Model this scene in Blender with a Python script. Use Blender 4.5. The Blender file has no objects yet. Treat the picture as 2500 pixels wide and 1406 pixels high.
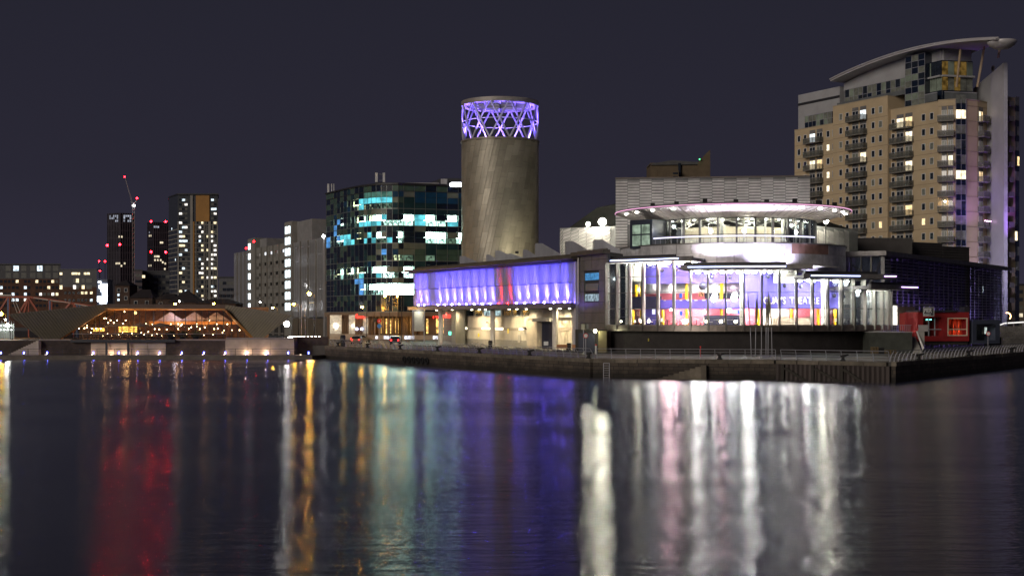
import bpy, math, random
from mathutils import Matrix, Vector
random.seed(7)
sc = bpy.context.scene
COL = sc.collection
PI = math.pi
# ------------------------------------------------------------------ camera, sky, light, exposure
EYE, F, HZ, CX = 7.0, 3300.0, 776.0, 1250.0          # eye height, focal length in photo pixels, horizon row, centre column
cam_d = bpy.data.cameras.new('camera'); cam = bpy.data.objects.new('camera', cam_d); COL.objects.link(cam)
cam.location = (0, 0, EYE); cam.rotation_euler = (PI / 2, 0, 0)
cam_d.sensor_width = 36; cam_d.lens = 36 * F / 2500; cam_d.shift_y = (HZ - 703) / 2500
cam_d.clip_start = 0.5; cam_d.clip_end = 12000
sc.camera = cam
w = bpy.data.worlds.new('World'); sc.world = w; w.use_nodes = True
nt = w.node_tree; bg = nt.nodes['Background']
tc = nt.nodes.new('ShaderNodeTexCoord'); sp = nt.nodes.new('ShaderNodeSeparateXYZ'); rp = nt.nodes.new('ShaderNodeValToRGB')
nt.links.new(tc.outputs['Generated'], sp.inputs[0]); nt.links.new(sp.outputs['Z'], rp.inputs[0]); nt.links.new(rp.outputs[0], bg.inputs['Color'])
el = rp.color_ramp.elements
el[0].position = 0.0; el[0].color = (.033, .029, .048, 1)
el[1].position = 0.30; el[1].color = (.0165, .0165, .0265, 1)
e_ = el.new(0.10); e_.color = (.0225, .0210, .0345, 1)
bg.inputs['Strength'].default_value = 1.0
sun_d = bpy.data.lights.new('city_glow', 'SUN'); sun = bpy.data.objects.new('city_glow', sun_d); COL.objects.link(sun)
sun_d.energy = 1.35; sun_d.angle = math.radians(25); sun_d.color = (1, .89, .76)
sun.rotation_euler = Vector((.60, .74, -.27)).to_track_quat('-Z', 'Y').to_euler()
vs = sc.view_settings; vs.view_transform = 'Standard'; vs.look = 'None'; vs.exposure = 0; vs.gamma = 1
cy = sc.cycles
cy.use_denoising = True; cy.max_bounces = 6; cy.diffuse_bounces = 2; cy.glossy_bounces = 3; cy.transmission_bounces = 4
cy.transparent_max_bounces = 16; cy.sample_clamp_indirect = 6; cy.caustics_reflective = False; cy.caustics_refractive = False

WATER_R = (.152, .188); WATER_BUMP = .082
# ------------------------------------------------------------------ helpers
W = {}; CH = {}
def place(o, m, parent=None):
    W[o] = m
    if parent is not None: CH.setdefault(parent, []).append(o)
    if parent is not None:
        o.parent = parent; o.matrix_basis = W[parent].inverted() @ m
    else: o.matrix_basis = m
def tag(o, label=None, cat=None, group=None, kind=None):
    if label: o['label'] = label
    if cat: o['category'] = cat
    if group: o['group'] = group
    if kind: o['kind'] = kind
    return o
def thing(name, label, cat, loc=(0, 0, 0), group=None, rz=0):
    o = bpy.data.objects.new(name, None); COL.objects.link(o); o.empty_display_size = .5
    place(o, Matrix.Translation(loc) @ Matrix.Rotation(rz, 4, 'Z'))
    return tag(o, label, cat, group)
class Fr:
    """vertical plane frame: local x runs along the facade, local y goes inward, z up"""
    def __init__(s, p, q):
        s.o = Vector((p[0], p[1], 0)); d = Vector((q[0] - p[0], q[1] - p[1], 0)); s.L = d.length; s.d = d / s.L
        s.n = Vector((-s.d.y, s.d.x, 0)); s.a = math.atan2(s.d.y, s.d.x)
        s.M = Matrix.Translation(s.o) @ Matrix.Rotation(s.a, 4, 'Z')
    def u(s, px, v=0):                         # distance along the facade (plane offset v inward) seen in photo column px
        t = (px - CX) / F; o = s.o + s.n * v
        return (t * o.y - o.x) / (s.d.x - t * s.d.y)
    def z(s, px, py, v=0):
        y = (s.o + s.n * v + s.d * s.u(px, v)).y
        return EYE + (HZ - py) / F * y
    def w(s, u, v, z): return s.o + s.d * u + s.n * v + Vector((0, 0, z))
    def off(s, v): a = s.w(0, v, 0); b = s.w(s.L, v, 0); return Fr(a, b)
def P(px, Y): return ((px - CX) / F * Y, Y)
def Zp(py, Y): return EYE + (HZ - py) / F * Y
class G:
    def __init__(s): s.v = []; s.f = []
    def poly(s, pts): n = len(s.v); s.v += [tuple(p) for p in pts]; s.f.append(tuple(range(n, n + len(pts)))); return s
    def box(s, x0, x1, y0, y1, z0, z1):
        n = len(s.v)
        s.v += [(x0, y0, z0), (x1, y0, z0), (x1, y1, z0), (x0, y1, z0), (x0, y0, z1), (x1, y0, z1), (x1, y1, z1), (x0, y1, z1)]
        s.f += [tuple(n + k for k in q) for q in ((0, 3, 2, 1), (4, 5, 6, 7), (0, 1, 5, 4), (1, 2, 6, 5), (2, 3, 7, 6), (3, 0, 4, 7))]
        return s
    def frame(s, x0, x1, z0, z1, t, y0, y1):       # four bars round an opening
        s.box(x0, x1, y0, y1, z0, z0 + t); s.box(x0, x1, y0, y1, z1 - t, z1)
        s.box(x0, x0 + t, y0, y1, z0 + t, z1 - t); s.box(x1 - t, x1, y0, y1, z0 + t, z1 - t); return s
    def prism(s, pts, z0, z1):
        n = len(s.v); k = len(pts)
        z0 = z0 if hasattr(z0, '__len__') else [z0] * k; z1 = z1 if hasattr(z1, '__len__') else [z1] * k
        s.v += [(p[0], p[1], z0[i]) for i, p in enumerate(pts)] + [(p[0], p[1], z1[i]) for i, p in enumerate(pts)]
        s.f.append(tuple(n + i for i in reversed(range(k)))); s.f.append(tuple(n + k + i for i in range(k)))
        s.f += [(n + i, n + (i + 1) % k, n + k + (i + 1) % k, n + k + i) for i in range(k)]; return s
    def slab(s, pts, th, ax=(0, 1, 0)):              # polygon in 3D given thickness along ax
        n = len(s.v); k = len(pts)
        s.v += [tuple(p) for p in pts] + [(p[0] + ax[0] * th, p[1] + ax[1] * th, p[2] + ax[2] * th) for p in pts]
        s.f.append(tuple(n + i for i in range(k))); s.f.append(tuple(n + k + i for i in reversed(range(k))))
        s.f += [(n + i, n + k + i, n + k + (i + 1) % k, n + (i + 1) % k) for i in range(k)]; return s
    def tube(s, p, q, r, n=8, r2=None):
        p = Vector(p); q = Vector(q); d = q - p
        if d.length < 1e-6: return s
        r2 = r if r2 is None else r2
        a = d.orthogonal().normalized(); b = d.normalized().cross(a); k = len(s.v)
        for c, rr in ((p, r), (q, r2)):
            for i in range(n):
                t = 2 * PI * i / n; s.v.append(tuple(c + (a * math.cos(t) + b * math.sin(t)) * rr))
        s.f += [(k + i, k + (i + 1) % n, k + n + (i + 1) % n, k + n + i) for i in range(n)]
        s.f.append(tuple(k + i for i in reversed(range(n)))); s.f.append(tuple(k + n + i for i in range(n))); return s
    def path(s, pts, r, n=6):
        for a, b in zip(pts, pts[1:]): s.tube(a, b, r, n)
        return s
    def lathe(s, prof, cx=0, cyy=0, n=48, a0=0, a1=2 * PI):   # angle 0 faces the camera (-Y), positive to the right
        full = abs(a1 - a0 - 2 * PI) < 1e-6; m = n if full else n + 1; k = len(s.v); L = len(prof)
        for i in range(m):
            t = a0 + (a1 - a0) * i / n
            for r, z in prof: s.v.append((cx + r * math.sin(t), cyy - r * math.cos(t), z))
        for i in range(n):
            j = (i + 1) % m
            for q in range(L - 1): s.f.append((k + i * L + q, k + j * L + q, k + j * L + q + 1, k + i * L + q + 1))
        return s
    def ball(s, c, r, n=10):
        n = max(n, 12); prof = [(r * math.sin(PI * i / 8) + 1e-4, c[2] - r * math.cos(PI * i / 8)) for i in range(9)]
        return s.lathe(prof, c[0], c[1], n)
    def mesh(s, m, name='part', smooth=False):
        me = bpy.data.meshes.new(name); me.from_pydata(s.v, [], s.f)
        if m: me.materials.append(m)
        if smooth: me.polygons.foreach_set('use_smooth', [True] * len(me.polygons))
        me.update(); return me
    def ob(s, name, m, parent=None, fr=None, at=(0, 0, 0), smooth=False, M=None, flip=False):
        if fr is None and M is None:
            xs = [v[0] for v in s.v]; ys = [v[1] for v in s.v]; z0 = min(v[2] for v in s.v)
            b = Vector(((min(xs) + max(xs)) / 2, (min(ys) + max(ys)) / 2, z0)); M = Matrix.Translation(b)
            s.v = [(v[0] - b.x, v[1] - b.y, v[2] - b.z) for v in s.v]
        elif M is None: M = fr.M @ Matrix.Translation(at)
        me = s.mesh(m, name, smooth); o = bpy.data.objects.new(name, me); COL.objects.link(o)
        place(o, M, parent); return o
def inst(name, me, parent, fr=None, at=(0, 0, 0), M=None):
    o = bpy.data.objects.new(name, me); COL.objects.link(o)
    place(o, M if M is not None else (fr.M if fr else Matrix.Identity(4)) @ Matrix.Translation(at), parent); return o
def clone(root, M, label=None, group=None):
    def rec(o, par, m):
        c = o.copy(); COL.objects.link(c); W[c] = m
        if par: CH.setdefault(par, []).append(c)
        if par: c.parent = par; c.matrix_basis = o.matrix_basis.copy()
        else: c.parent = None; c.matrix_basis = m
        for ch in KIDS(o): rec(ch, c, m @ ch.matrix_basis)
        return c
    c = rec(root, None, M)
    if label: c['label'] = label
    if group: c['group'] = group
    return c
def KIDS(o): return list(CH.get(o, ()))
def text_mesh(s, size, ext, m, bold=0, align='LEFT', space=1.0, xs=1.0):
    c = bpy.data.curves.new('t', 'FONT'); c.body = s; c.size = size; c.extrude = ext; c.offset = bold; c.align_x = align
    c.space_character = space; c.resolution_u = 3
    o = bpy.data.objects.new('t', c); COL.objects.link(o)
    bpy.context.view_layer.update()
    me = bpy.data.meshes.new_from_object(o.evaluated_get(bpy.context.evaluated_depsgraph_get()))
    bpy.data.objects.remove(o)
    for v in me.vertices: v.co = (v.co.x * xs, -v.co.z, v.co.y)   # stand the letters up, facing -y
    me.materials.clear(); me.materials.append(m); return me
# ------------------------------------------------------------------ materials
MC = {}
def mat(name, col, rough=.6, metal=0.0, var=.18, scale=.6, bump=0.0, bscale=None, rnd=0.0, spec=.4, streak=False):
    if name in MC: return MC[name]
    m = bpy.data.materials.new(name); m.use_nodes = True; n = m.node_tree.nodes; l = m.node_tree.links; b = n['Principled BSDF']
    b.inputs['Roughness'].default_value = rough; b.inputs['Metallic'].default_value = metal
    b.inputs['Specular IOR Level'].default_value = spec
    geo = n.new('ShaderNodeNewGeometry'); mp = n.new('ShaderNodeMapping'); l.new(geo.outputs['Position'], mp.inputs['Vector'])
    if streak: mp.inputs['Scale'].default_value = (1, 1, .12)
    nz = n.new('ShaderNodeTexNoise'); nz.inputs['Scale'].default_value = scale; nz.inputs['Detail'].default_value = 5
    nz.inputs['Roughness'].default_value = .65; l.new(mp.outputs[0], nz.inputs['Vector'])
    mr = n.new('ShaderNodeMapRange'); mr.inputs['From Min'].default_value = .3; mr.inputs['From Max'].default_value = .7
    mr.inputs['To Min'].default_value = 1 - var; mr.inputs['To Max'].default_value = 1 + var; l.new(nz.outputs['Fac'], mr.inputs['Value'])
    val = mr.outputs[0]
    if rnd:
        oi = n.new('ShaderNodeObjectInfo'); m2 = n.new('ShaderNodeMapRange'); m2.inputs['To Min'].default_value = 1 - rnd; m2.inputs['To Max'].default_value = 1 + rnd
        l.new(oi.outputs['Random'], m2.inputs['Value']); mu = n.new('ShaderNodeMath'); mu.operation = 'MULTIPLY'
        l.new(val, mu.inputs[0]); l.new(m2.outputs[0], mu.inputs[1]); val = mu.outputs[0]
    vm = n.new('ShaderNodeVectorMath'); vm.operation = 'SCALE'; vm.inputs[0].default_value = col[:3]; l.new(val, vm.inputs['Scale'])
    l.new(vm.outputs[0], b.inputs['Base Color'])
    if bump:
        nb = n.new('ShaderNodeTexNoise'); nb.inputs['Scale'].default_value = bscale or scale * 6; nb.inputs['Detail'].default_value = 4
        l.new(geo.outputs['Position'], nb.inputs['Vector']); bp = n.new('ShaderNodeBump'); bp.inputs['Strength'].default_value = bump; bp.inputs['Distance'].default_value = .08
        l.new(nb.outputs['Fac'], bp.inputs['Height']); l.new(bp.outputs[0], b.inputs['Normal'])
    MC[name] = m; return m
def brickmat(name, c1, c2, mortar, scale, bw=.5, rh=.25, ms=.02, rough=.85, bump=.5, ang=0.0, tide=False):
    m = bpy.data.materials.new(name); m.use_nodes = True; n = m.node_tree.nodes; l = m.node_tree.links; b = n['Principled BSDF']
    b.inputs['Roughness'].default_value = rough
    geo = n.new('ShaderNodeNewGeometry'); mp = n.new('ShaderNodeMapping'); mp.inputs['Rotation'].default_value = (PI / 2, 0, 0)
    rr = n.new('ShaderNodeVectorRotate'); rr.rotation_type = 'Z_AXIS'; rr.inputs['Angle'].default_value = -ang
    l.new(geo.outputs['Position'], rr.inputs['Vector']); l.new(rr.outputs[0], mp.inputs['Vector'])
    br = n.new('ShaderNodeTexBrick'); br.inputs['Color1'].default_value = (*c1, 1); br.inputs['Color2'].default_value = (*c2, 1)
    br.inputs['Mortar'].default_value = (*mortar, 1); br.inputs['Scale'].default_value = scale; br.inputs['Brick Width'].default_value = bw
    br.inputs['Row Height'].default_value = rh; br.inputs['Mortar Size'].default_value = ms
    cb = n.new('ShaderNodeCombineXYZ'); se = n.new('ShaderNodeSeparateXYZ'); l.new(rr.outputs[0], se.inputs[0])
    l.new(se.outputs['X'], cb.inputs['X']); l.new(se.outputs['Z'], cb.inputs['Y']); l.new(cb.outputs[0], br.inputs['Vector'])
    nz = n.new('ShaderNodeTexNoise'); nz.inputs['Scale'].default_value = .35; nz.inputs['Detail'].default_value = 7; nz.inputs['Roughness'].default_value = .7
    l.new(geo.outputs['Position'], nz.inputs['Vector'])
    mr = n.new('ShaderNodeMapRange'); mr.inputs['From Min'].default_value = .3; mr.inputs['From Max'].default_value = .7; mr.inputs['To Min'].default_value = .45; mr.inputs['To Max'].default_value = 1.5
    l.new(nz.outputs['Fac'], mr.inputs['Value'])
    val = mr.outputs[0]
    if tide:     # wet weed-stained band that the tide leaves above the water
        n2 = n.new('ShaderNodeTexNoise'); n2.inputs['Scale'].default_value = .9; n2.inputs['Detail'].default_value = 5; l.new(geo.outputs['Position'], n2.inputs['Vector'])
        ad = n.new('ShaderNodeMath'); ad.operation = 'MULTIPLY_ADD'; ad.inputs[1].default_value = 1.1; l.new(n2.outputs['Fac'], ad.inputs[0]); l.new(se.outputs['Z'], ad.inputs[2])
        m3 = n.new('ShaderNodeMapRange'); m3.inputs['From Min'].default_value = .9; m3.inputs['From Max'].default_value = 1.7; m3.inputs['To Min'].default_value = .28; l.new(ad.outputs[0], m3.inputs['Value'])
        mm = n.new('ShaderNodeMath'); mm.operation = 'MULTIPLY'; l.new(val, mm.inputs[0]); l.new(m3.outputs[0], mm.inputs[1]); val = mm.outputs[0]
    vm = n.new('ShaderNodeVectorMath'); vm.operation = 'SCALE'; l.new(br.outputs['Color'], vm.inputs[0]); l.new(val, vm.inputs['Scale'])
    l.new(vm.outputs[0], b.inputs['Base Color'])
    bp = n.new('ShaderNodeBump'); bp.inputs['Strength'].default_value = bump; bp.inputs['Distance'].default_value = .05
    l.new(br.outputs['Fac'], bp.inputs['Height']); bp.invert = True; l.new(bp.outputs[0], b.inputs['Normal'])
    MC[name] = m; return m
def emi(name, col, s, var=0.0, scale=1.0):
    if name in MC: return MC[name]
    m = bpy.data.materials.new(name); m.use_nodes = True; n = m.node_tree.nodes; l = m.node_tree.links
    n.remove(n['Principled BSDF']); e = n.new('ShaderNodeEmission'); e.inputs['Color'].default_value = (*col, 1); e.inputs['Strength'].default_value = s
    if var:
        geo = n.new('ShaderNodeNewGeometry'); nz = n.new('ShaderNodeTexNoise'); nz.inputs['Scale'].default_value = scale; nz.inputs['Detail'].default_value = 3
        l.new(geo.outputs['Position'], nz.inputs['Vector']); mr = n.new('ShaderNodeMapRange'); mr.inputs['From Min'].default_value = .35; mr.inputs['From Max'].default_value = .65
        mr.inputs['To Min'].default_value = s * (1 - var); mr.inputs['To Max'].default_value = s * (1 + var); l.new(nz.outputs['Fac'], mr.inputs['Value']); l.new(mr.outputs[0], e.inputs['Strength'])
    l.new(e.outputs[0], n['Material Output'].inputs['Surface']); MC[name] = m; return m
def glass(name, tint=(.9, .95, .95), refl=.10, rough=.03):
    if name in MC: return MC[name]
    m = bpy.data.materials.new(name); m.use_nodes = True; n = m.node_tree.nodes; l = m.node_tree.links; n.remove(n['Principled BSDF'])
    t = n.new('ShaderNodeBsdfTransparent'); t.inputs['Color'].default_value = (*tint, 1); g = n.new('ShaderNodeBsdfGlossy'); g.inputs['Roughness'].default_value = rough
    g.inputs['Color'].default_value = (.8, .85, .9, 1)
    lw = n.new('ShaderNodeLayerWeight'); lw.inputs['Blend'].default_value = .35
    mr = n.new('ShaderNodeMapRange'); mr.inputs['To Min'].default_value = refl; mr.inputs['To Max'].default_value = .75; l.new(lw.outputs['Fresnel'], mr.inputs['Value'])
    mx = n.new('ShaderNodeMixShader'); l.new(mr.outputs[0], mx.inputs[0]); l.new(t.outputs[0], mx.inputs[1]); l.new(g.outputs[0], mx.inputs[2])
    l.new(mx.outputs[0], n['Material Output'].inputs['Surface']); MC[name] = m; return m
def lamp(kind, loc, col, e, to=None, cone=60, blend=.5, r=.15, parent=None, name='lamp_light', size=None):
    d = bpy.data.lights.new(name, kind); d.color = col; d.energy = e
    if kind != 'AREA': d.shadow_soft_size = r
    if kind == 'SPOT': d.spot_size = math.radians(cone); d.spot_blend = blend
    if kind == 'AREA': d.shape = 'RECTANGLE'; d.size, d.size_y = size
    o = bpy.data.objects.new(name, d); COL.objects.link(o)
    m = Matrix.Translation(loc)
    if to is not None: m = m @ (Vector(to) - Vector(loc)).to_track_quat('-Z', 'Y').to_matrix().to_4x4()
    place(o, m, parent); return o
def mesh_mat(name, col, alpha):
    if name in MC: return MC[name]
    m = bpy.data.materials.new(name); m.use_nodes = True; n = m.node_tree.nodes; l = m.node_tree.links; b = n['Principled BSDF']; b.inputs['Base Color'].default_value = (*col, 1); b.inputs['Roughness'].default_value = .6
    t = n.new('ShaderNodeBsdfTransparent'); mx = n.new('ShaderNodeMixShader'); mx.inputs[0].default_value = alpha
    l.new(t.outputs[0], mx.inputs[1]); l.new(b.outputs[0], mx.inputs[2]); l.new(mx.outputs[0], n['Material Output'].inputs['Surface']); MC[name] = m; return m
DECK = 2.24
# ================================================================== SETTING: water, land, quays
m = bpy.data.materials.new('dock_water'); m.use_nodes = True; n = m.node_tree.nodes; l = m.node_tree.links; n.remove(n['Principled BSDF'])
geo = n.new('ShaderNodeNewGeometry')
mp = n.new('ShaderNodeMapping'); mp.inputs['Scale'].default_value = (.24, 1.0, 1); l.new(geo.outputs['Position'], mp.inputs['Vector'])
n1 = n.new('ShaderNodeTexNoise'); n1.inputs['Scale'].default_value = 1.5; n1.inputs['Detail'].default_value = 4; n1.inputs['Roughness'].default_value = .62; l.new(mp.outputs[0], n1.inputs['Vector'])
mp2 = n.new('ShaderNodeMapping'); mp2.inputs['Scale'].default_value = (.012, .040, 1); mp2.inputs['Rotation'].default_value = (0, 0, .10); l.new(geo.outputs['Position'], mp2.inputs['Vector'])
n2 = n.new('ShaderNodeTexNoise'); n2.inputs['Scale'].default_value = 1.0; n2.inputs['Detail'].default_value = 3; n2.inputs['Distortion'].default_value = .8; l.new(mp2.outputs[0], n2.inputs['Vector'])
r1 = n.new('ShaderNodeMapRange'); r1.inputs['From Min'].default_value = .35; r1.inputs['From Max'].default_value = .65; r1.inputs['To Min'].default_value = WATER_R[0]; r1.inputs['To Max'].default_value = WATER_R[1]
l.new(n2.outputs['Fac'], r1.inputs['Value'])
bp = n.new('ShaderNodeBump'); bp.inputs['Strength'].default_value = 1.0; bp.inputs['Distance'].default_value = WATER_BUMP; l.new(n1.outputs['Fac'], bp.inputs['Height'])
mp3 = n.new('ShaderNodeMapping'); mp3.inputs['Scale'].default_value = (.10, .42, 1); mp3.inputs['Rotation'].default_value = (0, 0, -.12); l.new(geo.outputs['Position'], mp3.inputs['Vector'])
n3 = n.new('ShaderNodeTexNoise'); n3.inputs['Scale'].default_value = 1.0; n3.inputs['Detail'].default_value = 3; l.new(mp3.outputs[0], n3.inputs['Vector'])
bp3 = n.new('ShaderNodeBump'); bp3.inputs['Distance'].default_value = .07; l.new(n3.outputs['Fac'], bp3.inputs['Height']); l.new(bp3.outputs[0], bp.inputs['Normal'])
gl_ = n.new('ShaderNodeBsdfAnisotropic'); gl_.inputs['Color'].default_value = (.97, .97, 1, 1); gl_.inputs['Anisotropy'].default_value = .80
tv = n.new('ShaderNodeCombineXYZ'); tv.inputs[0].default_value = 1; l.new(tv.outputs[0], gl_.inputs['Tangent']); l.new(r1.outputs[0], gl_.inputs['Roughness']); l.new(bp.outputs[0], gl_.inputs['Normal'])
df = n.new('ShaderNodeBsdfDiffuse'); df.inputs['Color'].default_value = (.010, .009, .009, 1)
fr0 = n.new('ShaderNodeFresnel'); fr0.inputs['IOR'].default_value = 1.33; pw = n.new('ShaderNodeMath'); pw.operation = 'POWER'; pw.inputs[1].default_value = .45; l.new(fr0.outputs[0], pw.inputs[0])
mx = n.new('ShaderNodeMixShader'); l.new(pw.outputs[0], mx.inputs[0]); l.new(df.outputs[0], mx.inputs[1]); l.new(gl_.outputs[0], mx.inputs[2]); l.new(mx.outputs[0], n['Material Output'].inputs['Surface'])
tag(G().box(-700, 700, -250, 420, -3, 0).ob('water', m), kind='structure')

stone = brickmat('quay_stone', (.080, .062, .048), (.050, .040, .034), (.022, .019, .017), .55, bw=.62, rh=.25, ms=.018, tide=True)
coping_m = mat('coping_stone', (.135, .115, .092), .85, var=.35, scale=.8, bump=.5, rnd=.25)
deck_m = mat('promenade_paving', (.16, .14, .115), .8, var=.25, scale=.4, bump=.3)
asphalt = mat('asphalt', (.055, .052, .050), .75, var=.25, scale=.5, bump=.3)
rail_m = mat('grey_painted_steel', (.30, .30, .34), .45, .2)
iron = mat('black_iron', (.018, .018, .02), .55, .3, bump=.3)
Q = [(-31.5, 231), (9.6, 158.6), (30.3, 154), (41, 146.2), (72.3, 191), (175, 339)]
land = Q + [(900, 1400), (2500, 5600), (-3500, 5600), (-3500, 262), (-400, 262), (-36, 236)]
tag(G().prism(land, -2, DECK).ob('ground', asphalt), kind='structure')
frs = [Fr(a, b) for a, b in zip(Q, Q[1:])]
# promenade paving strip along the edge
inner = [(-22, 236), (17.5, 170.5), (31.5, 167), (38.5, 160), (64, 196), (166, 345)]
tag(G().prism(Q + inner[::-1], DECK - .05, DECK + .006).ob('pavement', deck_m), kind='structure')
# quay walls with coping stones
for k, f in enumerate(frs):
    L = f.L
    wm = stone if k != 2 else mat('rusty_sheet_pile', (.062, .050, .048), .8, .1, var=.45, scale=.5, bump=.4, streak=True)
    wl = tag(G().box(0, L, -.5, -.02, -2, DECK - .46).ob('quay_wall', wm, fr=f), kind='structure')
    step = 2.6 if k < 3 else 3.2; nst = int(L / step); meshes = []
    for j in range(4):
        o_ = random.uniform(-.03, .03)
        meshes.append(G().box(.02, step - .02 - .02 * j, -.56 + o_, -.004, -.455, -.0 - .012 * j).mesh(coping_m))
    for j in range(nst):
        inst('coping_stone', meshes[random.randrange(4)], wl, f, (j * step, 0, DECK + .004))
    if k == 2:
        pm = G().slab([(0, -.50, -1), (.16, -.74, -1), (.40, -.74, -1), (.56, -.50, -1)], DECK - .50 + 1, (0, 0, 1)).mesh(wm)
        for j in range(int(L / .56)): inst('sheet_pile', pm, wl, f, (j * .56, 0, 0))
        for j, (ua, ub) in enumerate([(1.0, 4.2), (4.6, 8.2), (8.0, 10.8)]):
            G().slab([(ua, -.95, 1.3), (ua + .35, -.95, 1.45), (ub, -.95, -.1), (ub - .4, -.95, -.2)], .3).ob('timber_fender', mat('wet_timber', (.028, .024, .02), .8, bump=.5), wl, f)
            G().box(ua - .15, ua + .18, -1.0, -.76, -.4, 1.75).ob('timber_fender', MC['wet_timber'], wl, f)
fB = frs[1]
# stone steps let into the quay wall, dark ladder recess and white stains
st = tag(thing('quay_steps', 'worn stone steps running down the dark quay wall to the water', 'steps', fB.w(8.2, -.6, 0)), kind=None)
for j in range(9):
    u0 = 7.6 + j * .62
    G().box(u0, u0 + .62, -1.25, -.57, -.6, .05 + j * .19).ob('step', coping_m, st, fB)
lad = thing('quay_ladder', 'pale framed ladder recess in the dark quay wall below the railing', 'ladder', fB.w(.8, -.6, 0))
G().frame(1.2, 1.95, -.3, 1.75, .07, -.62, -.54).ob('frame', rail_m, lad, fB)
for j in range(6): G().box(1.3, 1.85, -.60, -.56, .05 + j * .27, .09 + j * .27).ob('rung', rail_m, lad, fB)
# ---- railings
def post_mesh(lean):
    g = G(); pts = [(0, 0), (-.03 * lean, .35), (-.16 * lean, .75), (-.42 * lean, 1.13)]
    pr = [(y - .07, z) for y, z in pts] + [(y + .07 - .03 * i, z) for i, (y, z) in reversed(list(enumerate(pts)))]
    return g.slab([(0, y, z) for y, z in pr], .06, (1, 0, 0)).mesh(rail_m)
def railing(f, u0, u1, step, lean, label, v=.25, z0=DECK):
    t = thing('quay_railing', label, 'railing', f.w((u0 + u1) / 2, v, z0), 'railings along the promenade edge')
    pm = post_mesh(lean); k = max(1, round((u1 - u0) / step))
    for j in range(k + 1): inst('post', pm, t, f, (u0 + (u1 - u0) * j / k, v, z0))
    for i, (y, z, r) in enumerate([(-.43 * lean, 1.15, .035), (-.22 * lean, .82, .02), (-.07 * lean, .5, .02), (-.01, .2, .02)]):
        G().tube((u0, v + y, z0 + z), (u1, v + y, z0 + z), r, 6).ob('top_rail' if i == 0 else 'rail', rail_m, t, f)
    return t
railing(frs[0], 1, frs[0].L * .5, 1.65, 1, 'grey curved-post railing along the quay from the dark wall to below the purple screen')
railing(frs[0], frs[0].L * .5 + .1, frs[0].L - .5, 1.65, 1, 'grey curved-post railing in front of the lit cream undercroft and its doors')
railing(frs[1], .3, frs[1].L - .3, 1.7, .45, 'grey railing with widely spaced posts in front of the dark podium wall')
railing(frs[2], .3, frs[2].L - .3, 1.7, .6, 'grey railing above the rusty sheet piling at the quay corner')
railing(frs[3], .3, 26, 1.35, 1, 'grey curved-post railing on the right-hand quay below the red cabin')
railing(frs[3], 26.1, frs[3].L, 1.35, 1, 'grey curved-post railing at the far right end of the quay')
railing(frs[4], 0, 60, 1.5, 1, 'grey curved-post railing receding past the right frame edge')
# ---- mooring bollards (dark hooked castings)
def bollard(x, y, lab):
    t = thing('mooring_bollard', lab, 'bollard', (x, y, 0), 'black iron mooring bollards on the quay edge')
    G().lathe([(.001, 0), (.34, 0), (.30, .10), (.19, .2), (.17, .55), (.2, .62), (.001, .64)], x, y, 12).ob('post', iron, t)
    G().slab([(x - .3, y - .12, .62), (x + .55, y - .12, .78), (x + .62, y - .12, .62), (x + .2, y - .12, .48), (x - .25, y - .12, .42)], .26).ob('hook', iron, t)
    return t
def on_quay(px, v=-.2):
    best = None
    for f in frs:
        u = f.u(px, v)
        if 0 <= u <= f.L: return f.w(u, v, 0)
    return None
where = {825: 'beside the litter bin at the far left end', 897: 'second from the far left, in front of the road', 977: 'in front of the orange-lit road', 1068: 'below the left column of the screened wing',
         1170: 'in front of the cream undercroft wall left of the middle column', 1293: 'in front of the lit undercroft right of the middle column', 1437: 'at the bend of the quay near the round speed sign', 1757: 'in front of the dark podium wall',
         2058: 'standing tall at the quay corner above the sheet piling', 2243: 'on the right quay below the cabin stairs', 2365: 'on the right quay below the dark blue cabin', 2470: 'at the far right end of the quay'}
for px, lab in where.items():
    p = on_quay(px)
    t = bollard(0, 0, 'black hooked mooring bollard ' + lab)
    t.location = (p.x, p.y, DECK + .01)
# tyre fenders in a row on the wall below the wing
tyre_m = mat('black_rubber', (.012, .012, .013), .7)
for j in range(6):
    f = frs[0]; u = f.u(988 + j * 11, -.6)
    g = G(); c = f.w(u, -.72, .75)
    prof = [(.42 + .13 * math.cos(2 * PI * i / 8), .13 * math.sin(2 * PI * i / 8)) for i in range(9)]
    g.lathe(prof, 0, 0, 16)
    o = g.ob('tyre_fender', tyre_m, M=Matrix.Translation(c) @ Matrix.Rotation(f.a, 4, 'Z') @ Matrix.Rotation(PI / 2, 4, 'X'))
    tag(o, 'old black tyre hung on the dark quay wall, ' + ['leftmost', 'second', 'third', 'fourth', 'fifth', 'rightmost'][j] + ' of the row of six', 'tyre', 'tyre fenders on the quay wall')
# ================================================================== LEFT BANK: walkway, retaining wall, restaurant pavilion
WK = .70; TZ = 3.15
fw = Fr((-320, 226.5), (-31.5, 226.5))      # water edge of the lower walkway
tag(G().prism([(-320, 226.5), (-33.5, 226.5), (-31.5, 231.5), (-320, 231.5)], -2, WK).ob('walkway', mat('walkway_concrete', (.13, .11, .10), .85, var=.3, scale=.7, bump=.3)), kind='structure')
tag(G().prism([(-320, 231.3), (-37.5, 231.3), (-37.5, 262), (-320, 300)], -1, TZ).ob('terrace', mat('terrace_paving', (.12, .10, .09), .8, var=.3)), kind='structure')
brickD = brickmat('dark_brick', (.075, .050, .042), (.055, .038, .033), (.03, .025, .022), 1.6)
panelL = mat('pale_concrete_panel', (.42, .34, .28), .8, var=.18, scale=.5, bump=.2)
rw = thing('retaining_wall', 'long low retaining wall of brick and pale panels lit from below behind the water walkway', 'wall', (-80, 231, WK))
f = Fr((-320, 231.2), (-37.5, 231.2))
def zz(py): return Zp(py, 231.2)
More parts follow.
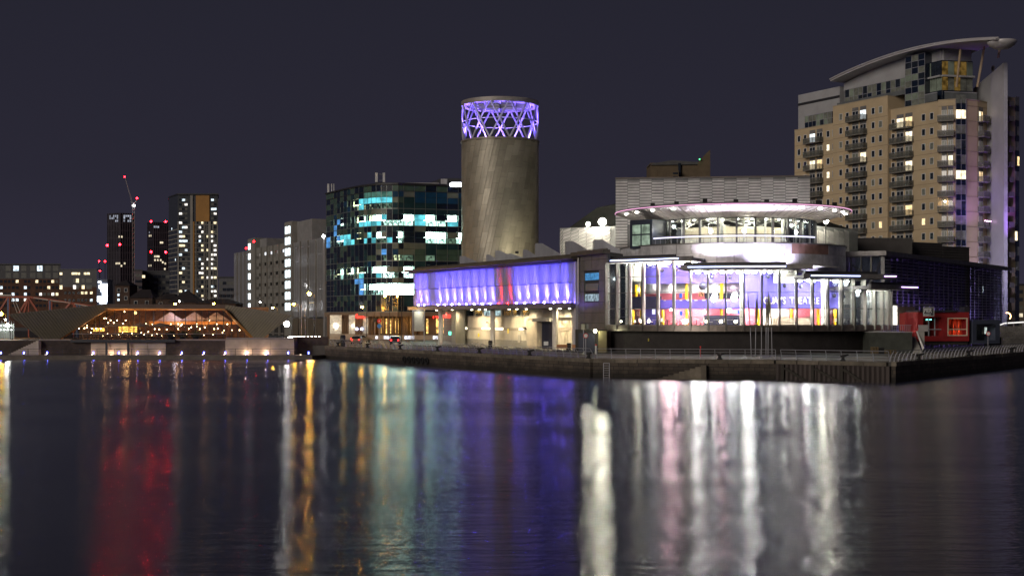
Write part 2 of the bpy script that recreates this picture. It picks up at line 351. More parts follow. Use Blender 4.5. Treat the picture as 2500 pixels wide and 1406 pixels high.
G().box(0, f.u(222), -.02, .3, WK - .3, TZ).ob('brick_bay', brickD, rw, f)
G().box(f.u(405), f.u(550), -.02, .3, WK - .3, TZ + .05).ob('brick_bay', brickD, rw, f)
for a, b_, top in ((222, 263, 2.75), (263, 316, 2.75), (316, 360, 2.75), (360, 405, 2.75), (550, 604, 3.3), (604, 660, 3.3), (660, 718, 3.3)):
    G().box(f.u(a) + .03, f.u(b_) - .03, -.10, .2, WK - .3, top).ob('wall_panel', panelL, rw, f)
G().box(f.u(98), f.u(176), -.25, .4, TZ - .02, TZ + .22).ob('coping', mat('pale_coping', (.26, .22, .20), .8), rw, f)
G().box(f.u(176), f.u(430), -.9, .4, TZ - .30, TZ + .16).ob('deck_beam', mat('dark_steel', (.035, .035, .042), .5, .3), rw, f)
G().box(f.u(430), f.u(552), -.25, .4, TZ - .02, TZ + .22).ob('coping', MC['pale_coping'], rw, f)
G().box(f.u(552), f.u(718), -.22, .4, 3.3, 3.62).ob('coping', MC['pale_coping'], rw, f)
for px in (263, 316): G().box(f.u(px) - .16, f.u(px) + .16, -.85, -.5, WK, TZ - .3).ob('column', MC['dark_steel'], rw, f)
G().box(-31.5 - 5.8 + 0, -31.9, 234.4, 235.2, .5, 3.75).ob('end_wall', brickD, rw)
G().box(-37.6, -37.2, 231.4, 234.6, .5, 3.75).ob('end_wall', brickD, rw)
# steps from terrace to walkway
ws = thing('walkway_steps', 'pale stone stairs rising from the walkway to the terrace at the far left', 'steps', f.w(f.u(60), -1, WK))
pale = mat('pale_stone', (.50, .42, .34), .8, var=.15)
for j in range(12):
    u0 = f.u(28) + (f.u(100) - f.u(28)) * j / 12
    G().box(u0, u0 + .46, -1.35, -.03, WK, WK + .2 * (j + 1)).ob('step', pale, ws, f)
G().path([f.w(f.u(28), -1.4, WK + 1), f.w(f.u(100), -1.4, WK + 3.4)], .03).ob('handrail', MC['dark_steel'], ws)
# walkway railing and its blue lights
rl = thing('walkway_railing', 'dark wire railing along the lower left walkway at the water edge', 'railing', fw.w(200, .3, WK))
pm = G().box(-.04, .04, -.04, .04, 0, 1.1).mesh(MC['dark_steel'])
k0 = fw.u(-60)
while k0 < fw.L - 1: inst('post', pm, rl, fw, (k0, .3, WK)); k0 += 2.9
for j, z in enumerate((.25, .5, .75, 1.1)): G().tube((fw.u(-60), .3, WK + z), (fw.L - 1, .3, WK + z), .02 if j < 3 else .035, 5).ob('top_rail' if j == 3 else 'wire', MC['dark_steel'], rl, fw)
blue = emi('blue_lamp_glow', (.10, .12, 1.0), 26)
bases = ['at the foot of the pale stone stairs', 'right of the stairs in front of plain brick', 'at the left end of the pale wall panels', 'between the two dark columns', 'right of the right dark column', 'at the right end of the pale wall panels', 'in front of the middle brick bay', 'under the middle of the pavilion roof', 'at the right end of the middle brick bay', 'left in front of the brightly lit pale panel', 'right in front of the brightly lit pale panel', 'near the right end of the pale wall', 'last before the dark end wall', 'at the far left frame edge']
for px, lab in zip((57, 114, 227, 289, 335, 389, 443, 497, 549, 602, 652, 703, 753, 1), bases):
    u = fw.u(px); t = thing('bollard_light', 'small blue glowing bollard light ' + lab, 'bollard light', fw.w(u, .25, WK), 'blue bollard lights along the walkway')
    G().tube((u, .22, WK), (u, .22, WK + .25), .08, 8).ob('post', iron, t, fw)
    G().tube((u, .22, WK + .25), (u, .22, WK + .62), .09, 8).ob('lamp', blue, t, fw)
    G().tube((u, .22, WK + .62), (u, .22, WK + .75), .1, 8).ob('cap', iron, t, fw)
for px, e in ((57, 18), (114, 6), (227, 22), (273, 60), (305, 60), (335, 14), (389, 20), (443, 22), (497, 20), (549, 22), (602, 110), (650, 110), (735, 60)):
    u = f.u(px)
    t = thing('wall_uplight', 'small warm uplight on the walkway ' + ('by the pale stairs' if px < 120 else 'near the two dark columns' if px < 340 else 'before the middle brick bay' if px < 550 else 'before the brightest pale panels' if px < 700 else 'before the dark end wall'), 'uplight', f.w(u, -.5, WK), 'warm uplights along the retaining wall')
    G().box(u - .12, u + .12, -.6, -.4, WK, WK + .08).ob('lamp', emi('warm_lens', (1, .75, .5), 4), t, f)
    lamp('POINT', f.w(u, -.55, WK + .25), (1, .70, .48), e, r=.08, parent=t)
# ---------------- pavilion
pv = thing('restaurant_pavilion', 'low glass pavilion with folded ribbed roof wings and warm lights inside', 'restaurant', P(330, 240) + (TZ,))
roofm = mat('ribbed_tan_roof', (.30, .265, .205), .6, var=.12, scale=.4)
def pt(px, py, Y): return (*P(px, Y), Zp(py, Y))
L1 = [pt(18.7, 767, 232.5), pt(104, 828.3, 237), pt(142.6, 828.6, 237), pt(264, 753, 234.5), pt(264, 742, 236)]
R1 = [pt(551, 744, 236), pt(549.5, 754, 234.5), pt(621, 825.5, 237), pt(641, 825.5, 237), pt(714, 770, 232.5)]
LB = [pt(18.7, 768, 254), pt(264, 744, 256), pt(551, 745, 256), pt(714, 771, 254)]
def plane_hit(px, py, pts):
    a, b_, c = Vector(pts[0]), Vector(pts[2]), Vector(pts[3]); nn = (b_ - a).cross(c - a)
    d = Vector(((px - CX) / F, 1, (HZ - py) / F)); e = Vector((0, 0, EYE)); return e + d * ((a - e).dot(nn) / d.dot(nn))
kL = [pt(18.7, 767, 232.5), None, pt(142.6, 828.6, 237), pt(264, 742, 236)]; kR = [pt(551, 744, 236), None, pt(621, 825.5, 237), pt(714, 770, 232.5)]
L1 = [tuple(plane_hit(x, y, kL)) for x, y in ((18.7, 767), (104, 828.3), (142.6, 828.6), (264, 753), (264, 742))]
R1 = [tuple(plane_hit(x, y, kR)) for x, y in ((551, 744), (549.5, 754), (621, 825.5), (641, 825.5), (714, 770))]
G().slab(L1, .35).ob('roof_wing', roofm, pv)
G().slab(R1, .35).ob('roof_wing', roofm, pv)
G().slab([L1[4], L1[3], R1[1], R1[0]], .35).ob('roof_fascia', mat('ribbed_brown_fascia', (.16, .125, .115), .6), pv)
g = G(); g.poly([L1[0], L1[4], LB[1], LB[0]]); g.poly([L1[4], R1[0], LB[2], LB[1]]); g.poly([R1[0], R1[4], LB[3], LB[2]]); g.ob('roof', roofm, pv)
def clip(poly, p, d):
    t0, t1 = -1e9, 1e9; n_ = len(poly); cx_ = sum(q[0] for q in poly) / n_; cy_ = sum(q[1] for q in poly) / n_
    for i in range(n_):
        a, b_ = poly[i], poly[(i + 1) % n_]; nx, ny = -(b_[1] - a[1]), b_[0] - a[0]
        if (cx_ - a[0]) * nx + (cy_ - a[1]) * ny < 0: nx, ny = -nx, -ny
        den = d[0] * nx + d[1] * ny; num = (p[0] - a[0]) * nx + (p[1] - a[1]) * ny
        if abs(den) < 1e-9:
            if num < 0: return None
            continue
        t = -num / den
        if den > 0: t0 = max(t0, t)
        else: t1 = min(t1, t)
    return (t0, t1) if t1 > t0 + 2 else None
seam = mat('roof_seam_dark', (.225, .195, .15), .6)
for poly, pts, d, rng in (([(18.7, 767), (104, 828.3), (142.6, 828.6), (264, 753), (264, 742)], L1, (.62, .78), range(-60, 330, 8)),
                          ([(551, 744), (549.5, 754), (621, 825.5), (641, 825.5), (714, 770)], R1, (-.66, .75), range(500, 800, 8))):
    for x in rng:
        r_ = clip(poly, (x, 742), d)
        if r_:
            a = plane_hit(x + d[0] * (r_[0] + .5), 742 + d[1] * (r_[0] + .5), pts); b_ = plane_hit(x + d[0] * (r_[1] - .5), 742 + d[1] * (r_[1] - .5), pts)
            sh = Vector((0, -.05, 0)); G().tube(a + sh, b_ + sh, .09, 4).ob('roof_seam', seam, pv)
# soffit (timber, warm lit), side returns and interior
timber = mat('orange_timber_soffit', (.55, .26, .07), .5, var=.15)
G().slab([pt(264, 754, 234.7), pt(549, 755, 234.7), pt(549, 757.5, 250), pt(200, 759, 250)], .12, (0, 0, 1)).ob('soffit', timber, pv)
G().slab([pt(143, 829, 237.2), pt(264, 754, 235), pt(262, 757, 240), pt(148, 829, 240)], .12, (0, .5, .2)).ob('soffit_edge', timber, pv)
G().slab([pt(621, 826, 237.2), pt(549, 755, 235), pt(545, 757, 240), pt(612, 827, 240)], .12, (0, .5, .2)).ob('soffit_edge', timber, pv)
fp = Fr(P(140, 239.5), P(625, 239.5))
inn = mat('restaurant_inner_wall', (.20, .11, .055), .7, var=.5, scale=.9)
G().box(0, fp.L, 12, 12.3, TZ, 9.0).ob('rear_wall', inn, pv, fp)
G().box(0, fp.L, 0, 12, TZ, TZ + .05).ob('floor', mat('timber_floor', (.2, .1, .05), .5), pv, fp)
for px in (395, 455, 510): # pale gable plates stand in for pitched reflections in the upper glass
    G().slab([(fp.u(px) - 2.6, 6, 6.4), (fp.u(px) + 2.6, 6, 6.4), (fp.u(px), 6, 8.1)], .2).ob('gable_reflection', mat('pale_reflection', (.5, .45, .5), .7), pv, fp)
G().box(fp.u(345), fp.u(590), 5.5, 5.9, 5.8, 6.4).ob('beam', timber, pv, fp)
wg = glass('restaurant_glass', (.86, .86, .84), .06)
mul = [158, 176, 199, 214, 232, 243, 261, 280, 298, 315, 327, 341, 355, 375, 400, 427, 453, 479, 493, 510, 528, 546, 565, 581, 598]
def topz(px):
    if px < 264: py = 829 - (px - 142) * (77 / 122)
    elif px > 549: py = 754 + (px - 549)
    else: py = 757
    return Zp(py, 239.5) - .1
for a, b_ in zip(mul, mul[1:]):
    ua, ub = fp.u(a), fp.u(b_); za, zb = topz(a), topz(b_)
    if min(za, zb) > TZ + .4: G().slab([(ua, 0, TZ), (ub, 0, TZ), (ub, 0, zb), (ua, 0, za)], .04).ob('pane', wg, pv, fp)
for px in mul:
    zt = topz(px)
    if zt > TZ + .3: G().box(fp.u(px) - .05, fp.u(px) + .05, -.1, .1, TZ, zt).ob('mullion', MC['dark_steel'], pv, fp)
G().box(fp.u(150), fp.u(600), -.06, .06, 5.75, 5.83).ob('transom', MC['dark_steel'], pv, fp)
# back bar, glowing bottle shelves
bb = thing('back_bar', 'golden lit bottle shelves of the bar inside the pavilion', 'bar', fp.w(fp.u(281), 8, TZ))
gold = emi('bar_shelf_light', (1, .52, .10), 3.2, .8, 6)
for j in range(3): G().box(fp.u(258), fp.u(304), 7.9, 8.0, TZ + 1.25 + j * .38, TZ + 1.53 + j * .38).ob('shelf_light', gold, bb, fp)
for j in range(4): G().box(fp.u(257), fp.u(305), 7.5, 8.1, TZ + 1.16 + j * .38, TZ + 1.22 + j * .38).ob('shelf', mat('dark_wood', (.05, .03, .02), .5), bb, fp)
G().box(fp.u(250), fp.u(312), 5.8, 6.4, TZ, TZ + 1.1).ob('counter', MC['dark_wood'], bb, fp)
G().box(fp.u(194), fp.u(222), 7.9, 8.0, TZ + 1.4, TZ + 2.0).ob('shelf_light', gold, bb, fp)
bulb = emi('warm_bulb', (1, .72, .40), 38)
def pend(px, py, v, r=.085, zt=8.6):
    u = fp.u(px, v); z = fp.z(px, py, v)
    t = thing('pendant_lamp', 'warm pendant bulb ' + ('hung high ' if py < 785 else 'hung mid-height ' if py < 795 else 'hung low ') + 'in the pavilion ' + ('behind the left sloping edge' if px < 250 else 'above the golden bar' if px < 310 and py < 795 else 'over the left tables' if px < 400 else 'under the middle of the roof' if px < 475 else 'right of the middle' if px < 530 else 'by the right sloping edge'), 'pendant lamp', fp.w(u, v, z), 'pendant bulbs in the pavilion')
    G().ball(fp.w(u, v, z), r, 8).ob('bulb', bulb, t); G().tube(fp.w(u, v, z + r), fp.w(u, v, zt), .012, 4).ob('cord', iron, t)
for px, py in [(255, 777), (270, 782), (286, 782), (307, 782), (264, 788), (278, 788), (301, 790), (260, 777), (193, 802), (206, 801), (212, 799), (224, 802), (235, 802), (246, 802), (213, 794), (304, 761),
               (356, 790), (372, 792), (378, 803), (389, 804), (435, 803), (444, 792), (453, 797), (461, 803), (467, 799), (488, 803), (480, 791), (500, 799), (523, 803), (532, 802), (529, 791), (547, 806), (555, 791), (566, 806), (585, 806), (417, 791), (441, 795), (511, 783), (435, 791), (407, 804), (480, 797)]:
    pend(px, py, 1.5 + 3.5 * random.random())
for px, e in ((200, 160), (255, 300), (300, 260), (360, 260), (430, 330), (500, 330), (560, 240)):
    lamp('POINT', fp.w(fp.u(px, 3), 3.5, 5.6), (1, .50, .20), e * .8, r=.4, parent=pv, name='room_light')
lamp('POINT', fp.w(fp.u(320), -2.6, 7.9), (1, .58, .18), 90, r=.3, parent=pv, name='soffit_light')
lamp('POINT', fp.w(fp.u(425, 4), 4.3, 6.9), (.8, .8, 1), 220, r=.3, parent=pv, name='ceiling_light')
# parasols, tables, chairs and planters on the terrace
canv = mat('taupe_canvas', (.20, .15, .12), .8)
for (px, s_, lab) in ((284, 2.4, 'large brown parasol in front of the golden bar shelves'), (343, 1.9, 'dark brown parasol between the other two on the terrace'), (392, 1.9, 'pale brown parasol standing furthest right on the terrace')):
    x, y = P(px, 235.2); t = thing('parasol', lab, 'parasol', (x, y, TZ), 'parasols on the pavilion terrace')
    G().lathe([(s_, TZ + 2.35), (s_ * .5, TZ + 2.72), (.01, TZ + 3.05)], x, y, 8).ob('canopy', canv, t); G().tube((x, y, TZ), (x, y, TZ + 3), .04).ob('pole', MC['dark_steel'], t)
wood = mat('table_wood', (.18, .10, .06), .5)
tb = thing('cafe_table', 'x', 'table', (0, 0, 0), 'terrace tables'); G().box(-.45, .45, -.45, .45, .70, .74).ob('top', wood, tb, M=Matrix.Identity(4)); G().tube((0, 0, 0), (0, 0, .7), .04).ob('leg', iron, tb, M=Matrix.Identity(4))
ch = thing('cafe_chair', 'x', 'chair', (0, 0, 0), 'terrace chairs'); G().box(-.22, .22, -.22, .22, .42, .46).ob('seat', wood, ch, M=Matrix.Identity(4)); G().box(-.22, .22, .18, .22, .46, .9).ob('backrest', wood, ch, M=Matrix.Identity(4))
for sx in (-.2, .2):
    for sy in (-.2, .2): G().box(sx - .02, sx + .02, sy - .02, sy + .02, 0, .42).ob('leg', iron, ch, M=Matrix.Identity(4))
def TLf(px): return 'small dark wooden %s on the pavilion terrace ' + ('near the left roof wing' if px < 240 else 'left of the large brown parasol' if px < 262 else 'under the large brown parasol' if px < 310 else 'under the dark middle parasol' if px < 350 else 'under the pale right parasol')
first = True
for px in (215, 236, 258, 280, 302, 324, 347, 371, 396):
    x, y = P(px, 234.4 + random.random())
    TL = TLf(px) % 'table'
    if first: tb.matrix_basis = Matrix.Translation((x, y, TZ)); tb['label'] = TL
    else: clone(tb, Matrix.Translation((x, y, TZ)), TL)
    for k, dx in enumerate((-.75, .75)):
        M_ = Matrix.Translation((x + dx, y, TZ)) @ Matrix.Rotation(-PI / 2 if dx > 0 else PI / 2, 4, 'Z')
        CL = TLf(px) % ('chair facing right' if k == 0 else 'chair facing left')
        if first and k == 0: ch.matrix_basis = M_; ch['label'] = CL
        else: clone(ch, M_, CL)
    first = False
leaf = mat('planter_foliage', (.05, .07, .03), .7, var=.4, scale=4)
def bush(name, lab, cat, x, y, z, r, h, mt, nleaf=160, group=None, pot=True):
    t = thing(name, lab, cat, (x, y, z), group); g = G()
    for i in range(nleaf):
        a = random.random() * 2 * PI; rr = r * math.sqrt(random.random()); zz_ = z + (.45 if pot else 0) + h * random.random() * (1 - .4 * rr / r)
        c = Vector((x + rr * math.cos(a), y + rr * math.sin(a), zz_)); d = Vector((random.gauss(0, 1), random.gauss(0, 1), random.gauss(0, 1))).normalized() * r * .22; e = d.orthogonal().normalized() * r * .10
        g.poly([c - d, c + e, c + d, c - e])
    g.ob('foliage', mt, t)
    if pot: G().lathe([(.001, z), (r * .5, z), (r * .6, z + .5), (.001, z + .5)], x, y, 10).ob('pot', iron, t)
    else: G().tube((x, y, z), (x, y, z + h * .6), .05, 5).ob('stem', mat('bark', (.06, .045, .035), .9), t)
    return t
for px, lab in ((417, 'bushy orange-lit planter shrub left of the glass door of the pavilion'), (446, 'tall planter shrub in front of the pavilion glass, middle one of three'), (478, 'planter shrub in front of the pavilion glass, rightmost of three')):
    x, y = P(px, 237.8); bush('planter_shrub', lab, 'shrub', x, y, TZ, .9, 1.3, leaf, group='planter shrubs on the terrace')
k_ = 0
for px, py in [(222, 812), (232, 817), (243, 808), (252, 820), (263, 815), (272, 819), (290, 817), (299, 812), (311, 819), (322, 814), (333, 820), (345, 812), (352, 817), (362, 810), (371, 818), (383, 815), (395, 820), (408, 817), (425, 819), (455, 815), (498, 818), (520, 817), (543, 812)]:
    v = .8 + 3 * random.random(); u = fp.u(px, v); z = max(TZ + .5, fp.z(px, py, v))
    t = thing('table_lamp', 'small warm table lamp inside the pavilion ' + ('near the left sloping edge' if px < 250 else 'in front of the golden bar' if px < 310 else 'left of the middle' if px < 375 else 'in the middle' if px < 460 else 'near the right sloping edge'), 'table lamp', fp.w(u, v, z - .3), 'table lamps in the pavilion')
    G().ball(fp.w(u, v, z), .07, 8).ob('bulb', bulb, t); G().tube(fp.w(u, v, TZ + .05), fp.w(u, v, z - .07), .03, 5).ob('stand', iron, t)
    if k_ % 4 == 0: lamp('POINT', fp.w(u, v - .3, z + .2), (1, .5, .25), 40, r=.1, parent=t)
    k_ += 1
br = thing('terrace_balustrade', 'low glass balustrade along the front edge of the pavilion terrace', 'balustrade', (-60, 232, TZ))
f2 = Fr(P(176, 231.9), P(552, 231.9))
for j in range(17): G().box(f2.L * j / 17 + .02, f2.L * (j + 1) / 17 - .02, -.02, .02, TZ + .15, TZ + 1.1).ob('pane', wg, br, f2)
G().box(0, f2.L, -.03, .03, TZ + 1.1, TZ + 1.15).ob('handrail', rail_m, br, f2)
# ================================================================== FAR LEFT: brick flats, bridge, towers, crane, houses
darkg = mat('dark_window_glass', (.02, .025, .035), .12, var=.3, spec=.8)
winW = emi('window_white', (1, .93, .85), 1.6, .5, 1.2); winY = emi('window_yellow', (1, .82, .50), 1.5, .5, 1.2); winC = emi('window_cool', (.75, .9, 1), 1.4, .5, 1.2)
winD = mat('window_curtained', (.10, .10, .095), .5, var=.4, scale=1.5)
redl = emi('aviation_red', (1, .0009, .0016), 480); redl_small = emi('aviation_red_small', (1, .004, .006), 45)
def redlight(px, py, Y, r, lab, s_=None):
    x, y = P(px, Y); z = Zp(py, Y)
    t = thing('warning_light', lab, 'warning light', (x, y, z), 'red aircraft warning lights')
    G().lathe([(.001, 0), (r, .02), (r, .10), (.001, .12)], 0, 0, 14).ob('lens', s_ or redl, t, M=Matrix.Translation((x, y, z)) @ Matrix.Rotation(PI / 2, 4, 'X'))
    G().lathe([(.001, -.3), (r * 1.25, -.3), (r * 1.25, .30), (r * 1.12, .30), (r * 1.12, -.1), (.001, -.1)], 0, 0, 14).ob('hood', iron, t, M=Matrix.Translation((x, y + .1, z)) @ Matrix.Rotation(PI / 2, 4, 'X'))  # hood added to keep the red light off the facade behind
def windows(f, par, us, zs, w_, h_, pick, fm=None, depth=.12, name='window'):
    cache = {}
    for i, u in enumerate(us):
        for j, z in enumerate(zs):
            mt = pick(i, j)
            if mt is None: continue
            if mt.name not in cache:
                cache[mt.name] = G().box(-w_ / 2, w_ / 2, .0, .05, -h_ / 2, h_ / 2).mesh(mt)
            if fm is not None:
                if 'fr' not in cache: cache['fr'] = G().frame(-w_ / 2 - .06, w_ / 2 + .06, -h_ / 2 - .06, h_ / 2 + .06, .09, -.04, .06).mesh(fm)
                o = inst(name, cache['fr'], par, f, (u, -.02, z)); inst('pane', cache[mt.name], o, f, (u, -.03, z))
            else: inst(name, cache[mt.name], par, f, (u, -.06, z))
R = random.Random(5)
def rpick(p_lit, lits, darks): return lambda i, j: (R.choice(lits) if R.random() < p_lit else R.choice(darks))
redbrick = brickmat('red_brick', (.115, .048, .026), (.085, .036, .020), (.05, .03, .025), .8)
def viewblock(fr_, v0, dep, z0, z1, ext=0):
    # solid block whose side walls run back at the angle of the site's street grid, away from the water
    a, b_ = fr_.w(-ext, v0, 0), fr_.w(fr_.L + ext, v0, 0); k = (a.y + dep) / a.y; k2 = (b_.y + dep) / b_.y
    return G().prism([(a.x, a.y), (b_.x, b_.y), (b_.x * k2, b_.y * k2), (a.x * k, a.y * k)], z0, z1)
# --- brick flats, left
Y = 640
f = Fr(P(-60, Y), P(146, Y)); b1 = thing('brick_flats', 'wide red brick apartment block with two dark glazed top storeys at the far left', 'building', f.w(20, 0, DECK))
viewblock(f, 0, 14, 0, Zp(681, Y)).ob('wall', redbrick, b1)
viewblock(f, 1.2, 12, Zp(681, Y), Zp(646, Y)).ob('upper_storeys', MC['dark_steel'], b1)
viewblock(f, .5, 13, Zp(646, Y), Zp(643.5, Y), .3).ob('roof', MC['dark_steel'], b1)
xs = [f.u(p) for p in (3, 13, 22, 32, 42, 62, 71, 90, 99, 109, 119, 129, 139, -8, -20, -32)]
windows(f, b1, xs, [Zp(p, Y) for p in (687, 702, 718, 732, 746)], 1.25, 1.3, lambda i, j: {(4, 0): winY, (0, 1): winC, (7, 0): winY, (11, 0): winY, (12, 0): winD, (5, 1): winC, (10, 1): winY, (5, 2): winC, (0, 2): winW, (3, 2): winC, (11, 2): winW, (9, 2): winD, (10, 2): winD, (12, 2): winY, (3, 3): winC, (4, 3): winC, (5, 3): winW, (5, 4): winC, (8, 2): winW}.get((i, j), darkg))
windows(f.off(1.2), b1, [f.u(p) for p in (-10, 18, 37, 56, 78, 95, 115, 134)], [Zp(p, Y) for p in (655, 672)], 2.5, 2.5, lambda i, j: {(2, 0): winC, (5, 0): winC}.get((i, j), winD), name='glazed_bay')
# --- brick flats, second block
f = Fr(P(145, 592), P(236, 590)); b2 = thing('brick_flats', 'smaller brick and dark clad apartment block with lit top floor right of the wide one', 'building', f.w(8, 0, DECK))
viewblock(f, 0, 12, 0, 20.5).ob('wall', redbrick, b2); viewblock(f, 0, 12, 20.5, Zp(659, 590)).ob('upper_storeys', MC['dark_steel'], b2)
G().box(-.4, f.L + .3, -.3, 5, Zp(659, 590), Zp(656.5, 590)).ob('roof', MC['dark_steel'], b2, f)
windows(f, b2, [f.u(p) for p in (149, 178, 185, 192, 208, 216)], [f.z(190, 668)], 1.2, 1.0, lambda i, j: winY, name='glazed_bay')
windows(f, b2, [f.u(p) for p in (149, 182, 189, 203, 214, 221)], [f.z(190, p) for p in (685, 701)], 1.3, 1.7, lambda i, j: {(2, 0): winY, (1, 1): winW, (0, 0): winD, (0, 1): winY, (2, 1): winD, (3, 1): winY}.get((i, j), winD), name='glazed_bay')
windows(f, b2, [f.u(p) for p in (160, 170, 180, 192, 201, 210, 223)], [f.z(190, p) for p in (715, 733)], 1.1, 1.1, lambda i, j: {(4, 0): winY, (5, 0): winY, (6, 0): winY, (6, 1): winC}.get((i, j), darkg))
# --- brilliantly lit block between
f = Fr(P(237, 700), P(262, 700)); b3 = thing('floodlit_block', 'narrow building blazing with white floodlit glass between brick flats and dark tower', 'building', f.w(2, 0, DECK))
G().box(0, f.L, 0, 10, 0, Zp(682, 700)).ob('wall', mat('pale_blue_cladding', (.12, .14, .2), .5), b3, f)
wb = emi('blazing_white', (.85, .93, 1), 9, .6, .3)
for a, b_, c, d in ((238, 262, 724, 736), (246, 262, 693, 712), (240, 247, 687, 690), (250, 262, 712, 722), (242, 246, 696, 704), (244, 260, 736, 741)): G().box(f.u(a), f.u(b_), -.3, -.05, Zp(d, 700), Zp(c, 700)).ob('floodlit_panel', wb, b3, f)
for px, py, lab in ((242, 638, 'left of a pair'), (256.5, 638, 'right of a pair'), (244, 661, 'single lower one')): redlight(px, py, 1500, .75, 'small red warning light high above the floodlit block, ' + lab)
cm = thing('distant_mast', 'thin dark mast carrying small red lights above the floodlit block', 'mast', (*P(249, 1500), DECK))
G().tube((*P(244, 1500), DECK), (*P(244, 1500), Zp(661, 1500)), .3, 5).ob('pole', iron, cm); G().tube((*P(242, 1502), DECK), (*P(242, 1502), Zp(638, 1500)), .3, 5).ob('pole', iron, cm); G().tube((*P(256.5, 1502), DECK), (*P(256.5, 1502), Zp(638, 1500)), .3, 5).ob('pole', iron, cm)
# --- dark towers
dt = mat('black_tower_cladding', (.036, .030, .044), .5, var=.3, scale=.1); dt2 = mat('plum_tower_cladding', (.085, .062, .078), .6, var=.2, scale=.1)
def tower(name, lab, pa, pb, pc, Y, top, lit, nf, nx):
    f = Fr(P(pa, Y + 8), P(pb, Y)); g2 = Fr(P(pb, Y), P(pc, Y + 6)); zt = Zp(top, Y)
    t = thing(name, lab, 'tower', f.w(f.L, 8, DECK))
    G().prism([P(pa, Y + 8), P(pb, Y), P(pc, Y + 6), (P(pc - 1, Y + 36)[0], Y + 36), (P(pa + 1, Y + 36)[0], Y + 36)], 0, zt).ob('core', dt, t)
    for fr_, mt in ((f, dt), (g2, dt2)):
        nn = max(3, round(fr_.L / 1.9))
        for j in range(nn + 1): G().box(fr_.L * j / nn - .25, fr_.L * j / nn + .25, -.5, -.05, 0, zt).ob('facade_fin', mt, t, fr_)
        for j in range(nf): G().box(0, fr_.L, -.3, -.04, zt - 3 - j * 6.2, zt - 2.2 - j * 6.2).ob('floor_band', mt, t, fr_)
    for px, py, mt in lit:
        fr_ = f if px < pb else g2
        G().box(fr_.u(px) - .65, fr_.u(px) + .65, -.60, -.5, Zp(py, Y) - .8, Zp(py, Y) + .8).ob('lit_window', mt, t, fr_)
    return t
wdim = emi('window_far_dim', (.7, .75, .9), .45, .5, .5); wfy = emi('window_far_warm', (1, .85, .6), .9, .4, .5)
lit = [(px, py, wdim) for px in (270, 275, 279, 284, 288, 303, 308, 313, 318) for py in (527, 532, 539) if R.random() < .75] + [(292, 578, wfy), (297, 578, wfy), (285, 643, wfy), (289, 643, wfy), (293, 643, wfy), (304, 643, wfy), (296, 649, wfy)]
tower('dark_skyscraper', 'tall black skyscraper with red lights behind the construction crane', 263, 294, 328, 1150, 520, lit, 14, 8)
lit = [(377, 554, wdim), (381, 554, wdim), (386, 554, wdim), (366, 575, wfy), (370, 575, wfy), (392, 592, wfy), (396, 592, wfy), (378, 626, wfy), (383, 626, wfy), (387, 626, wfy), (378, 635, wfy), (385, 635, wfy), (392, 635, wfy), (397, 640, wfy), (365, 648, wfy), (370, 648, wfy), (403, 643, wfy), (402, 656, wfy), (366, 567, wdim)]
tower('dark_skyscraper', 'shorter dark purple skyscraper with four red corner lights', 361, 375, 411, 1150, 542, lit, 11, 8)
for px, py, r, lab in ((262, 599, .95, 'bright red warning light at the left edge of the tall black skyscraper'), (292.5, 597, .9, 'bright red warning light in the middle of the tall black skyscraper'),
                      (369, 541, .8, 'red warning light at the top left corner of the shorter dark skyscraper'), (404.5, 541.5, .8, 'red warning light at the top right corner of the shorter dark skyscraper'),
                      (369, 615, .9, 'red warning light at the lower left of the shorter dark skyscraper'), (404.5, 615.5, .9, 'red warning light at the lower right of the shorter dark skyscraper')): redlight(px, py, 1144, r, lab)
# crane
cr = thing('tower_crane', 'tall luffing tower crane with raised jib beside the black skyscraper', 'crane', (*P(326, 1100), DECK))
cs = mat('crane_steel', (.30, .26, .26), .6)
g = G()
for dx in (-.8, .8): g.tube((P(326, 1100)[0] + dx, 1100, DECK), (P(326, 1100)[0] + dx, 1100, Zp(504, 1100)), .16, 4)
for j in range(24): z0 = DECK + j * 4; g.tube((P(326, 1100)[0] - .8, 1100, z0), (P(326, 1100)[0] + .8, 1100, z0 + 4), .1, 4)
g.ob('mast', cs, cr)
g = G(); a = Vector((*P(324, 1100), Zp(500, 1100))); b_ = Vector((*P(305, 1100), Zp(433, 1100)))
for s_ in (-.4, .4): g.tube(a + Vector((s_, 0, 0)), b_ + Vector((s_ * .4, 0, 0)), .13, 4)
for j in range(14): g.tube(a.lerp(b_, j / 14) + Vector((-.4, 0, 0)), a.lerp(b_, (j + 1) / 14) + Vector((.4, 0, 0)), .07, 4)
g.ob('jib', cs, cr)
G().tube(a, (*P(334, 1100), Zp(489, 1100)), .25, 4).ob('counter_jib', cs, cr); G().box(P(325, 1100)[0] - 1, P(330, 1100)[0] + .4, 1099, 1101, Zp(505, 1100), Zp(500, 1100)).ob('cab', cs, cr)
redlight(304.5, 432, 1099, .55, 'red warning light at the tip of the crane jib'); redlight(334.5, 484, 1099, .7, 'red warning light on the rear frame of the crane')
x, y = P(327, 1098); t = thing('crane_floodlight', 'white floodlight at the head of the crane mast', 'floodlight', (x, y, Zp(502, 1098))); G().ball((x, y, Zp(502, 1098)), .75, 8).ob('lamp', emi('crane_white', (.9, .95, 1), 30), t)
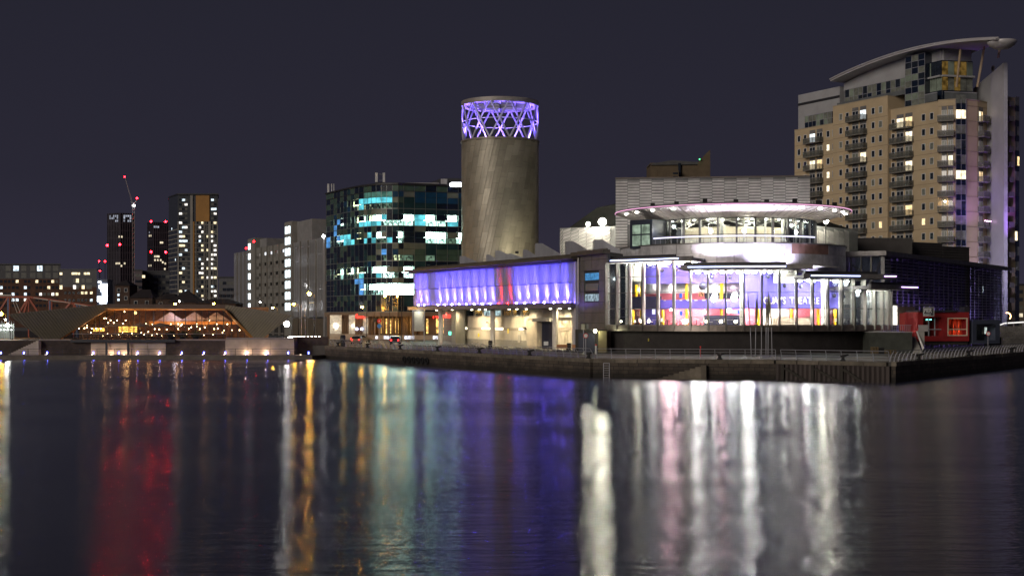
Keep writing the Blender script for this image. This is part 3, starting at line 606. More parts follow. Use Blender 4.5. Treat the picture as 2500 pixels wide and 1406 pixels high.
# --- residential tower (25 storeys)
Y = 860
t = thing('residential_tower', 'pale slab residential tower with orange strip and many lit windows at left', 'tower', (*P(470, Y), DECK))
fA = Fr(P(412, Y + 22), P(434, Y)); fB_ = Fr(P(434, Y), P(530, Y)); zt = Zp(473, Y); zc = Zp(541, Y)
G().prism([P(412, Y + 22), P(434, Y), P(532, Y), P(532, Y + 26), P(413, Y + 44)], 0, zt - .8).ob('core', mat('tower_dark_glazing', (.035, .04, .052), .3), t)
G().prism([P(411, Y + 22), P(433, Y - 1.5), P(534, Y - 1.5), P(534, Y + 27), P(411, Y + 46)], zt - .8, zt).ob('roof', MC['dark_steel'], t)
pc = mat('pale_tower_cladding', (.24, .225, .21), .7, var=.15, scale=.1); oc = mat('orange_tower_cladding', (.34, .17, .045), .7, var=.15, scale=.1)
for a, b_, top in ((519.8, 521.6, 541), (503, 504.5, 541), (530, 532, 541), (465, 471, 473), (509, 515, 541), (434, 437, 541), (498, 500, 541), (478, 480, 541)): G().box(fB_.u(a), fB_.u(b_), -.6, -.04, 0, Zp(top, Y)).ob('pilaster', pc, t, fB_)
G().box(fB_.u(478.5), fB_.u(511.5), -.5, -.03, zc, zt - 1).ob('cladding_panel', oc, t, fB_)
G().box(fB_.u(471), fB_.u(475), -.5, -.03, 4, zc).ob('cladding_panel', oc, t, fB_)
zs = [zt - 4 - 2.9 * k for k in range(26) if zt - 4 - 2.9 * k > 12]
for k, z in enumerate(zs):
    if k > 4: G().box(0, fB_.L, -.35, -.02, z - 1.50, z - 1.25 + .25 * (k % 2)).ob('floor_band', pc, t, fB_)
    if k > 5: G().box(0, fA.L, -.4, -.02, z - 1.6, z - 1.1).ob('floor_band', pc, t, fA)
for a, wd in ((441, 1.6), (448, 1.6), (454, 1.6), (468, .9), (481, .9), (488, 1.1), (494, 1.1), (506, .9), (519, 1.5), (525, 1.5)):
    lits = [winY, winW, winC, winW]
    windows(fB_, t, [fB_.u(a)], zs, wd * 1.2, 1.35, lambda i, j: R.choice(lits) if R.random() < (.42 if a in (441, 448, 454, 488, 494, 525, 519) else .30) else R.choice([darkg, winD]), name='window')
windows(fA, t, [fA.L * .35, fA.L * .75], zs[6:], 1.6, 1.4, rpick(.08, [winC], [darkg, winD]), name='window')
# --- low buildings between
def simple_block(name, lab, pa, pb, Y, top, mt, wz, wx, p_lit=.1, roof=None):
    f = Fr(P(pa, Y), P(pb, Y)); t = thing(name, lab, 'building', f.w(f.L / 2, 0, DECK))
    viewblock(f, 0, 12, 0, Zp(top, Y)).ob('wall', mt, t); viewblock(f, -.3, 12, Zp(top, Y), Zp(top, Y) + .7, .3).ob('roof', MC['dark_steel'], t)
    windows(f, t, [f.L * (i + .5) / wx for i in range(wx)], [Zp(top, Y) - 2.4 - 3 * j for j in range(wz)], 1.7, 1.4, rpick(p_lit, [winY, winW, wfy], [darkg, winD]))
    return t
simple_block('dark_apartment_block', 'dark mid-rise block with balcony bands below the red-lit skyscraper', 345, 414, 700, 664, mat('charcoal_render', (.05, .05, .06), .7), 5, 7, .08)
simple_block('dark_apartment_block', 'narrow reddish-grey block squeezed left of the dark mid-rise', 330, 347, 690, 661, mat('mauve_render', (.10, .075, .085), .7), 5, 2, .15)
simple_block('white_banded_block', 'low pale banded block between the residential tower and the car park', 534, 572, 640, 679, mat('banded_render', (.10, .10, .115), .7), 4, 4, .1)
def house(name, lab, pa, pb, Y, eave, apex, mt, hip=True, dep=10):
    f = Fr(P(pa, Y), P(pb, Y)); t = thing(name, lab, 'house', f.w(f.L / 2, 0, DECK)); ze, za = Zp(eave, Y), Zp(apex, Y)
    G().box(0, f.L, 0, dep, 0, ze).ob('wall', mt, t, f); g = G(); i_ = f.L * (.5 if hip else .28)
    a, b_, c, d = (-.4, -.4, ze), (f.L + .4, -.4, ze), (f.L + .4, dep + .4, ze), (-.4, dep + .4, ze); e, h = (i_, dep / 2, za), (f.L - i_ + .01, dep / 2, za)
    for q in ((a, b_, h, e), (b_, c, h), (c, d, e, h), (d, a, e)): g.poly(q)
    g.ob('roof', mat('slate_roof', (.032, .026, .028), .7), t, f)
    windows(f, t, [f.L * k for k in (.25, .75)], [ze - 1.6, ze - 4.4], 1.0, 1.2, rpick(.1, [winY], [darkg]), fm=mat('white_window_frame', (.6, .6, .6), .5))
    return t
rb2 = mat('brown_brick_render', (.075, .045, .034), .85, var=.3)
house('brick_turret', 'square brick tower with dark pyramid roof below the crane', 281, 316, 470, 697, 682, rb2)
t = thing('lit_stair_window', 'pair of pale lit square windows on the dark gable left of the brick turret', 'window', (*P(290, 430), DECK + 4)); ff = Fr(P(286, 430), P(294, 430))
for py in (720, 732): G().box(.1, .75, -.1, 0, Zp(py, 430) - .35, Zp(py, 430) + .35).ob('pane', winC, t, ff)
G().box(0, .9, .02, .3, DECK, Zp(714, 430)).ob('wall', rb2, t, ff)
house('terraced_house', 'dark gabled house with sloping slate roof right of the brick turret', 318, 372, 440, 727, 706, rb2, False)
house('terraced_house', 'dark pitched-roof house left of the tall gable behind the pavilion', 380, 430, 400, 730, 716, rb2, False)
house('gable_house', 'big dark roofed house with tall pointed gable behind the pavilion', 412, 482, 380, 738, 707, rb2)
house('terraced_house', 'low dark roofed house between the gable and the car park', 478, 575, 370, 741, 729, rb2, False)
# bare trees
def bare_tree(px, Y, h, lab, pz=DECK, group='bare trees behind the pavilion', col=(.075, .055, .045)):
    x, y = P(px, Y); t = thing('bare_tree', lab, 'tree', (x, y, pz), group); bk = mat('bare_bark', col, .9)
    G().tube((x, y, pz), (x, y, pz + h * .45), .14, 6, .09).ob('trunk', bk, t)
    rr = random.Random(px); g = G()
    def br(p, d, L_, r, n):
        q = p + d * L_; g.tube(p, q, r, 3, r * .6)
        if n == 0: return
        for _ in range(3): br(q, (d + Vector((rr.gauss(0, .42), rr.gauss(0, .42), rr.gauss(.1, .25)))).normalized(), L_ * .72, r * .6, n - 1)
    for _ in range(4): br(Vector((x, y, pz + h * (.28 + .17 * rr.random()))), Vector((rr.gauss(0, .4), rr.gauss(0, .4), 1)).normalized(), h * .2, .07, 3)
    g.ob('crown', bk, t)
for px, Y, h, lab in ((372, 300, 12, 'bare tree behind the pavilion roof left of the tall gable'), (403, 320, 10.5, 'slender bare tree just left of the tall gable'), (530, 290, 13, 'tall bare tree behind the pavilion left of the car park'), (547, 310, 10, 'shorter bare tree beside the car park edge'), (352, 330, 10, 'bare tree below the dark mid-rise block')): bare_tree(px, Y, h, lab)
# --- red truss swing bridge
Yb = 330; red = mat('red_painted_steel', (.30, .060, .028), .5, var=.2); bw = mat('blue_painted_steel', (.10, .14, .26), .5); cream = mat('cream_painted_steel', (.5, .45, .40), .5)
bg_ = thing('truss_bridge', 'old red steel truss swing bridge with blue posts behind the pavilion roof', 'bridge', (*P(60, Yb), DECK))
top = [(-80, 724), (28, 724), (70, 725), (122, 731), (175, 740), (205, 744), (245, 751)]
for dy in (0, 7):
    for a, b_ in zip(top, top[1:]):
        G().tube((*P(a[0], Yb + dy), Zp(a[1], Yb)), (*P(b_[0], Yb + dy), Zp(b_[1], Yb)), .30, 4).ob('top_chord', red, bg_)
    for a, b_ in zip([(82, 727), (122, 733), (182, 742)], [(118, 732), (172, 739.5), (214, 747)]):
        G().tube((*P(a[0], Yb + dy - .4), Zp(a[1], Yb)), (*P(b_[0], Yb + dy - .4), Zp(b_[1], Yb)), .10, 4).ob('handrail', cream, bg_)
    for px, mt, py in ((20, bw, 725), (23, red, 725), (70, red, 726), (122, bw, 731), (126, red, 731), (120, red, 731), (180, red, 741), (188, bw, 743), (195, bw, 744), (-40, bw, 724)): G().tube((*P(px, Yb + dy), DECK), (*P(px, Yb + dy), Zp(py, Yb)), .26 if mt is bw else .2, 4).ob('post', mt, bg_)
    for a, b_ in (((70, 726), (46, 766)), ((70, 726), (96, 766)), ((70, 726), (58, 766)), ((172, 740), (155, 760)), ((180, 742), (190, 756)), ((-28, 724), (0, 766)), ((-28, 724), (-60, 766)), ((20, 726), (-5, 766))): G().tube((*P(a[0], Yb + dy), Zp(a[1], Yb)), (*P(b_[0], Yb + dy), Zp(b_[1], Yb)), .3, 4).ob('diagonal', red, bg_)
    for a, b_ in (((28, 725), (42, 764)), ((34, 726), (50, 764))): G().tube((*P(a[0], Yb + dy - .5), Zp(a[1], Yb)), (*P(b_[0], Yb + dy - .5), Zp(b_[1], Yb)), .07, 4).ob('brace', cream, bg_)
G().box(P(-80, Yb)[0], P(30, Yb)[0], Yb - .5, Yb - .2, Zp(722.5, Yb), Zp(719, Yb)).ob('walkway_beam', cream, bg_)
G().box(P(-80, Yb)[0], P(260, Yb)[0], Yb, Yb + 7, DECK + 1.6, DECK + 2.4).ob('deck', MC['dark_steel'], bg_)
# things at the extreme left behind the pavilion wing: lit shelter, fence
gl = thing('lit_glass_shelter', 'brightly lit low glass shelter with white railings at the left frame edge', 'shelter', (*P(10, 250), TZ))
f = Fr(P(-30, 250), P(34, 250)); ws_ = emi('shelter_tube', (.9, 1, .92), 12)
for j, (z, e) in enumerate(((4.2, 1), (5.0, 1))):
    for k in range(7): G().tube((f.L * k / 7 + .15, -.1, z + .6), (f.L * k / 7 + .45, -.1, z + .6), .05, 6).ob('tube_lamp', ws_, gl, f)
for k in range(12): G().box(f.L * k / 11 - .03, f.L * k / 11 + .03, 0, .06, DECK, 6.4).ob('post', rail_m, gl, f)
G().box(0, f.L, .1, .15, DECK, 5.9).ob('pane', mat('frosted_panel', (.25, .27, .25), .4), gl, f)
lamp('POINT', (*P(12, 248), 5.6), (.85, 1, .9), 120, parent=gl)
# ================================================================== CAR PARK
cpk = mesh_mat('car_park_mesh', (.30, .30, .315), .50); cpl = mat('car_park_concrete', (.20, .192, .18), .8, var=.15, scale=.2); cpd = mat('car_park_dark', (.035, .033, .035), .8)
f = Fr((-84.9, 412.6), (-45.3, 329.7)); t = thing('multi_storey_car_park', 'grey multi-storey car park with two lit stair shafts behind the pavilion', 'car park', f.w(f.L / 2, 0, DECK))
ZT = 26.7; uM_a, uM_b = f.u(623), f.u(700)
G().prism([f.w(0, 7, 0)[:2], f.w(f.L, 7, 0)[:2], f.w(f.L, 14, 0)[:2], f.w(0, 18, 0)[:2]], 0, ZT - 1).ob('core', mat('car_park_inner_wall', (.16, .16, .17), .8, var=.4, scale=.15), t)
for j in range(9): G().box(0, f.L, .3, 7, ZT - 2.9 * j - .9, ZT - 2.9 * j - .55).ob('deck', cpl, t, f)
G().box(uM_a, uM_b, .5, 6.9, 0, ZT - 1).ob('dark_infill', cpd, t, f)
for u_, z_, e_ in ((5, 24.2, 60), (62, 24.2, 260), (78, 21.3, 120), (64, 15.5, 60), (80, 12.6, 160), (66, 9.8, 160), (84, 6.8, 120), (4, 12.5, 40)): lamp('POINT', f.w(u_, 3.5, z_), (.92, .95, 1), e_ * 7, r=.2, parent=t, name='deck_lamp')
uS1a, uS1b, uM0, uS2a, uS2b = f.u(609), f.u(622), f.u(624), f.u(699), f.u(717)
def mesh_bay(u0, u1, nb, z0=DECK + 5, z1=ZT):
    for k in range(nb):
        a = u0 + (u1 - u0) * k / nb; b_ = u0 + (u1 - u0) * (k + 1) / nb
        g = G(); nn = max(2, int((b_ - a) / .9))
        for j in range(nn): g.box(a + (b_ - a) * j / nn + .08, a + (b_ - a) * (j + 1) / nn - .05, -.05 * (j % 2), .02, z0, z1)
        g.ob('mesh_panel', cpk, t, f); G().box(b_ - .10, b_ + .10, -.35, .05, DECK, z1).ob('post', cpl, t, f)
mesh_bay(0, uS1a, 4); mesh_bay(uS2b, f.L - 1.2, 4)
G().box(f.L - 1.2, f.L + .3, -.4, 6, DECK, ZT + .3).ob('corner_column', mat('pale_grey_cladding', (.22, .215, .22), .6), t, f)
for (a, b_, top, dep) in ((uS1a, uM0 + 1.2, 30.0, 12), (uS2a, uS2b, 32.4, 14)):
    G().box(a, b_, -.5, dep, 0, top).ob('stair_shaft', cpl, t, f)
G().box(uS1b, uS1b + 9, 1, 8, ZT - 1, 29.6).ob('roof_box', MC['pale_grey_cladding'], t, f); G().box(uS2b - 1, uS2b + 13, 1, 7, ZT - 1, 32.2).ob('roof_box', MC['pale_grey_cladding'], t, f)
G().box(uS2b + .2, f.L - 1.2, -.3, .4, DECK, DECK + 4.6).ob('base_wall', mat('brown_base', (.10, .08, .06), .8), t, f)
nb = 5
for k in range(nb):
    a = uM0 + 1.2 + (uS2a - uM0 - 1.2) * k / nb; b_ = uM0 + 1.2 + (uS2a - uM0 - 1.2) * (k + 1) / nb
    for j in range(8):
        z0 = ZT - 2.9 * j
        G().box(a + .06, b_ - .1, -.1, .2, z0 - 1.25, z0 - .02 if j else z0 + .3).ob('spandrel', cpl, t, f)
        if j < 7:
            G().box(a + .06, a + (b_ - a) * (.42 - .05 * k + (.0)), -.04, .2, z0 - 2.9, z0 - 1.25).ob('parapet_panel', cpl, t, f)
            G().box(a + .1, b_ - .1, -.04, .2, z0 - 2.9, z0 - 2.1).ob('parapet_panel', cpl, t, f)
    G().box(b_ - .10, b_ + .10, -.5, .1, DECK, ZT + .3).ob('post', cpl, t, f)
sw = emi('stair_light_white', (.80, .95, 1), 3.2); lvl = emi('car_park_strip', (.9, .92, 1), 1.6, .5, .7)
for j in range(9):
    z0 = 31.2 - 2.9 * j - 1.9
    if j < 8:
        for ua, ub in ((f.u(701.5), f.u(706.5)), (f.u(709), f.u(713))): G().box(ua, ub, -.62, -.5, z0, z0 + 1.9).ob('lit_window', sw, t, f)
    z1 = 28.6 - 2.9 * j - 1.7
    if j < 8: G().box(f.u(611), f.u(615.5), -.62, -.5, z1, z1 + 1.7).ob('lit_window', sw, t, f)
for k, (wd, h_) in enumerate(((.5, 1.1), (.6, .8), (.6, .6), (.5, .7), (.9, 1.2))):
    a = uM0 + 1.2 + (uS2a - uM0 - 1.2) * (k + .42) / nb; G().box(a, a + 8 * wd * .5, .05, .1, ZT - 2.1, ZT - 1.3).ob('lit_deck_patch', mat('painted_deck_light', (.5, .5, .52), .7) if k in (0, 3) else lvl, t, f)  # plates without emission carry the lamplit deck tone in their colour
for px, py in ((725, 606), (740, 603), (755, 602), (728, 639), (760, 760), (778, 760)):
    u = f.u(px); z = f.z(px, py); G().box(u - .9, u + .9, -.22, -.16, z - .12, z + .12).ob('lit_deck_patch', mat('painted_deck_glow', (.30, .30, .34), .6), t, f)  # paler plates: lit decks behind the mesh, put into the colour
lamp('POINT', f.w(uS2b + 5, -2.2, 22), (.85, .9, 1), 60, parent=t); lamp('POINT', f.w(uS2b + 5, -2.2, 9), (.85, .9, 1), 60, parent=t)
for px, py, Y, lab in ((601, 606, 380, 'red warning light on the left end of the car park roof'), (620, 590, 372, 'red warning light on top of the left stair shaft of the car park')): redlight(px, py, Y, .26, lab, redl_small)
x, y = P(790, 330); t2 = thing('roof_floodlight', 'white floodlight on the right corner of the car park roof', 'floodlight', (x, y, Zp(577, 330))); G().ball((x, y, Zp(577, 330)), .38, 8).ob('lamp', emi('flood_white', (.95, .97, 1), 60), t2); G().tube((x, y + .2, 26), (x, y + .2, Zp(579, 330)), .06).ob('pole', iron, t2)

# ================================================================== OFFICE BLOCK with curved chequered glass front
ot = thing('glass_office_block', 'curved chequered green and blue glass office block with brightly lit floors', 'office building', (-25, 292, DECK))
tab = [(780, 317), (797, 312), (840, 301.5), (878, 294.5), (923, 290), (970, 289.2), (1128, 293.6), (1180, 295)]
def Yo(px):
    for (a, ya), (b_, yb) in zip(tab, tab[1:]):
        if a <= px <= b_: return ya + (yb - ya) * (px - a) / (b_ - a)
mz = [44, 78, 108, 134, 160, 185, 210, 236, 260, 286, 313, 340, 368, 397, 425, 455, 485, 518, 552, 590, 630, 657, 683, 715, 747, 783, 820, 860, 900, 943, 985, 1029, 1073, 1119, 1165, 1207, 1250, 1420, 1590, 1760, 1930, 2100, 2240]
mz = [44, 108, 160, 210, 260, 313, 368, 425, 485, 552, 630, 683, 747, 820, 900, 985, 1073, 1165, 1250, 1420, 1590, 1760, 1930, 2100, 2290]
mx = [790 + z / 6.39 for z in mz]
pts = [P(x, Yo(x)) for x in mx]; bays = [Fr(a, b_) for a, b_ in zip(pts, pts[1:])]
oz = lambda py: EYE + (HZ - py) / F * 290
lines = [452, 467.3, 509.7, 551.5, 593.7, 636.7, 678.7, 720, 761]
og = {'k': mat('navy_spandrel_glass', (.008, .014, .030), .12, spec=.9, var=.3), 'g': mat('green_spandrel_glass', (.055, .095, .075), .22, spec=.7, var=.25), 'b': mat('blue_spandrel_glass', (.010, .050, .115), .15, spec=.9, var=.25),
      't': mat('teal_spandrel_glass', (.014, .040, .050), .15, spec=.9, var=.3), 'o': mat('olive_panel', (.13, .15, .12), .4, var=.2),
      'C': emi('office_cyan_glow', (.10, .50, .58), 1.3, .5, .5), 'G': emi('office_green_glow', (.12, .30, .24), .5, .4, .7), 'B': emi('office_blue_glow', (.12, .38, .85), .8, .35, .8)}
ogl = glass('office_glass', (.88, .96, .94), .05)
oWl = emi('office_lit_white_low', (.68, 1.0, .88), 2.3, .5, .6); oXl = emi('office_lit_blazing_low', (.8, 1, .97), 3.4, .4, .6); oYl = emi('office_lit_yellow_low', (.95, .92, .55), 1.5, .6, .8)
oW = emi('office_lit_white', (.72, 1.0, .85), 18, .6, .45); oY = emi('office_lit_yellow', (.95, .95, .52), 6.5, .6, .6); oD = emi('office_lit_dim', (.30, .42, .30), .55, .6, .8); oX = emi('office_lit_blazing', (.74, 1, .95), 36, .2, .4)
# three rows per floor: spandrel / upper pane / lower pane ; one letter per bay (24 bays)
rows = [('ggkkgktgkkggkkkkggggkgkk', None, None),
        ('kggkgkgtgkGGGGGGbbobbbob', 'gkgtkbYYkCCCCCCCogtbbbbt', 'kkgkYtbYYCYDDDDDtttttkkt'),
        ('ggbgtktgkgogoogktttttttt', 'gtWBkktYWkYWWWCkkkWCWkWk', 'YgBtDDDtWCCCCCWWWWWCWWCk'),
        ('kkBgggtYtgkkgktkttkokkkk', 'BWWBCCCYbgoCWWokkWkkWWoWW', 'BWWYYCCCgkCDCDDCkWkkWWDWY'),
        ('kgkkggktkkkkkgkkokootttk', 'kktkgkktkktkkoBkboogtggg', 'DDtkkkgktktggkDkYDDgDggg'),
        ('kkkggtgkkktbkokkktktkkkk', 'gYWtYWtYWgkWWWWoooWkkttY', 'YYWtYDYYYCkkXCXXDkXkkttg'),
        ('kktktttkBBtkkkkkoowgkkkk', 'kktkkkktWBWWWWWXXWWXXXXX', 'kktktkktWBWWWWXXXXXXXXXX'),
        ('kkkgtgtgkkkgkttkkktkkkkk', 'kkgkgktktkgkkktkkktkkkkk', 'kkkkktktkkgkktkktkkkkkkk')]
frm = mat('office_frame', (.20, .22, .22), .4, .5)
furn = mat('office_furniture', (.01, .02, .022), .7)
for fi in range(8):
    zt_, zb = oz(lines[fi]), oz(lines[fi + 1]); h3 = (zt_ - zb) / 3
    for r_ in range(3):
        row = rows[fi][r_]
        if row is None: continue
        z1 = zt_ - h3 * r_ if fi else zt_; z0 = z1 - h3 if fi else zb
        for i, fr_ in enumerate(bays):
            c = row[i % len(row)]; nm = ('spandrel_pane', 'upper_pane', 'lower_pane')[r_]
            if c in 'WYDX':
                mt = {'W': oW, 'Y': oY, 'D': oD, 'X': oX}[c] if r_ == 1 else {'W': oWl, 'Y': oYl, 'D': oD, 'X': oXl if fi < 6 else oX}[c]
                G().box(.03, fr_.L - .03, 0, .03, z0 + .04, z1 - .04).ob(nm, ogl, ot, fr_)
                G().box(0, fr_.L, 1.5, 1.55, z0, z1).ob('lit_interior', mt, ot, fr_)
                if r_ == 2:
                    g = G(); k = max(1, int(fr_.L / 1.7))
                    for j in range(k):
                        u = fr_.L * (j + .25 + .4 * R.random()) / k; hh = .5 + .25 * R.random()
                        g.box(u - .45, u + .25, .5, 1.2, z0 + .65, z0 + .72); g.box(u - .4, u - .34, .6, 1.1, z0, z0 + .65); g.box(u - .1, u + .22, .6, .7, z0 + .78, z0 + 1.05)
                        if R.random() < .7: g.box(u + .35, u + .75, .6, 1.0, z0 + .40, z0 + .50); g.box(u + .35, u + .42, .6, 1.0, z0 + .5, z0 + .5 + hh); g.box(u + .52, u + .58, .7, .9, z0, z0 + .4)
                    g.ob('desk_row', furn, ot, fr_)
            else:
                mt = og.get(c, og['k']); G().box(.03, fr_.L - .03, 0, .06, z0 + .04, z1 - .04).ob(nm, mt, ot, fr_)
    for i, fr_ in enumerate(bays):
        g = G().box(-.01, fr_.L + .01, -.07, .10, zb - .07, zb + .07)
        if fi == 0: g.box(-.02, fr_.L + .02, -.35, .3, oz(452), oz(449)); g.box(-.02, fr_.L + .02, .3, 1.2, oz(449) - .3, oz(446.5))
        g.ob('floor_edge', frm if fi else MC['dark_steel'], ot, fr_)
for i, fr_ in enumerate(bays):
    G().box(-.035, .035, -.05, .12, oz(761), oz(452)).ob('mullion', frm, ot, fr_)
back = [(p[0] * 1.0, p[1]) for p in [bays[k].w(bays[k].L / 2, 1.62, 0)[:2] for k in range(len(bays))]]
G().prism(back + [(back[-1][0] + 2, 330), (back[0][0] + 3, 330)], oz(768), oz(449)).ob('core', furn, ot)
# roof plant, antennas, lit sign
G().box(P(960, 296)[0], P(1073, 300)[0], 297, 303, oz(449), oz(438.5)).ob('plant_screen', mat('pale_plant_screen', (.30, .29, .30), .6), ot)
G().box(P(1076, 296)[0], P(1094, 300)[0], 296, 303, oz(449), oz(430)).ob('plant_room', MC['pale_plant_screen'], ot)
G().slab([(P(1040, 300)[0], 300, oz(440)), (P(1076, 300)[0], 300, oz(424)), (P(1130, 300)[0], 300, oz(424)), (P(1130, 300)[0], 300, oz(446))], 3).ob('lift_overrun', MC['dark_steel'], ot)
sgn = thing('blank_roof_sign', 'glowing white rounded roof sign on the office block beside the drum tower', 'sign', (*P(1113, 293), oz(448)))
f = Fr(P(1098, 292.5), P(1129, 292.5)); G().slab([(.35, -.2, oz(453.5)), (0, -.2, oz(451)), (0, -.2, oz(445.5)), (.35, -.2, oz(443)), (f.L - .3, -.2, oz(443)), (f.L, -.2, oz(445.5)), (f.L, -.2, oz(451)), (f.L - .3, -.2, oz(453.5))][::-1], .3).ob('lightbox', emi('sign_white', (.93, .95, 1), 7), sgn, f)
G().box(.4, f.L - .4, .12, .4, oz(456), oz(450)).ob('bracket', iron, sgn, f)
for pa, pb, y0, y1, lab in ((916, 940, 422, 446, 'pair of tall white antenna panels on a frame at the middle of the office roof'), (799, 816, 449, 474, 'white antenna rack at the left end of the office roof')):
    Y = Yo(pa) + 1.5; an = thing('roof_antenna', lab, 'antenna', (*P((pa + pb) / 2, Y), Zp(y1, Y)))
    xa, xb = P(pa, Y)[0], P(pb, Y)[0]
    for x in ((xa, xa + .55), (xb - .5, xb)) if pa > 900 else ((xa, xa + .45), (xb - .7, xb - .5), (xb - .2, xb)): G().box(x[0], x[1], Y, Y + .3, Zp(y1 - 1, Y), Zp(y0, Y)).ob('antenna_panel', mat('white_antenna', (.5, .5, .52), .5), an)
    for py in (y0 + 4, y1 - 5): G().box(xa, xb, Y + .31, Y + .4, Zp(py, Y), Zp(py, Y) + .1).ob('crossbar', frm, an)
    G().box(xa, xb, Y + .1, Y + .5, Zp(y1 + 3, Y), Zp(y1 - 1, Y)).ob('base', iron, an)
# ground floor: stone colonnade, metallic lit panels, restaurants with red neon
zg = oz(761); zs = oz(769)
for i, fr_ in enumerate(bays):
    G().box(0, fr_.L, -.5, .4, zs - .25, zg - .08).ob('ground_fascia', mat('brown_stone', (.20, .15, .11), .7, var=.2), ot, fr_)
fg = Fr(P(797, 296), P(1130, 292)); ub = lambda p: fg.u(p)
gz = lambda py: Zp(py, 293)
silver = mat('hammered_silver_panel', (.50, .50, .46), .32, .7, var=.45, scale=1.6, bump=.6, bscale=3)
for a, b_ in ((806, 834), (852, 867), (884, 900)): G().box(ub(a), ub(b_), -.1, .2, gz(815), gz(769)).ob('silver_panel', silver, ot, fg)
for k in range(4): G().box(ub(835 + k * 4.4), ub(837 + k * 4.4), -.3, .1, gz(815), gz(778)).ob('column', mat('brown_column', (.11, .065, .035), .7), ot, fg)
for px in (868, 874, 880, 900, 906, 913, 925, 934, 946, 956, 967, 985, 991, 1003, 1012, 1027, 1033): G().box(ub(px), ub(px) + .45, -.45, .1, gz(817), gz(772)).ob('column', MC['brown_column'], ot, fg)
for px, wd in ((923, 7), (941, 6), (951, 5), (964, 8), (988, 6), (1001, 7), (1040, 5), (1064, 6), (1078, 5)):
    G().box(ub(px), ub(px + wd), .3, .35, gz(814), gz(778)).ob('lit_window', emi('shop_amber', (1, .62, .18), 1.5, .75, 1.5), ot, fg)
G().box(ub(797), ub(1130), .6, 1.0, DECK, gz(768)).ob('ground_wall', mat('ground_brown_wall', (.10, .06, .04), .8), ot, fg)
G().box(ub(806), ub(900), -.4, .3, DECK, gz(815.5)).ob('plinth', mat('plinth_stone', (.28, .24, .20), .8), ot, fg); G().box(ub(900), ub(1130), -.4, .3, DECK, gz(818)).ob('plinth', MC['plinth_stone'], ot, fg)
for a, b_ in ((918, 924), (938, 969), (988, 1004), (1006, 1012), (1058, 1070)): G().box(ub(a), ub(b_), -.5, -.42, gz(827.5), gz(820)).ob('poster_light', emi('poster_light', (.9, .9, 1), 1.3, .6, 2), ot, fg)
lamp('POINT', fg.w(ub(816), -1.5, gz(795)), (1, .96, .80), 160, parent=ot); lamp('POINT', fg.w(ub(858), -1.6, gz(795)), (1, .9, .75), 60, parent=ot)
for px in (930, 948, 968, 1000, 1030): lamp('POINT', fg.w(ub(px), -1.6, gz(785)), (1, .60, .22), 80, parent=ot)
neon = emi('red_neon', (1, .03, .02), 6)
for px, s_, sz, lab in ((871, "Nando's", 1.25, "small red neon restaurant sign reading Nando's above the silver panels"), (1058, "Nando's", 1.7, 'larger red neon sign partly hidden behind the mesh stair tower')):
    me = text_mesh(s_, sz, .05, neon, .02, xs=.42 if px < 900 else .85); me2 = tag(inst('neon_sign', me, None, fg, (ub(px), -.75, gz(776.5))), lab, 'sign')
for px in (873.5, 885): G().lathe([(.001, 0), (.3, 0), (.3, .1), (.001, .1)], 0, 0, 10).ob('lit_emblem', emi('blue_white_sign', (.6, .65, 1), 5), ot, M=fg.M @ Matrix.Translation((ub(px), -.8, gz(803))) @ Matrix.Rotation(PI / 2, 4, 'X'))
# ================================================================== DRUM TOWER with lattice crown
TX, TY, TR = -2.30, 260.0, 7.38
tw = thing('lattice_drum_tower', 'tall shingled steel drum tower crowned by a purple-lit lattice ring', 'tower', (TX, TY, DECK))
shell = mat('weathered_steel_shingle', (.26, .238, .195), .45, .3, var=.18, scale=.3, rnd=.16, bump=.15, bscale=1.5)
shell_u = mat('steel_under_skin', (.12, .105, .085), .6, .4)
ZL = 40.8; ZR = 48.1
G().lathe([(TR - .06, DECK), (TR - .06, ZL)], TX, TY, 72).ob('skin', shell_u, tw)
# spiral courses of shingles: thin rhombic plates leaning right as they climb
nC = 36; hS = 3.05; lean = .20; zb0 = 15.0
sh_meshes = {}
def shingle(t0, t1, z0, z1, sk):
    g = G(); ro = TR + .05; q = []
    for tt, z in ((t0, z0), (t1, z0), (t1 + sk, z1), (t0 + sk, z1)):
        q.append((ro * math.sin(tt), -ro * math.cos(tt), z))
    mid = [((t0 + t1) / 2, z0), ((t0 + t1) / 2 + sk, z1)]
    m0 = ((ro + .0) * math.sin(mid[0][0]), -(ro + .0) * math.cos(mid[0][0]), z0); m1 = (ro * math.sin(mid[1][0]), -ro * math.cos(mid[1][0]), z1)
    g.v = [q[0], m0, q[1], q[2], m1, q[3]]; k = 6
    rr = (TR - .01) / ro
    g.v += [(x * rr, y * rr, z) for x, y, z in g.v[:6]]
    g.f = [(0, 1, 4, 5), (1, 2, 3, 4), (0, 6, 7, 1), (1, 7, 8, 2), (2, 8, 9, 3), (3, 9, 10, 4), (4, 10, 11, 5), (5, 11, 6, 0)]; return g
base_me = shingle(0, 2 * PI / nC - .006, 0, hS - .05, lean * hS / 3.05 * .45).mesh(shell)
step = 2 * PI / nC; cnt = 0
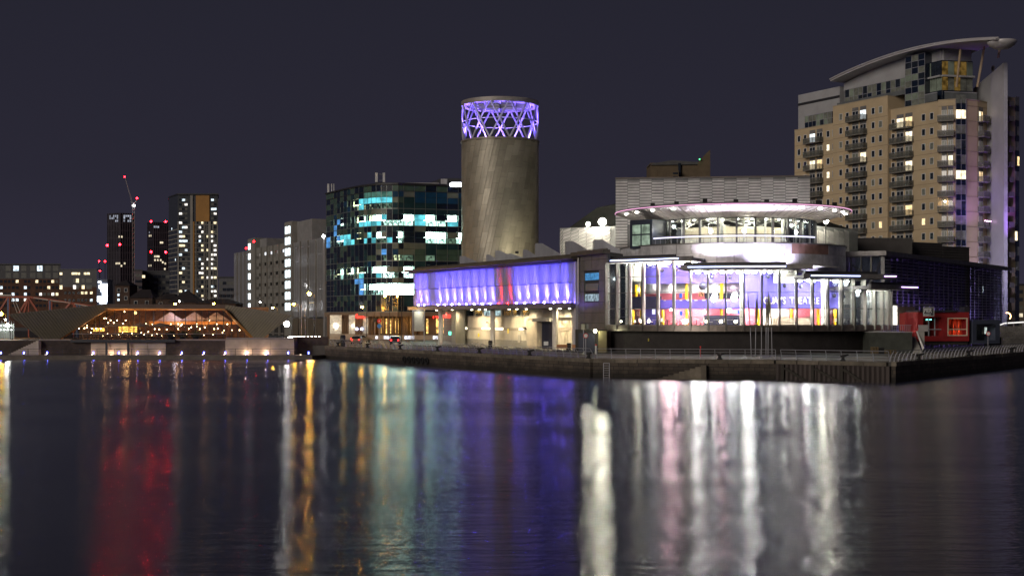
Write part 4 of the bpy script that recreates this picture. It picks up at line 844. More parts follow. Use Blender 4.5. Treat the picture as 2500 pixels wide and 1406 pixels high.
for r_ in range(9):
    z = zb0 + r_ * hS - (0 if r_ else 0)
    for c in range(nC):
        zz_ = z + ((c % 3) * hS / 3); th = c * step + (zz_ - zb0) / hS * lean * .45
        th = (th + PI) % (2 * PI) - PI
        if abs(th) > 1.72: continue
        rem = ZL - .27 - zz_
        if rem < .3: continue
        if rem < hS:
            key = round(rem, 2)
            if key not in sh_meshes: sh_meshes[key] = shingle(0, 2 * PI / nC - .006, 0, rem - .05, lean * rem / 3.05 * .45).mesh(shell)
            inst('shingle', sh_meshes[key], tw, M=Matrix.Translation((TX, TY, zz_)) @ Matrix.Rotation(th, 4, 'Z')); continue
        inst('shingle', base_me, tw, M=Matrix.Translation((TX, TY, zz_)) @ Matrix.Rotation(th, 4, 'Z')); cnt += 1
G().lathe([(TR + .10, ZL - .25), (TR + .22, ZL - .25), (TR + .22, ZL + .05), (TR - .3, ZL + .05)], TX, TY, 72).ob('collar', mat('collar_steel', (.25, .22, .18), .5, .4), tw)
lat = mat('pale_lattice_steel', (.40, .39, .46), .45, .15)
nL = 12; rl_ = TR - .12; zA, zB = ZL + .05, ZR - .1
for k in range(nL):
    for sg in (1, -1):
        a0 = 2 * PI * (k + .5) / nL; pts_ = []
        for j in range(7):
            a = a0 + sg * (2 * PI / nL) * j / 6; z = zA + (zB - zA) * j / 6; pts_.append((TX + rl_ * math.sin(a), TY - rl_ * math.cos(a), z))
        g = G()
        for p_, q_ in zip(pts_, pts_[1:]): g.tube(p_, q_, .17, 6)
        g.ob('lattice_strut', lat, tw)
G().lathe([(rl_ - .07, zA + (zB - zA) * .5), (rl_ + .07, zA + (zB - zA) * .5), (rl_ + .07, zA + (zB - zA) * .5 + .14), (rl_ - .07, zA + (zB - zA) * .5 + .14), (rl_ - .07, zA + (zB - zA) * .5)], TX, TY, 60).ob('lattice_ring', lat, tw)
G().lathe([(TR - 1.0, ZR - .55), (TR + .08, ZR - .55), (TR + .08, ZR + .30), (TR - 1.0, ZR + .30), (TR - 1.0, ZR - .55)], TX, TY, 72).ob('top_ring', mat('top_ring_steel', (.26, .24, .24), .5, .2), tw)
for k in range(-2, 3):
    xx = k * 2.9; hl = math.sqrt(max(.1, (TR - 1) ** 2 - xx * xx)); G().box(TX + xx - .15, TX + xx + .15, TY - hl, TY + hl, ZR - .45, ZR - .1).ob('roof_beam', lat, tw)
    G().box(TX - hl, TX + hl, TY + xx - .15, TY + xx + .15, ZR - .40, ZR - .08).ob('roof_beam', lat, tw)
G().lathe([(.01, ZL - .4), (TR - .2, ZL - .4)], TX, TY, 48).ob('deck', iron, tw)
PUR = (.20, .12, 1.0)
for k in range(10):
    a = 2 * PI * k / 10 + .3; G_r = 5.6; p_ = (TX + G_r * math.sin(a), TY - G_r * math.cos(a), ZL + .2)
    o = thing('lattice_uplight', 'purple uplight inside the foot of the tower lattice, %s' % ('at the back' if math.cos(a) < -.3 else 'at the left side' if math.sin(a) < -.5 else 'at the right side' if math.sin(a) > .5 else 'at the front'), 'uplight', p_, 'purple uplights in the lattice crown'); G().box(p_[0] - .2, p_[0] + .2, p_[1] - .2, p_[1] + .2, p_[2] - .2, p_[2]).ob('housing', iron, o)
    lamp('SPOT', p_, PUR, 26000, to=(TX + (TR + 1) * math.sin(a), TY - (TR + 1) * math.cos(a), ZL + 5.5), cone=110, blend=.8, r=.2, parent=o)
# warm floodlights on the lower right of the drum, standing on the gallery roof
for px, py, Y, e, tgt in ((1262, 612, 245, 2600, (TX + 4.2, TY - 6, 20)), (1322, 618, 246, 1500, (TX + 6.5, TY - 2, 22))):
    x, y = P(px, Y); z = Zp(py, Y); o = thing('drum_floodlight', 'warm floodlight at the foot of the drum tower shining up its %s side' % ('front' if px < 1300 else 'right'), 'floodlight', (x, y, z)); G().box(x - .3, x + .3, y - .2, y + .2, z - .5, z - .1).ob('housing', iron, o)
    lamp('SPOT', (x, y, z), (1, .90, .62), e, to=tgt, cone=95, blend=.9, r=.3, parent=o)

# ================================================================== GALLERY WING with purple-lit corrugated screen
gw = thing('gallery_wing', 'raised wing with long corrugated metal screen washed purple above a cream undercroft', 'building', (-4, 224, DECK))
f = Fr((-18.1, 251), (9.5, 197)); L = f.L; ZS0, ZS1 = 9.2, 15.15
scr = mat('perforated_screen', (.42, .42, .47), .5, .25, var=.10, scale=.5, rnd=.10, streak=True)
npan = 62; rnd_ = random.Random(3)
pmesh = []
for k in range(5):
    wd = L / npan - (.06, .14, .05, .20, .09)[k]; g = G(); x = 0
    nr = 4
    for j in range(nr): g.slab([(wd * j / nr, 0, 0), (wd * (j + .20) / nr, -.17 - .03 * (k % 3), 0), (wd * (j + .55) / nr, -.17 - .03 * (k % 3), 0), (wd * (j + .75) / nr, 0, 0)], ZS1 - ZS0, (0, 0, 1))
    pmesh.append(g.mesh(scr))
for k in range(npan): inst('screen_panel', pmesh[rnd_.randrange(5)], gw, f, (L * k / npan, 0, ZS0))
G().box(0, L, .05, .2, ZS0, ZS1).ob('screen_backing', mat('screen_backing', (.07, .07, .09), .6), gw, f)
G().box(0, L, -.225, -.2, (ZS0 + ZS1) / 2 - .03, (ZS0 + ZS1) / 2 + .06).ob('screen_rail', mat('dark_screen_rail', (.06, .05, .09), .5), gw, f)
roofd = mat('dark_roof_fascia', (.085, .072, .058), .6, .2, var=.3)
G().box(-1.2, L + 1.0, -1.6, 12, ZS1 + .35, ZS1 + .75).ob('roof', roofd, gw, f)
G().box(-.6, L + .6, -1.0, .6, ZS1 + .05, ZS1 + .34).ob('eaves', MC['dark_steel'], gw, f)
G().box(-.2, L + .4, .5, 12, ZS1 + .76, ZS1 + 1.25).ob('upper_roof', roofd, gw, f)
G().box(-.3, L + .3, -1.3, 11, ZS0 - .75, ZS0 - .12).ob('soffit_beam', mat('grey_soffit', (.14, .12, .15), .6), gw, f)
G().box(0, L, .3, 11, ZS0 - .1, ZS1 + .04).ob('wing_core', cpd, gw, f)
saw = mat('zinc_sawtooth', (.34, .34, .38), .42, .5, var=.2, scale=.8, rnd=.1, streak=True)
# saw-tooth rooflights
for px, v, h_, wd in ((1122, 3.5, 1.7, 4.0), (1187, 3.5, 1.5, 2.6), (1209, 3.0, 2.0, 4.0), (1235, 6, 1.6, 5.0), (1277, 4, 1.8, 3.0), (1307, 4, 2.6, 5.2), (1382, 5.5, 2.6, 5.2), (1452, 8, 2.6, 5.0)):
    x, y = P(px, f.w(f.u(min(px, 1405), v), v, 0).y if px < 1410 else 206); xx = x; z0 = ZS1 + 1.2
    o = G().slab([(0, 0, 0), (wd, 0, 0), (wd, 0, .25), (wd * .22, 0, h_), (0, 0, h_)], 5).ob('sawtooth_rooflight', saw, gw, M=Matrix.Translation((xx, y, z0)))
# uplights: two red, the rest violet
ups = [(1021, 0), (1035, 0), (1068, 0), (1085, 0), (1103, 0), (1120, 0), (1138, 0), (1157, 0), (1177, 0), (1196, 0), (1216.5, 1), (1239, 1), (1260, 0), (1281, 0), (1304, 0), (1328, 0), (1352, 0), (1377, 0)]
for k, (px, rd) in enumerate(ups):
    v = -.9; u = f.u(px, v); side = 'red' if rd else 'violet'
    lb = ('left' if px < 1230 else 'right') + ' of the two red uplights below the corrugated screen' if rd else 'violet uplight, number %s from the left end of the corrugated screen' % ('one two three four five six seven eight nine ten - - eleven twelve thirteen fourteen fifteen sixteen'.split()[k])
    o = thing('screen_uplight', lb, 'uplight', f.w(u, v, ZS0 - .1), 'uplights along the corrugated screen'); G().box(u - .22, u + .22, v - .16, v + .16, ZS0 - .12, ZS0 + .05).ob('housing', iron, o, f)
    G().box(-.02 + u - .03, u + .03, v, -.3 + .3, ZS0 - .12, ZS0 - .06).ob('bracket', iron, o, f)
    G().ball(f.w(u, -.86, ZS0 + .10), .12, 10).ob('lens', emi('red_flood_lens', (1, .01, .01), 70) if rd else emi('violet_flood_lens', (.13, .085, 1), 850), o)
    cl_ = (1, .012, .012) if rd else (.095, .07, 1.0)
    lamp('SPOT', f.w(u, -1.15, ZS0 + .05), cl_, 220 if rd else 6200, to=f.w(u - .3, -.10, ZS0 + 3.6), cone=95 if not rd else 50, blend=1, r=.10, parent=o)
    lamp('SPOT', f.w(u + .1, -.62, ZS0 + .12), cl_, 4000 if rd else 16000, to=f.w(u - .25, -.10, ZS0 + 1.9), cone=42, blend=1, r=.06, parent=o)
# undercroft
cream = mat('cream_corrugated_wall', (.58, .52, .42), .6, var=.10, scale=.4, rnd=.05)
VI = 3.2; g0 = f.off(VI)
uL, uR = f.u(1114, VI), f.u(1404, VI); zc_, zt2 = 7.2, ZS0 - .8
uM = f.u(1298, VI); uD0, uD1 = f.u(1323, VI), f.u(1353, VI)
def clad(u0, u1, z0, z1, nm='cladding_panel', mt=cream, rib=.42):
    n_ = max(1, round((u1 - u0) / 2.4))
    for k in range(n_):
        a = u0 + (u1 - u0) * k / n_; b_ = u0 + (u1 - u0) * (k + 1) / n_; g = G().box(a + .015, b_ - .015, VI, VI + .1, z0, z1); nr = int((b_ - a) / rib)
        for j in range(nr): g.box(a + (j + .25) * (b_ - a) / nr, a + (j + .72) * (b_ - a) / nr, VI - .06, VI - .002, z0 + .01, z1 - .01)
        g.ob(nm, mt, gw, f)
clad(uL, uM, DECK + 1.1, 4.9); clad(uL, uM, 5.35, zc_)
G().box(uL, uM, VI + .02, VI + .08, 4.92, 5.33).ob('wall_band', mat('buff_band', (.42, .36, .28), .6), gw, f)
G().box(uL, uM, VI - .12, VI + .1, DECK, DECK + 1.08).ob('plinth', mat('grey_plinth', (.30, .28, .24), .8), gw, f)
clad(uD1 + .8, uR, DECK, 5.0); clad(uD1 + .8, uR, 5.5, 7.0); G().box(uD1 + .8, uR, VI + .02, VI + .1, 5.02, 5.48).ob('wall_band', MC['buff_band'], gw, f)
G().box(uM, uD0, VI - .9, VI, DECK, 6.4).ob('door_surround', mat('cream_render', (.58, .50, .38), .7), gw, f)
G().box(uD0, uD1, VI + .1, VI + .3, DECK, 6.2).ob('door', mat('dark_blue_shutter', (.02, .022, .045), .6), gw, f)
for j in range(7): G().box(uD0 + (uD1 - uD0) * j / 7 + .03, uD0 + (uD1 - uD0) * (j + 1) / 7 - .03, VI + .04, VI + .1, DECK, 6.15).ob('door_slat', MC['dark_blue_shutter'], gw, f)
G().box(uD0 - 1, uD1 + .8, VI - 1.2, VI + .3, 6.45, 7.0).ob('canopy', mat('canopy_grey', (.25, .24, .22), .6), gw, f)
n_ = 6
for k in range(n_): G().box(uM + (uR - uM) * k / n_ + .03, uM + (uR - uM) * (k + 1) / n_ - .03, VI - .5, VI + .2, 7.02, zt2).ob('perforated_panel', mat('perforated_grey', (.27, .26, .24), .6, .2, rnd=.1), gw, f)
# clerestory windows
wu = [uL + .2 + (uM - uL - .4) * k / 8 for k in range(9)]
for k, (a, b_) in enumerate(zip(wu, wu[1:])):
    G().box(a, a + .35, VI, VI + .1, zc_, zt2).ob('window_pier', cream, gw, f)
    o = G().frame(a + .36, b_ - .04, zc_ + .1, zt2 - .1, .07, VI - .02, VI + .06).ob('window', mat('pale_frame', (.5, .5, .48), .5), gw, f); G().box(a + .43, b_ - .11, VI + .06, VI + .1, zc_ + .17, zt2 - .17).ob('pane', MC['navy_spandrel_glass'] if k not in (0, 3, 4) else emi('lit_clerestory', (.55, .75, .78), .55, .9, 1.3), o, f)
# small lit slots
for a, b_ in ((1114, 1121), (1123, 1130), (1132, 1141), (1177, 1183), (1184, 1190), (1191, 1200), (1205, 1208), (1210, 1218), (1219, 1229), (1268, 1272), (1273, 1278)):
    G().box(f.u(a, VI), f.u(b_, VI), VI - .1, VI - .03, 5.0, 5.35).ob('slot_window', emi('slot_light', (1, .95, .72), 2.6), gw, f)
colm = mat('pale_column', (.50, .47, .45), .5)
for px, r_ in ((1076, .42), (1203, .42), (1355, .42), (1402, .35)): G().tube(f.w(f.u(px, .8), .8, DECK), f.w(f.u(px, .8), .8, ZS0 - .75), r_, 16).ob('column', colm, gw, smooth=False)
# mesh stair tower under the left end
ms = thing('mesh_stair_tower', 'wire mesh stair enclosure with small green sign under the wing', 'stair tower', f.w(f.u(1098), 1, DECK))
ua, ub_ = f.u(1080, .6), f.u(1112, .6)
G().box(ua, ub_, 2.4, 2.5, DECK, zt2).ob('back_wall', mat('stair_back', (.20, .19, .16), .7), ms, f)
for k in range(15): G().box(ua + (ub_ - ua) * k / 14 - .03, ua + (ub_ - ua) * k / 14 + .03, .5, .56, DECK, zt2).ob('mesh_upright', rail_m, ms, f)
for k in range(26): G().box(ua, ub_, .44, .49, DECK + .1 + k * .25, DECK + .14 + k * .25).ob('mesh_bar', rail_m, ms, f)
G().box(f.u(1099, .6), f.u(1104, .6), .3, .4, 4.0, 4.6).ob('sign', emi('green_sign', (.15, .9, .6), 3), ms, f)
# left end lift / kiosk
lk = thing('glass_lift', 'pale glass lift shaft in a steel frame under the left end of the screen', 'lift', f.w(f.u(1022), 1, DECK)); a, b_ = P(1011, 246)[0], P(1033, 246)[0]
G().box(a, b_, 246, 248, 4.6, 8.2).ob('cabin', mat('frosted_white', (.6, .6, .55), .4), lk); G().frame(a - .3, b_ + .3, DECK, 8.5, .2, 245.8, 246).ob('frame', rail_m, lk)
lamp('POINT', (a + .8, 245, 8), (1, .95, .75), 70, parent=lk)
# soffit downlights
for k, px in enumerate((1066, 1104, 1152, 1170, 1185, 1243, 1262, 1285, 1344, 1367, 1390)):
    u = f.u(px, 1.4); o = thing('soffit_downlight', 'warm downlight in the soffit below the corrugated screen, %s' % ('near the mesh stair tower' if px < 1120 else 'between the left and middle columns' if px < 1203 else 'between the middle and right columns' if px < 1350 else 'right of the dark door'), 'downlight', f.w(u, 1.4, ZS0 - .8), 'soffit downlights of the wing')
    G().tube(f.w(u, 1.4, ZS0 - .76), f.w(u, 1.4, ZS0 - .86), .16, 10).ob('lens', emi('downlight_lens', (1, .93, .70), 20), o)
    lamp('SPOT', f.w(u, 1.4, ZS0 - .9), (1, .82, .50), 1750, to=f.w(u, 2.1, DECK), cone=150, blend=.9, r=.15, parent=o)
# wall details: CCTV, signs, boxes
for px, py, w_, h_, mt in ((1171, 818, .5, .6, emi('yellow_sign', (1, .75, .1), .9)), (1243, 808, .3, .8, MC['yellow_sign'] if 'yellow_sign' in MC else None), (1270, 826, .8, 1.3, mat('grey_cabinet', (.45, .42, .36), .6))):
    u = f.u(px, VI); z = f.z(px, py, VI); G().box(u - w_ / 2, u + w_ / 2, VI - .25, VI - .15, z - h_ / 2, z + h_ / 2).ob('wall_sign', mt, gw, f)
for px, py, lab in ((1197, 787, 'dark wall camera beside the middle column'), (1297, 788, 'dark wall camera above the cream wall right of the middle column'), (1287, 800, 'twin-headed dark wall camera beside the door surround')):
    u = f.u(px, VI); z = f.z(px, py, VI); o = thing('wall_camera', lab, 'camera', f.w(u, VI - .3, z), 'wall cameras'); G().box(u - .45, u + .2, VI - .6, VI - .35, z - .1, z + .12).ob('body', iron, o, f); G().box(u - .04, u + .04, VI - .4, VI - .06, z - .3, z - .1).ob('bracket', iron, o, f)
# end return of the wing: louvred service front with blue windows, facing the camera
e = Fr((9.5, 197), (13.15, 188.2)); zr = f
ed = mat('end_cladding', (.15, .135, .125), .6, .2, var=.2, rnd=.15)
G().prism([e.w(0, .3, 0)[:2], e.w(e.L, .3, 0)[:2], (16, 195), (14, 200)], DECK, 16.2).ob('end_core', cpd, gw)
for j in range(9):
    z0 = DECK + 1 + j * 1.5
    for k in range(4):
        if j in (4, 5, 6) and k in (1, 2): continue
        G().box(e.L * k / 4 + .03, e.L * (k + 1) / 4 - .03, 0, .25, z0 + .03, z0 + 1.47).ob('cladding_panel', ed, gw, e)
for j, mt in ((4, emi('end_window_pale', (.45, .6, .7), .6, .6, 2)), (5, mat('teal_end_window', (.05, .10, .14), .3)), (6, emi('end_window_blue', (.12, .42, .85), .55, .3, 2))):
    G().box(e.L * .27, e.L * .72, .05, .2, DECK + 1 + j * 1.5 + .15, DECK + 1 + j * 1.5 + 1.15).ob('window', mt, gw, e)
G().box(-.3, .35, -.4, .3, DECK, 15.9).ob('corner_fin', mat('pale_corner_fin', (.38, .37, .42), .5), gw, e)
G().tube(e.w(1.0, -.3, 9), e.w(1.0, -.3, 15.7), .12).ob('downpipe', colm, gw)
G().box(-.6, e.L + .4, -.8, .4, 15.95, 16.5).ob('roof_edge', roofd, gw, e)
lamp('POINT', f.w(L + .2, -1.2, 9.2), (.2, .12, 1), 110, parent=gw)
# ================================================================== THEATRE: glazed foyer arc, drum, lounge, oval canopy
C0 = (32.5, 199.8); RF = 22.8; T0 = -1.0078; DT = .10158; FZ = 6.02
def cp(r, a, z=0): return (C0[0] + r * math.sin(a), C0[1] - r * math.cos(a), z)
def ca(px, r):                                    # angle on the arc of radius r seen at photo column px (near side)
    t = (px - CX) / F; lo, hi = -1.45, 1.45
    for _ in range(40):
        mid = (lo + hi) / 2; x, y, _z = cp(r, mid)
        if x / y < t: lo = mid
        else: hi = mid
    return lo
def arc(g, r0, r1, a0, a1, z0, z1, n=None):       # solid curved block
    n = n or max(2, int(abs(a1 - a0) / .06)); pr = [(r0, z0), (r1, z0), (r1, z1), (r0, z1), (r0, z0)]
    g.lathe(pr, C0[0], C0[1], n, a0, a1)
    for a in (a0, a1): g.poly([cp(r0, a, z0), cp(r1, a, z0), cp(r1, a, z1), cp(r0, a, z1)])
    return g
th = thing('theatre', 'round waterside theatre with glazed foyer, metal drum and flying oval canopy', 'theatre', (C0[0], C0[1], DECK))
pod = mat('dark_podium_brick', (.030, .026, .026), .85, var=.3, scale=.8, bump=.3); podr = mat('podium_brick_red', (.042, .026, .030), .85, var=.3, scale=.8, bump=.3)
A = [T0 + DT * k for k in range(22)]
aR = A[21]
arc(G(), 12, 21.9, A[0] - .02, ca(2120, 21.9), DECK - .5, 5.2).ob('podium_wall', pod, th)
sillm = mat('sill_metal', (.20, .17, .15), .35, .6, var=.25, scale=.8, rnd=.2)
for k in range(21): arc(G(), 21.0, 23.05, A[k] + .001, A[k + 1] - .001, 5.22, 5.95, 2).ob('sill_panel', sillm, th)
arc(G(), 10, 22.9, A[0], A[21], 5.955, FZ, 40).ob('foyer_floor', mat('foyer_floor', (.30, .25, .22), .35, var=.1), th)
steps = [(0, 6, 14.45), (6, 12, 13.2), (12, 17, 12.05), (17, 21, 10.7)]
def roofz(k): return [z for a, b_, z in steps if a <= k < b_][0]
fgl = glass('foyer_glass', (.94, .97, .96), .04)
mul_m = mat('foyer_mullion', (.16, .155, .14), .35, .6)
for k in range(21):
    z1 = roofz(k); tz = [FZ] + [z for z in (8.25, 10.4, 12.55) if z < z1 - .5] + [z1]
    fr_ = Fr(cp(RF, A[k])[:2], cp(RF, A[k + 1])[:2])
    for a, b_ in zip(tz, tz[1:]):
        G().box(.04, fr_.L - .04, 0, .03, a + .03, b_ - .03).ob('pane', fgl, th, fr_)
        if a > FZ: G().box(0, fr_.L, -.05, .05, a - .04, a + .04).ob('transom', mul_m, th, fr_)
    G().box(0, fr_.L, -.04, .06, FZ - .02, FZ + .06).ob('transom', mul_m, th, fr_)
for k in range(22):
    z1 = max(roofz(min(k, 20)), roofz(max(0, k - 1))); a = A[k]; M_ = Matrix.Translation((C0[0], C0[1], 0)) @ Matrix.Rotation(a, 4, 'Z')
    G().box(-.11, .11, -RF - .42, -RF + .05, FZ - .6, z1).ob('mullion_fin', mul_m if k < 17 else mat('pale_rib', (.45, .44, .40), .4, .3), th, M=M_)  # fins at the right end are paler
    G().box(-.05, .05, -RF + .12, -RF + .35, FZ, z1).ob('mullion', mat('pale_mullion', (.60, .60, .55), .4), th, M=M_)
# low stay wire rail inside the glass
arc(G(), 22.1, 22.16, A[1], A[20], 7.1, 7.16).ob('inner_rail', rail_m, th)
# flying roofs with LED-lit blades
roof_m = mat('aged_zinc_roof', (.16, .15, .15), .5, .4, var=.35, scale=.9, bump=.3); ceil_m = mat('white_ceiling', (.72, .70, .66), .6)
edges = [((12.6, 190.6), (24.2, 180.2), 14.95, A[0] - .03, A[6] + .02), ((22.2, 178.4), (38.9, 174.6), 13.65, A[5] + .03, A[12] + .03), ((37.6, 175.2), (50.8, 178.9), 12.45, A[12] - .02, A[17] + .06), ((47, 178), (56, 187), 11.15, A[17] - .02, A[21] + .02)]
led = emi('led_strip_blue', (.45, .55, 1), 6.5); ledv = emi('led_strip_violet', (.55, .35, 1), 6.5)
for k, (p_, q_, z, a0, a1) in enumerate(edges):
    ring = [cp(15.5, a1 + (a0 - a1) * j / 6)[:2] for j in range(7)]
    G().prism([p_, q_] + ring, z - .32, z + .10).ob('foyer_roof', roof_m, th)
    inner_ = [cp(22.6, a0 + (a1 - a0) * j / 8)[:2] for j in range(9)]
    G().prism(inner_ + ring, z - .42, z - .34).ob('ceiling', ceil_m, th)
    fe = Fr(p_, q_); G().box(0, fe.L, -.35, -.01, z - .28, z + .30).ob('roof_blade', roof_m, th, fe)
    G().box(.4, fe.L * .8, -.10, .5, z + .32, z + .62).ob('gutter', MC['dark_steel'], th, fe)
    for a, b_, mm in ([(.10, .86, led)], [(.06, .80, led)], [(.08, .60, led), (.86, .99, ledv)], [(.62, .97, ledv)])[k]:
        o = G().box(fe.L * a, fe.L * b_, -.42, -.36, z - .02, z + .08).ob('led_strip', mm, th, fe)
# ceiling lamps just inside the glass: rows of bright discs
lens = emi('foyer_ceiling_lens', (1, .97, .88), 55); lensP = emi('foyer_pink_lens', (1, .50, .55), 480); lensS = emi('foyer_ceiling_lens_strong', (1, .98, .93), 560)
BAYS = ['', 'before the dark left end', 'before the leftmost white column', 'before the tall hung white panel', 'above the violet pier', 'at the left end of the violet band', 'at the right end of the highest roof', 'at the left end of the widest roof', 'above the orange picture', 'above the left dark screen', 'above the right dark screen', 'beside the middle white column', 'above the letter Q',
        'above the letter Y', 'above the word THEATRE', 'above the last letter E', 'right of the lettering', 'before the white stair wall', 'before the grey stair wall', 'at the first closely spaced fins', 'at the right end']
for k in range(21):
    if k in (0, 20): continue
    z = roofz(k) + .02; nl = 2 if k < 17 else 1
    for j in range(nl):
        a = A[k] + DT * (j + .5) / nl; c = cp(21.2 - .7 * (j % 2), a, z)
        o = thing('foyer_ceiling_lamp', ('big dazzling' if k in (4, 6, 9, 13, 17) else 'round') + ' %s foyer ceiling lamp %s' % ('single' if nl == 1 else ('outer', 'inner')[j], BAYS[k]), 'ceiling lamp', c, 'ceiling lamps round the foyer arc')
        G().lathe([(.001, z - .28), (.26, z - .26), (.30, z - .05), (.001, z - .02)], c[0], c[1], 12).ob('lens', lensP if (k == 4 or (k == 7 and j == 1)) else lensS if k in (6, 9, 13, 17) else lens, o)
        if j == 0: lamp('POINT', (c[0], c[1], z - .5), (1, .95, .86), 160, r=.3, parent=o)
# foyer back: violet auditorium wall with openings, pink rooms, yellow columns
vio = mat('violet_wall', (.13, .105, .55), .6, var=.06); pink = mat('pink_wall', (.80, .22, .30), .6, var=.08); yel = mat('yellow_column', (.95, .62, .01), .5); offw = mat('offwhite_wall', (.78, .75, .70), .6, var=.06)
navy = mat('navy_counter', (.02, .02, .05), .4); grey_w = mat('grey_inner_wall', (.22, .22, .22), .6)
RV = 17.6
def vz(py): return EYE + (HZ - py) / F * 182.3
aa = lambda px, r=RV: ca(px, r)
arc(G(), RV - .3, RV, aa(1575), aa(1811), 11.75, 14.4).ob('violet_band', vio, th)           # upper left band
arc(G(), RV - .3, RV, aa(1610), aa(1811), vz(754), vz(731)).ob('balcony_front', vio, th)
arc(G(), RV - .3, RV + .9, aa(1543), aa(1612), vz(754), vz(722)).ob('balcony_front', navy, th)
arc(G(), RV - .3, RV, aa(1811), aa(2052), vz(753.5), 13.1).ob('violet_band', vio, th)
arc(G(), RV - .31, RV + .05, aa(1574), aa(1606), FZ, vz(722)).ob('violet_pier', vio, th)
arc(G(), 14.7, 15.0, aa(1543, 15), aa(2060, 15), FZ, 14.4).ob('rear_wall', pink, th)
arc(G(), 15.0, RV, aa(1545), aa(1812), vz(731) - .15, vz(731)).ob('upper_floor', offw, th)
arc(G(), 15.0, RV, aa(1545), aa(2050), 14.0, 14.1).ob('upper_ceiling', offw, th)
arc(G(), 15.0, RV - .3, aa(1812), aa(2050), vz(753) + .02, vz(753) + .12).ob('ground_ceiling', offw, th)
arc(G(), 15.01, 15.15, aa(1860, 15), aa(1925, 15), FZ, 8.2).ob('pale_bar_wall', offw, th)
arc(G(), RV - .2, RV + .4, aa(1720), aa(1815), FZ, vz(770)).ob('navy_bar', navy, th)
arc(G(), RV - .2, RV + .3, aa(1885), aa(1980), FZ, vz(776)).ob('reception_desk', mat('beige_desk', (.55, .45, .36), .5), th)
arc(G(), 15.0, 15.3, aa(1722, 15), aa(1762, 15), vz(728), vz(706)).ob('dark_screen', navy, th); arc(G(), 15.0, 15.3, aa(1766, 15), aa(1806, 15), vz(728), vz(706)).ob('dark_screen', navy, th)
for px, z0, z1 in ((1553, 9.6, 11.7), (1566, 9.6, 11.5), (1676, FZ, 11.75), (1761.5, FZ, 11.75), (1851, FZ, 8.2), (1932.5, FZ, 8.2), (1997.5, FZ, 8.2), (2039, FZ, 8.2), (2057, FZ, 8.2), (1545, FZ, 8.1), (1565, FZ, 8.1), (1618, FZ, 8.1)):
    c = cp(16.6, ca(px, 16.6)); G().tube((c[0], c[1], z0), (c[0], c[1], z1), .20, 12).ob('yellow_column', yel, th)
whitc = mat('white_column', (.82, .80, .76), .5)
for px in (1531, 1811, 2010, 2114): c = cp(20.2, ca(px, 20.2)); G().tube((c[0], c[1], FZ), (c[0], c[1], 14.4 if px < 1600 else 13.1 if px < 1900 else 12 if px < 2100 else 10.6), .27 if px < 2100 else .2, 14).ob('white_column', whitc, th)
# white stair core at the right, lit stair wall; glassy dark left end with raked beams
arc(G(), 16.8, 17.4, aa(2053, 17.4), aa(2115, 17.4), FZ + 2.9, 12.0).ob('white_wall', offw, th)
arc(G(), 16.8, 17.3, aa(2060, 17.4), aa(2110, 17.4), FZ, FZ + 2.8).ob('grey_wall', grey_w, th)
arc(G(), 19.0, 19.5, aa(1888, 19), aa(1942, 19), 11.7, 13.1).ob('hung_white_panel', offw, th)
arc(G(), 19.0, 19.4, aa(1544, 19), aa(1572, 19), 12.1, 14.4).ob('hung_white_panel', offw, th)
arc(G(), 18.0, 18.4, aa(1482, 18.2), aa(1530, 18.2), FZ, 14.4).ob('dark_inner_wall', mat('green_reflection_wall', (.045, .06, .055), .25, var=.4), th)  # dark green tone stands for reflections in the end glass
for k in range(4): G().tube(cp(19.6, ca(1488, 19.6), 8.2 + k * 1.6), cp(19.6, ca(1512, 19.6), 8.9 + k * 1.7), .10, 6).ob('raking_beam', whitc, th)
G().tube(cp(18.6, ca(2125, 18.6), FZ), cp(18.6, ca(2140, 18.6), 9.6), .25, 6).ob('raking_beam', grey_w, th)
arc(G(), 16.5, 16.8, aa(2112, 17), aa(2170, 17), FZ, 10.6).ob('grey_wall', grey_w, th)
# lettering on the violet wall, one mesh per letter following the curve
lm = mat('pale_letter', (.85, .80, .62), .4)
txt = 'QUAYS THEATRE'; px0, px1 = 1863, 2001
tr = []; x = 0
wds = {'Q': 1.12, 'U': 1.0, 'A': 1.0, 'Y': .95, 'S': .9, ' ': .62, 'T': .9, 'H': 1.02, 'E': .86, 'R': .95}
for ch_ in txt: tr.append(x); x += wds[ch_]
sgt = thing('theatre_lettering', 'large pale letters QUAYS THEATRE on the violet wall behind the foyer glass', 'sign', cp(RV, aa(1932), vz(742)))
for ch_, xx in zip(txt, tr):
    if ch_ == ' ': continue
    a = aa(px0 + (px1 - px0) * xx / x)
    me = text_mesh(ch_, 1.30, .05, lm, .012, 'LEFT', 1, .80)
    inst('letter', me, sgt, M=Matrix.Translation(cp(RV + .12, a, vz(741.5))) @ Matrix.Rotation(a + .01, 4, 'Z'))
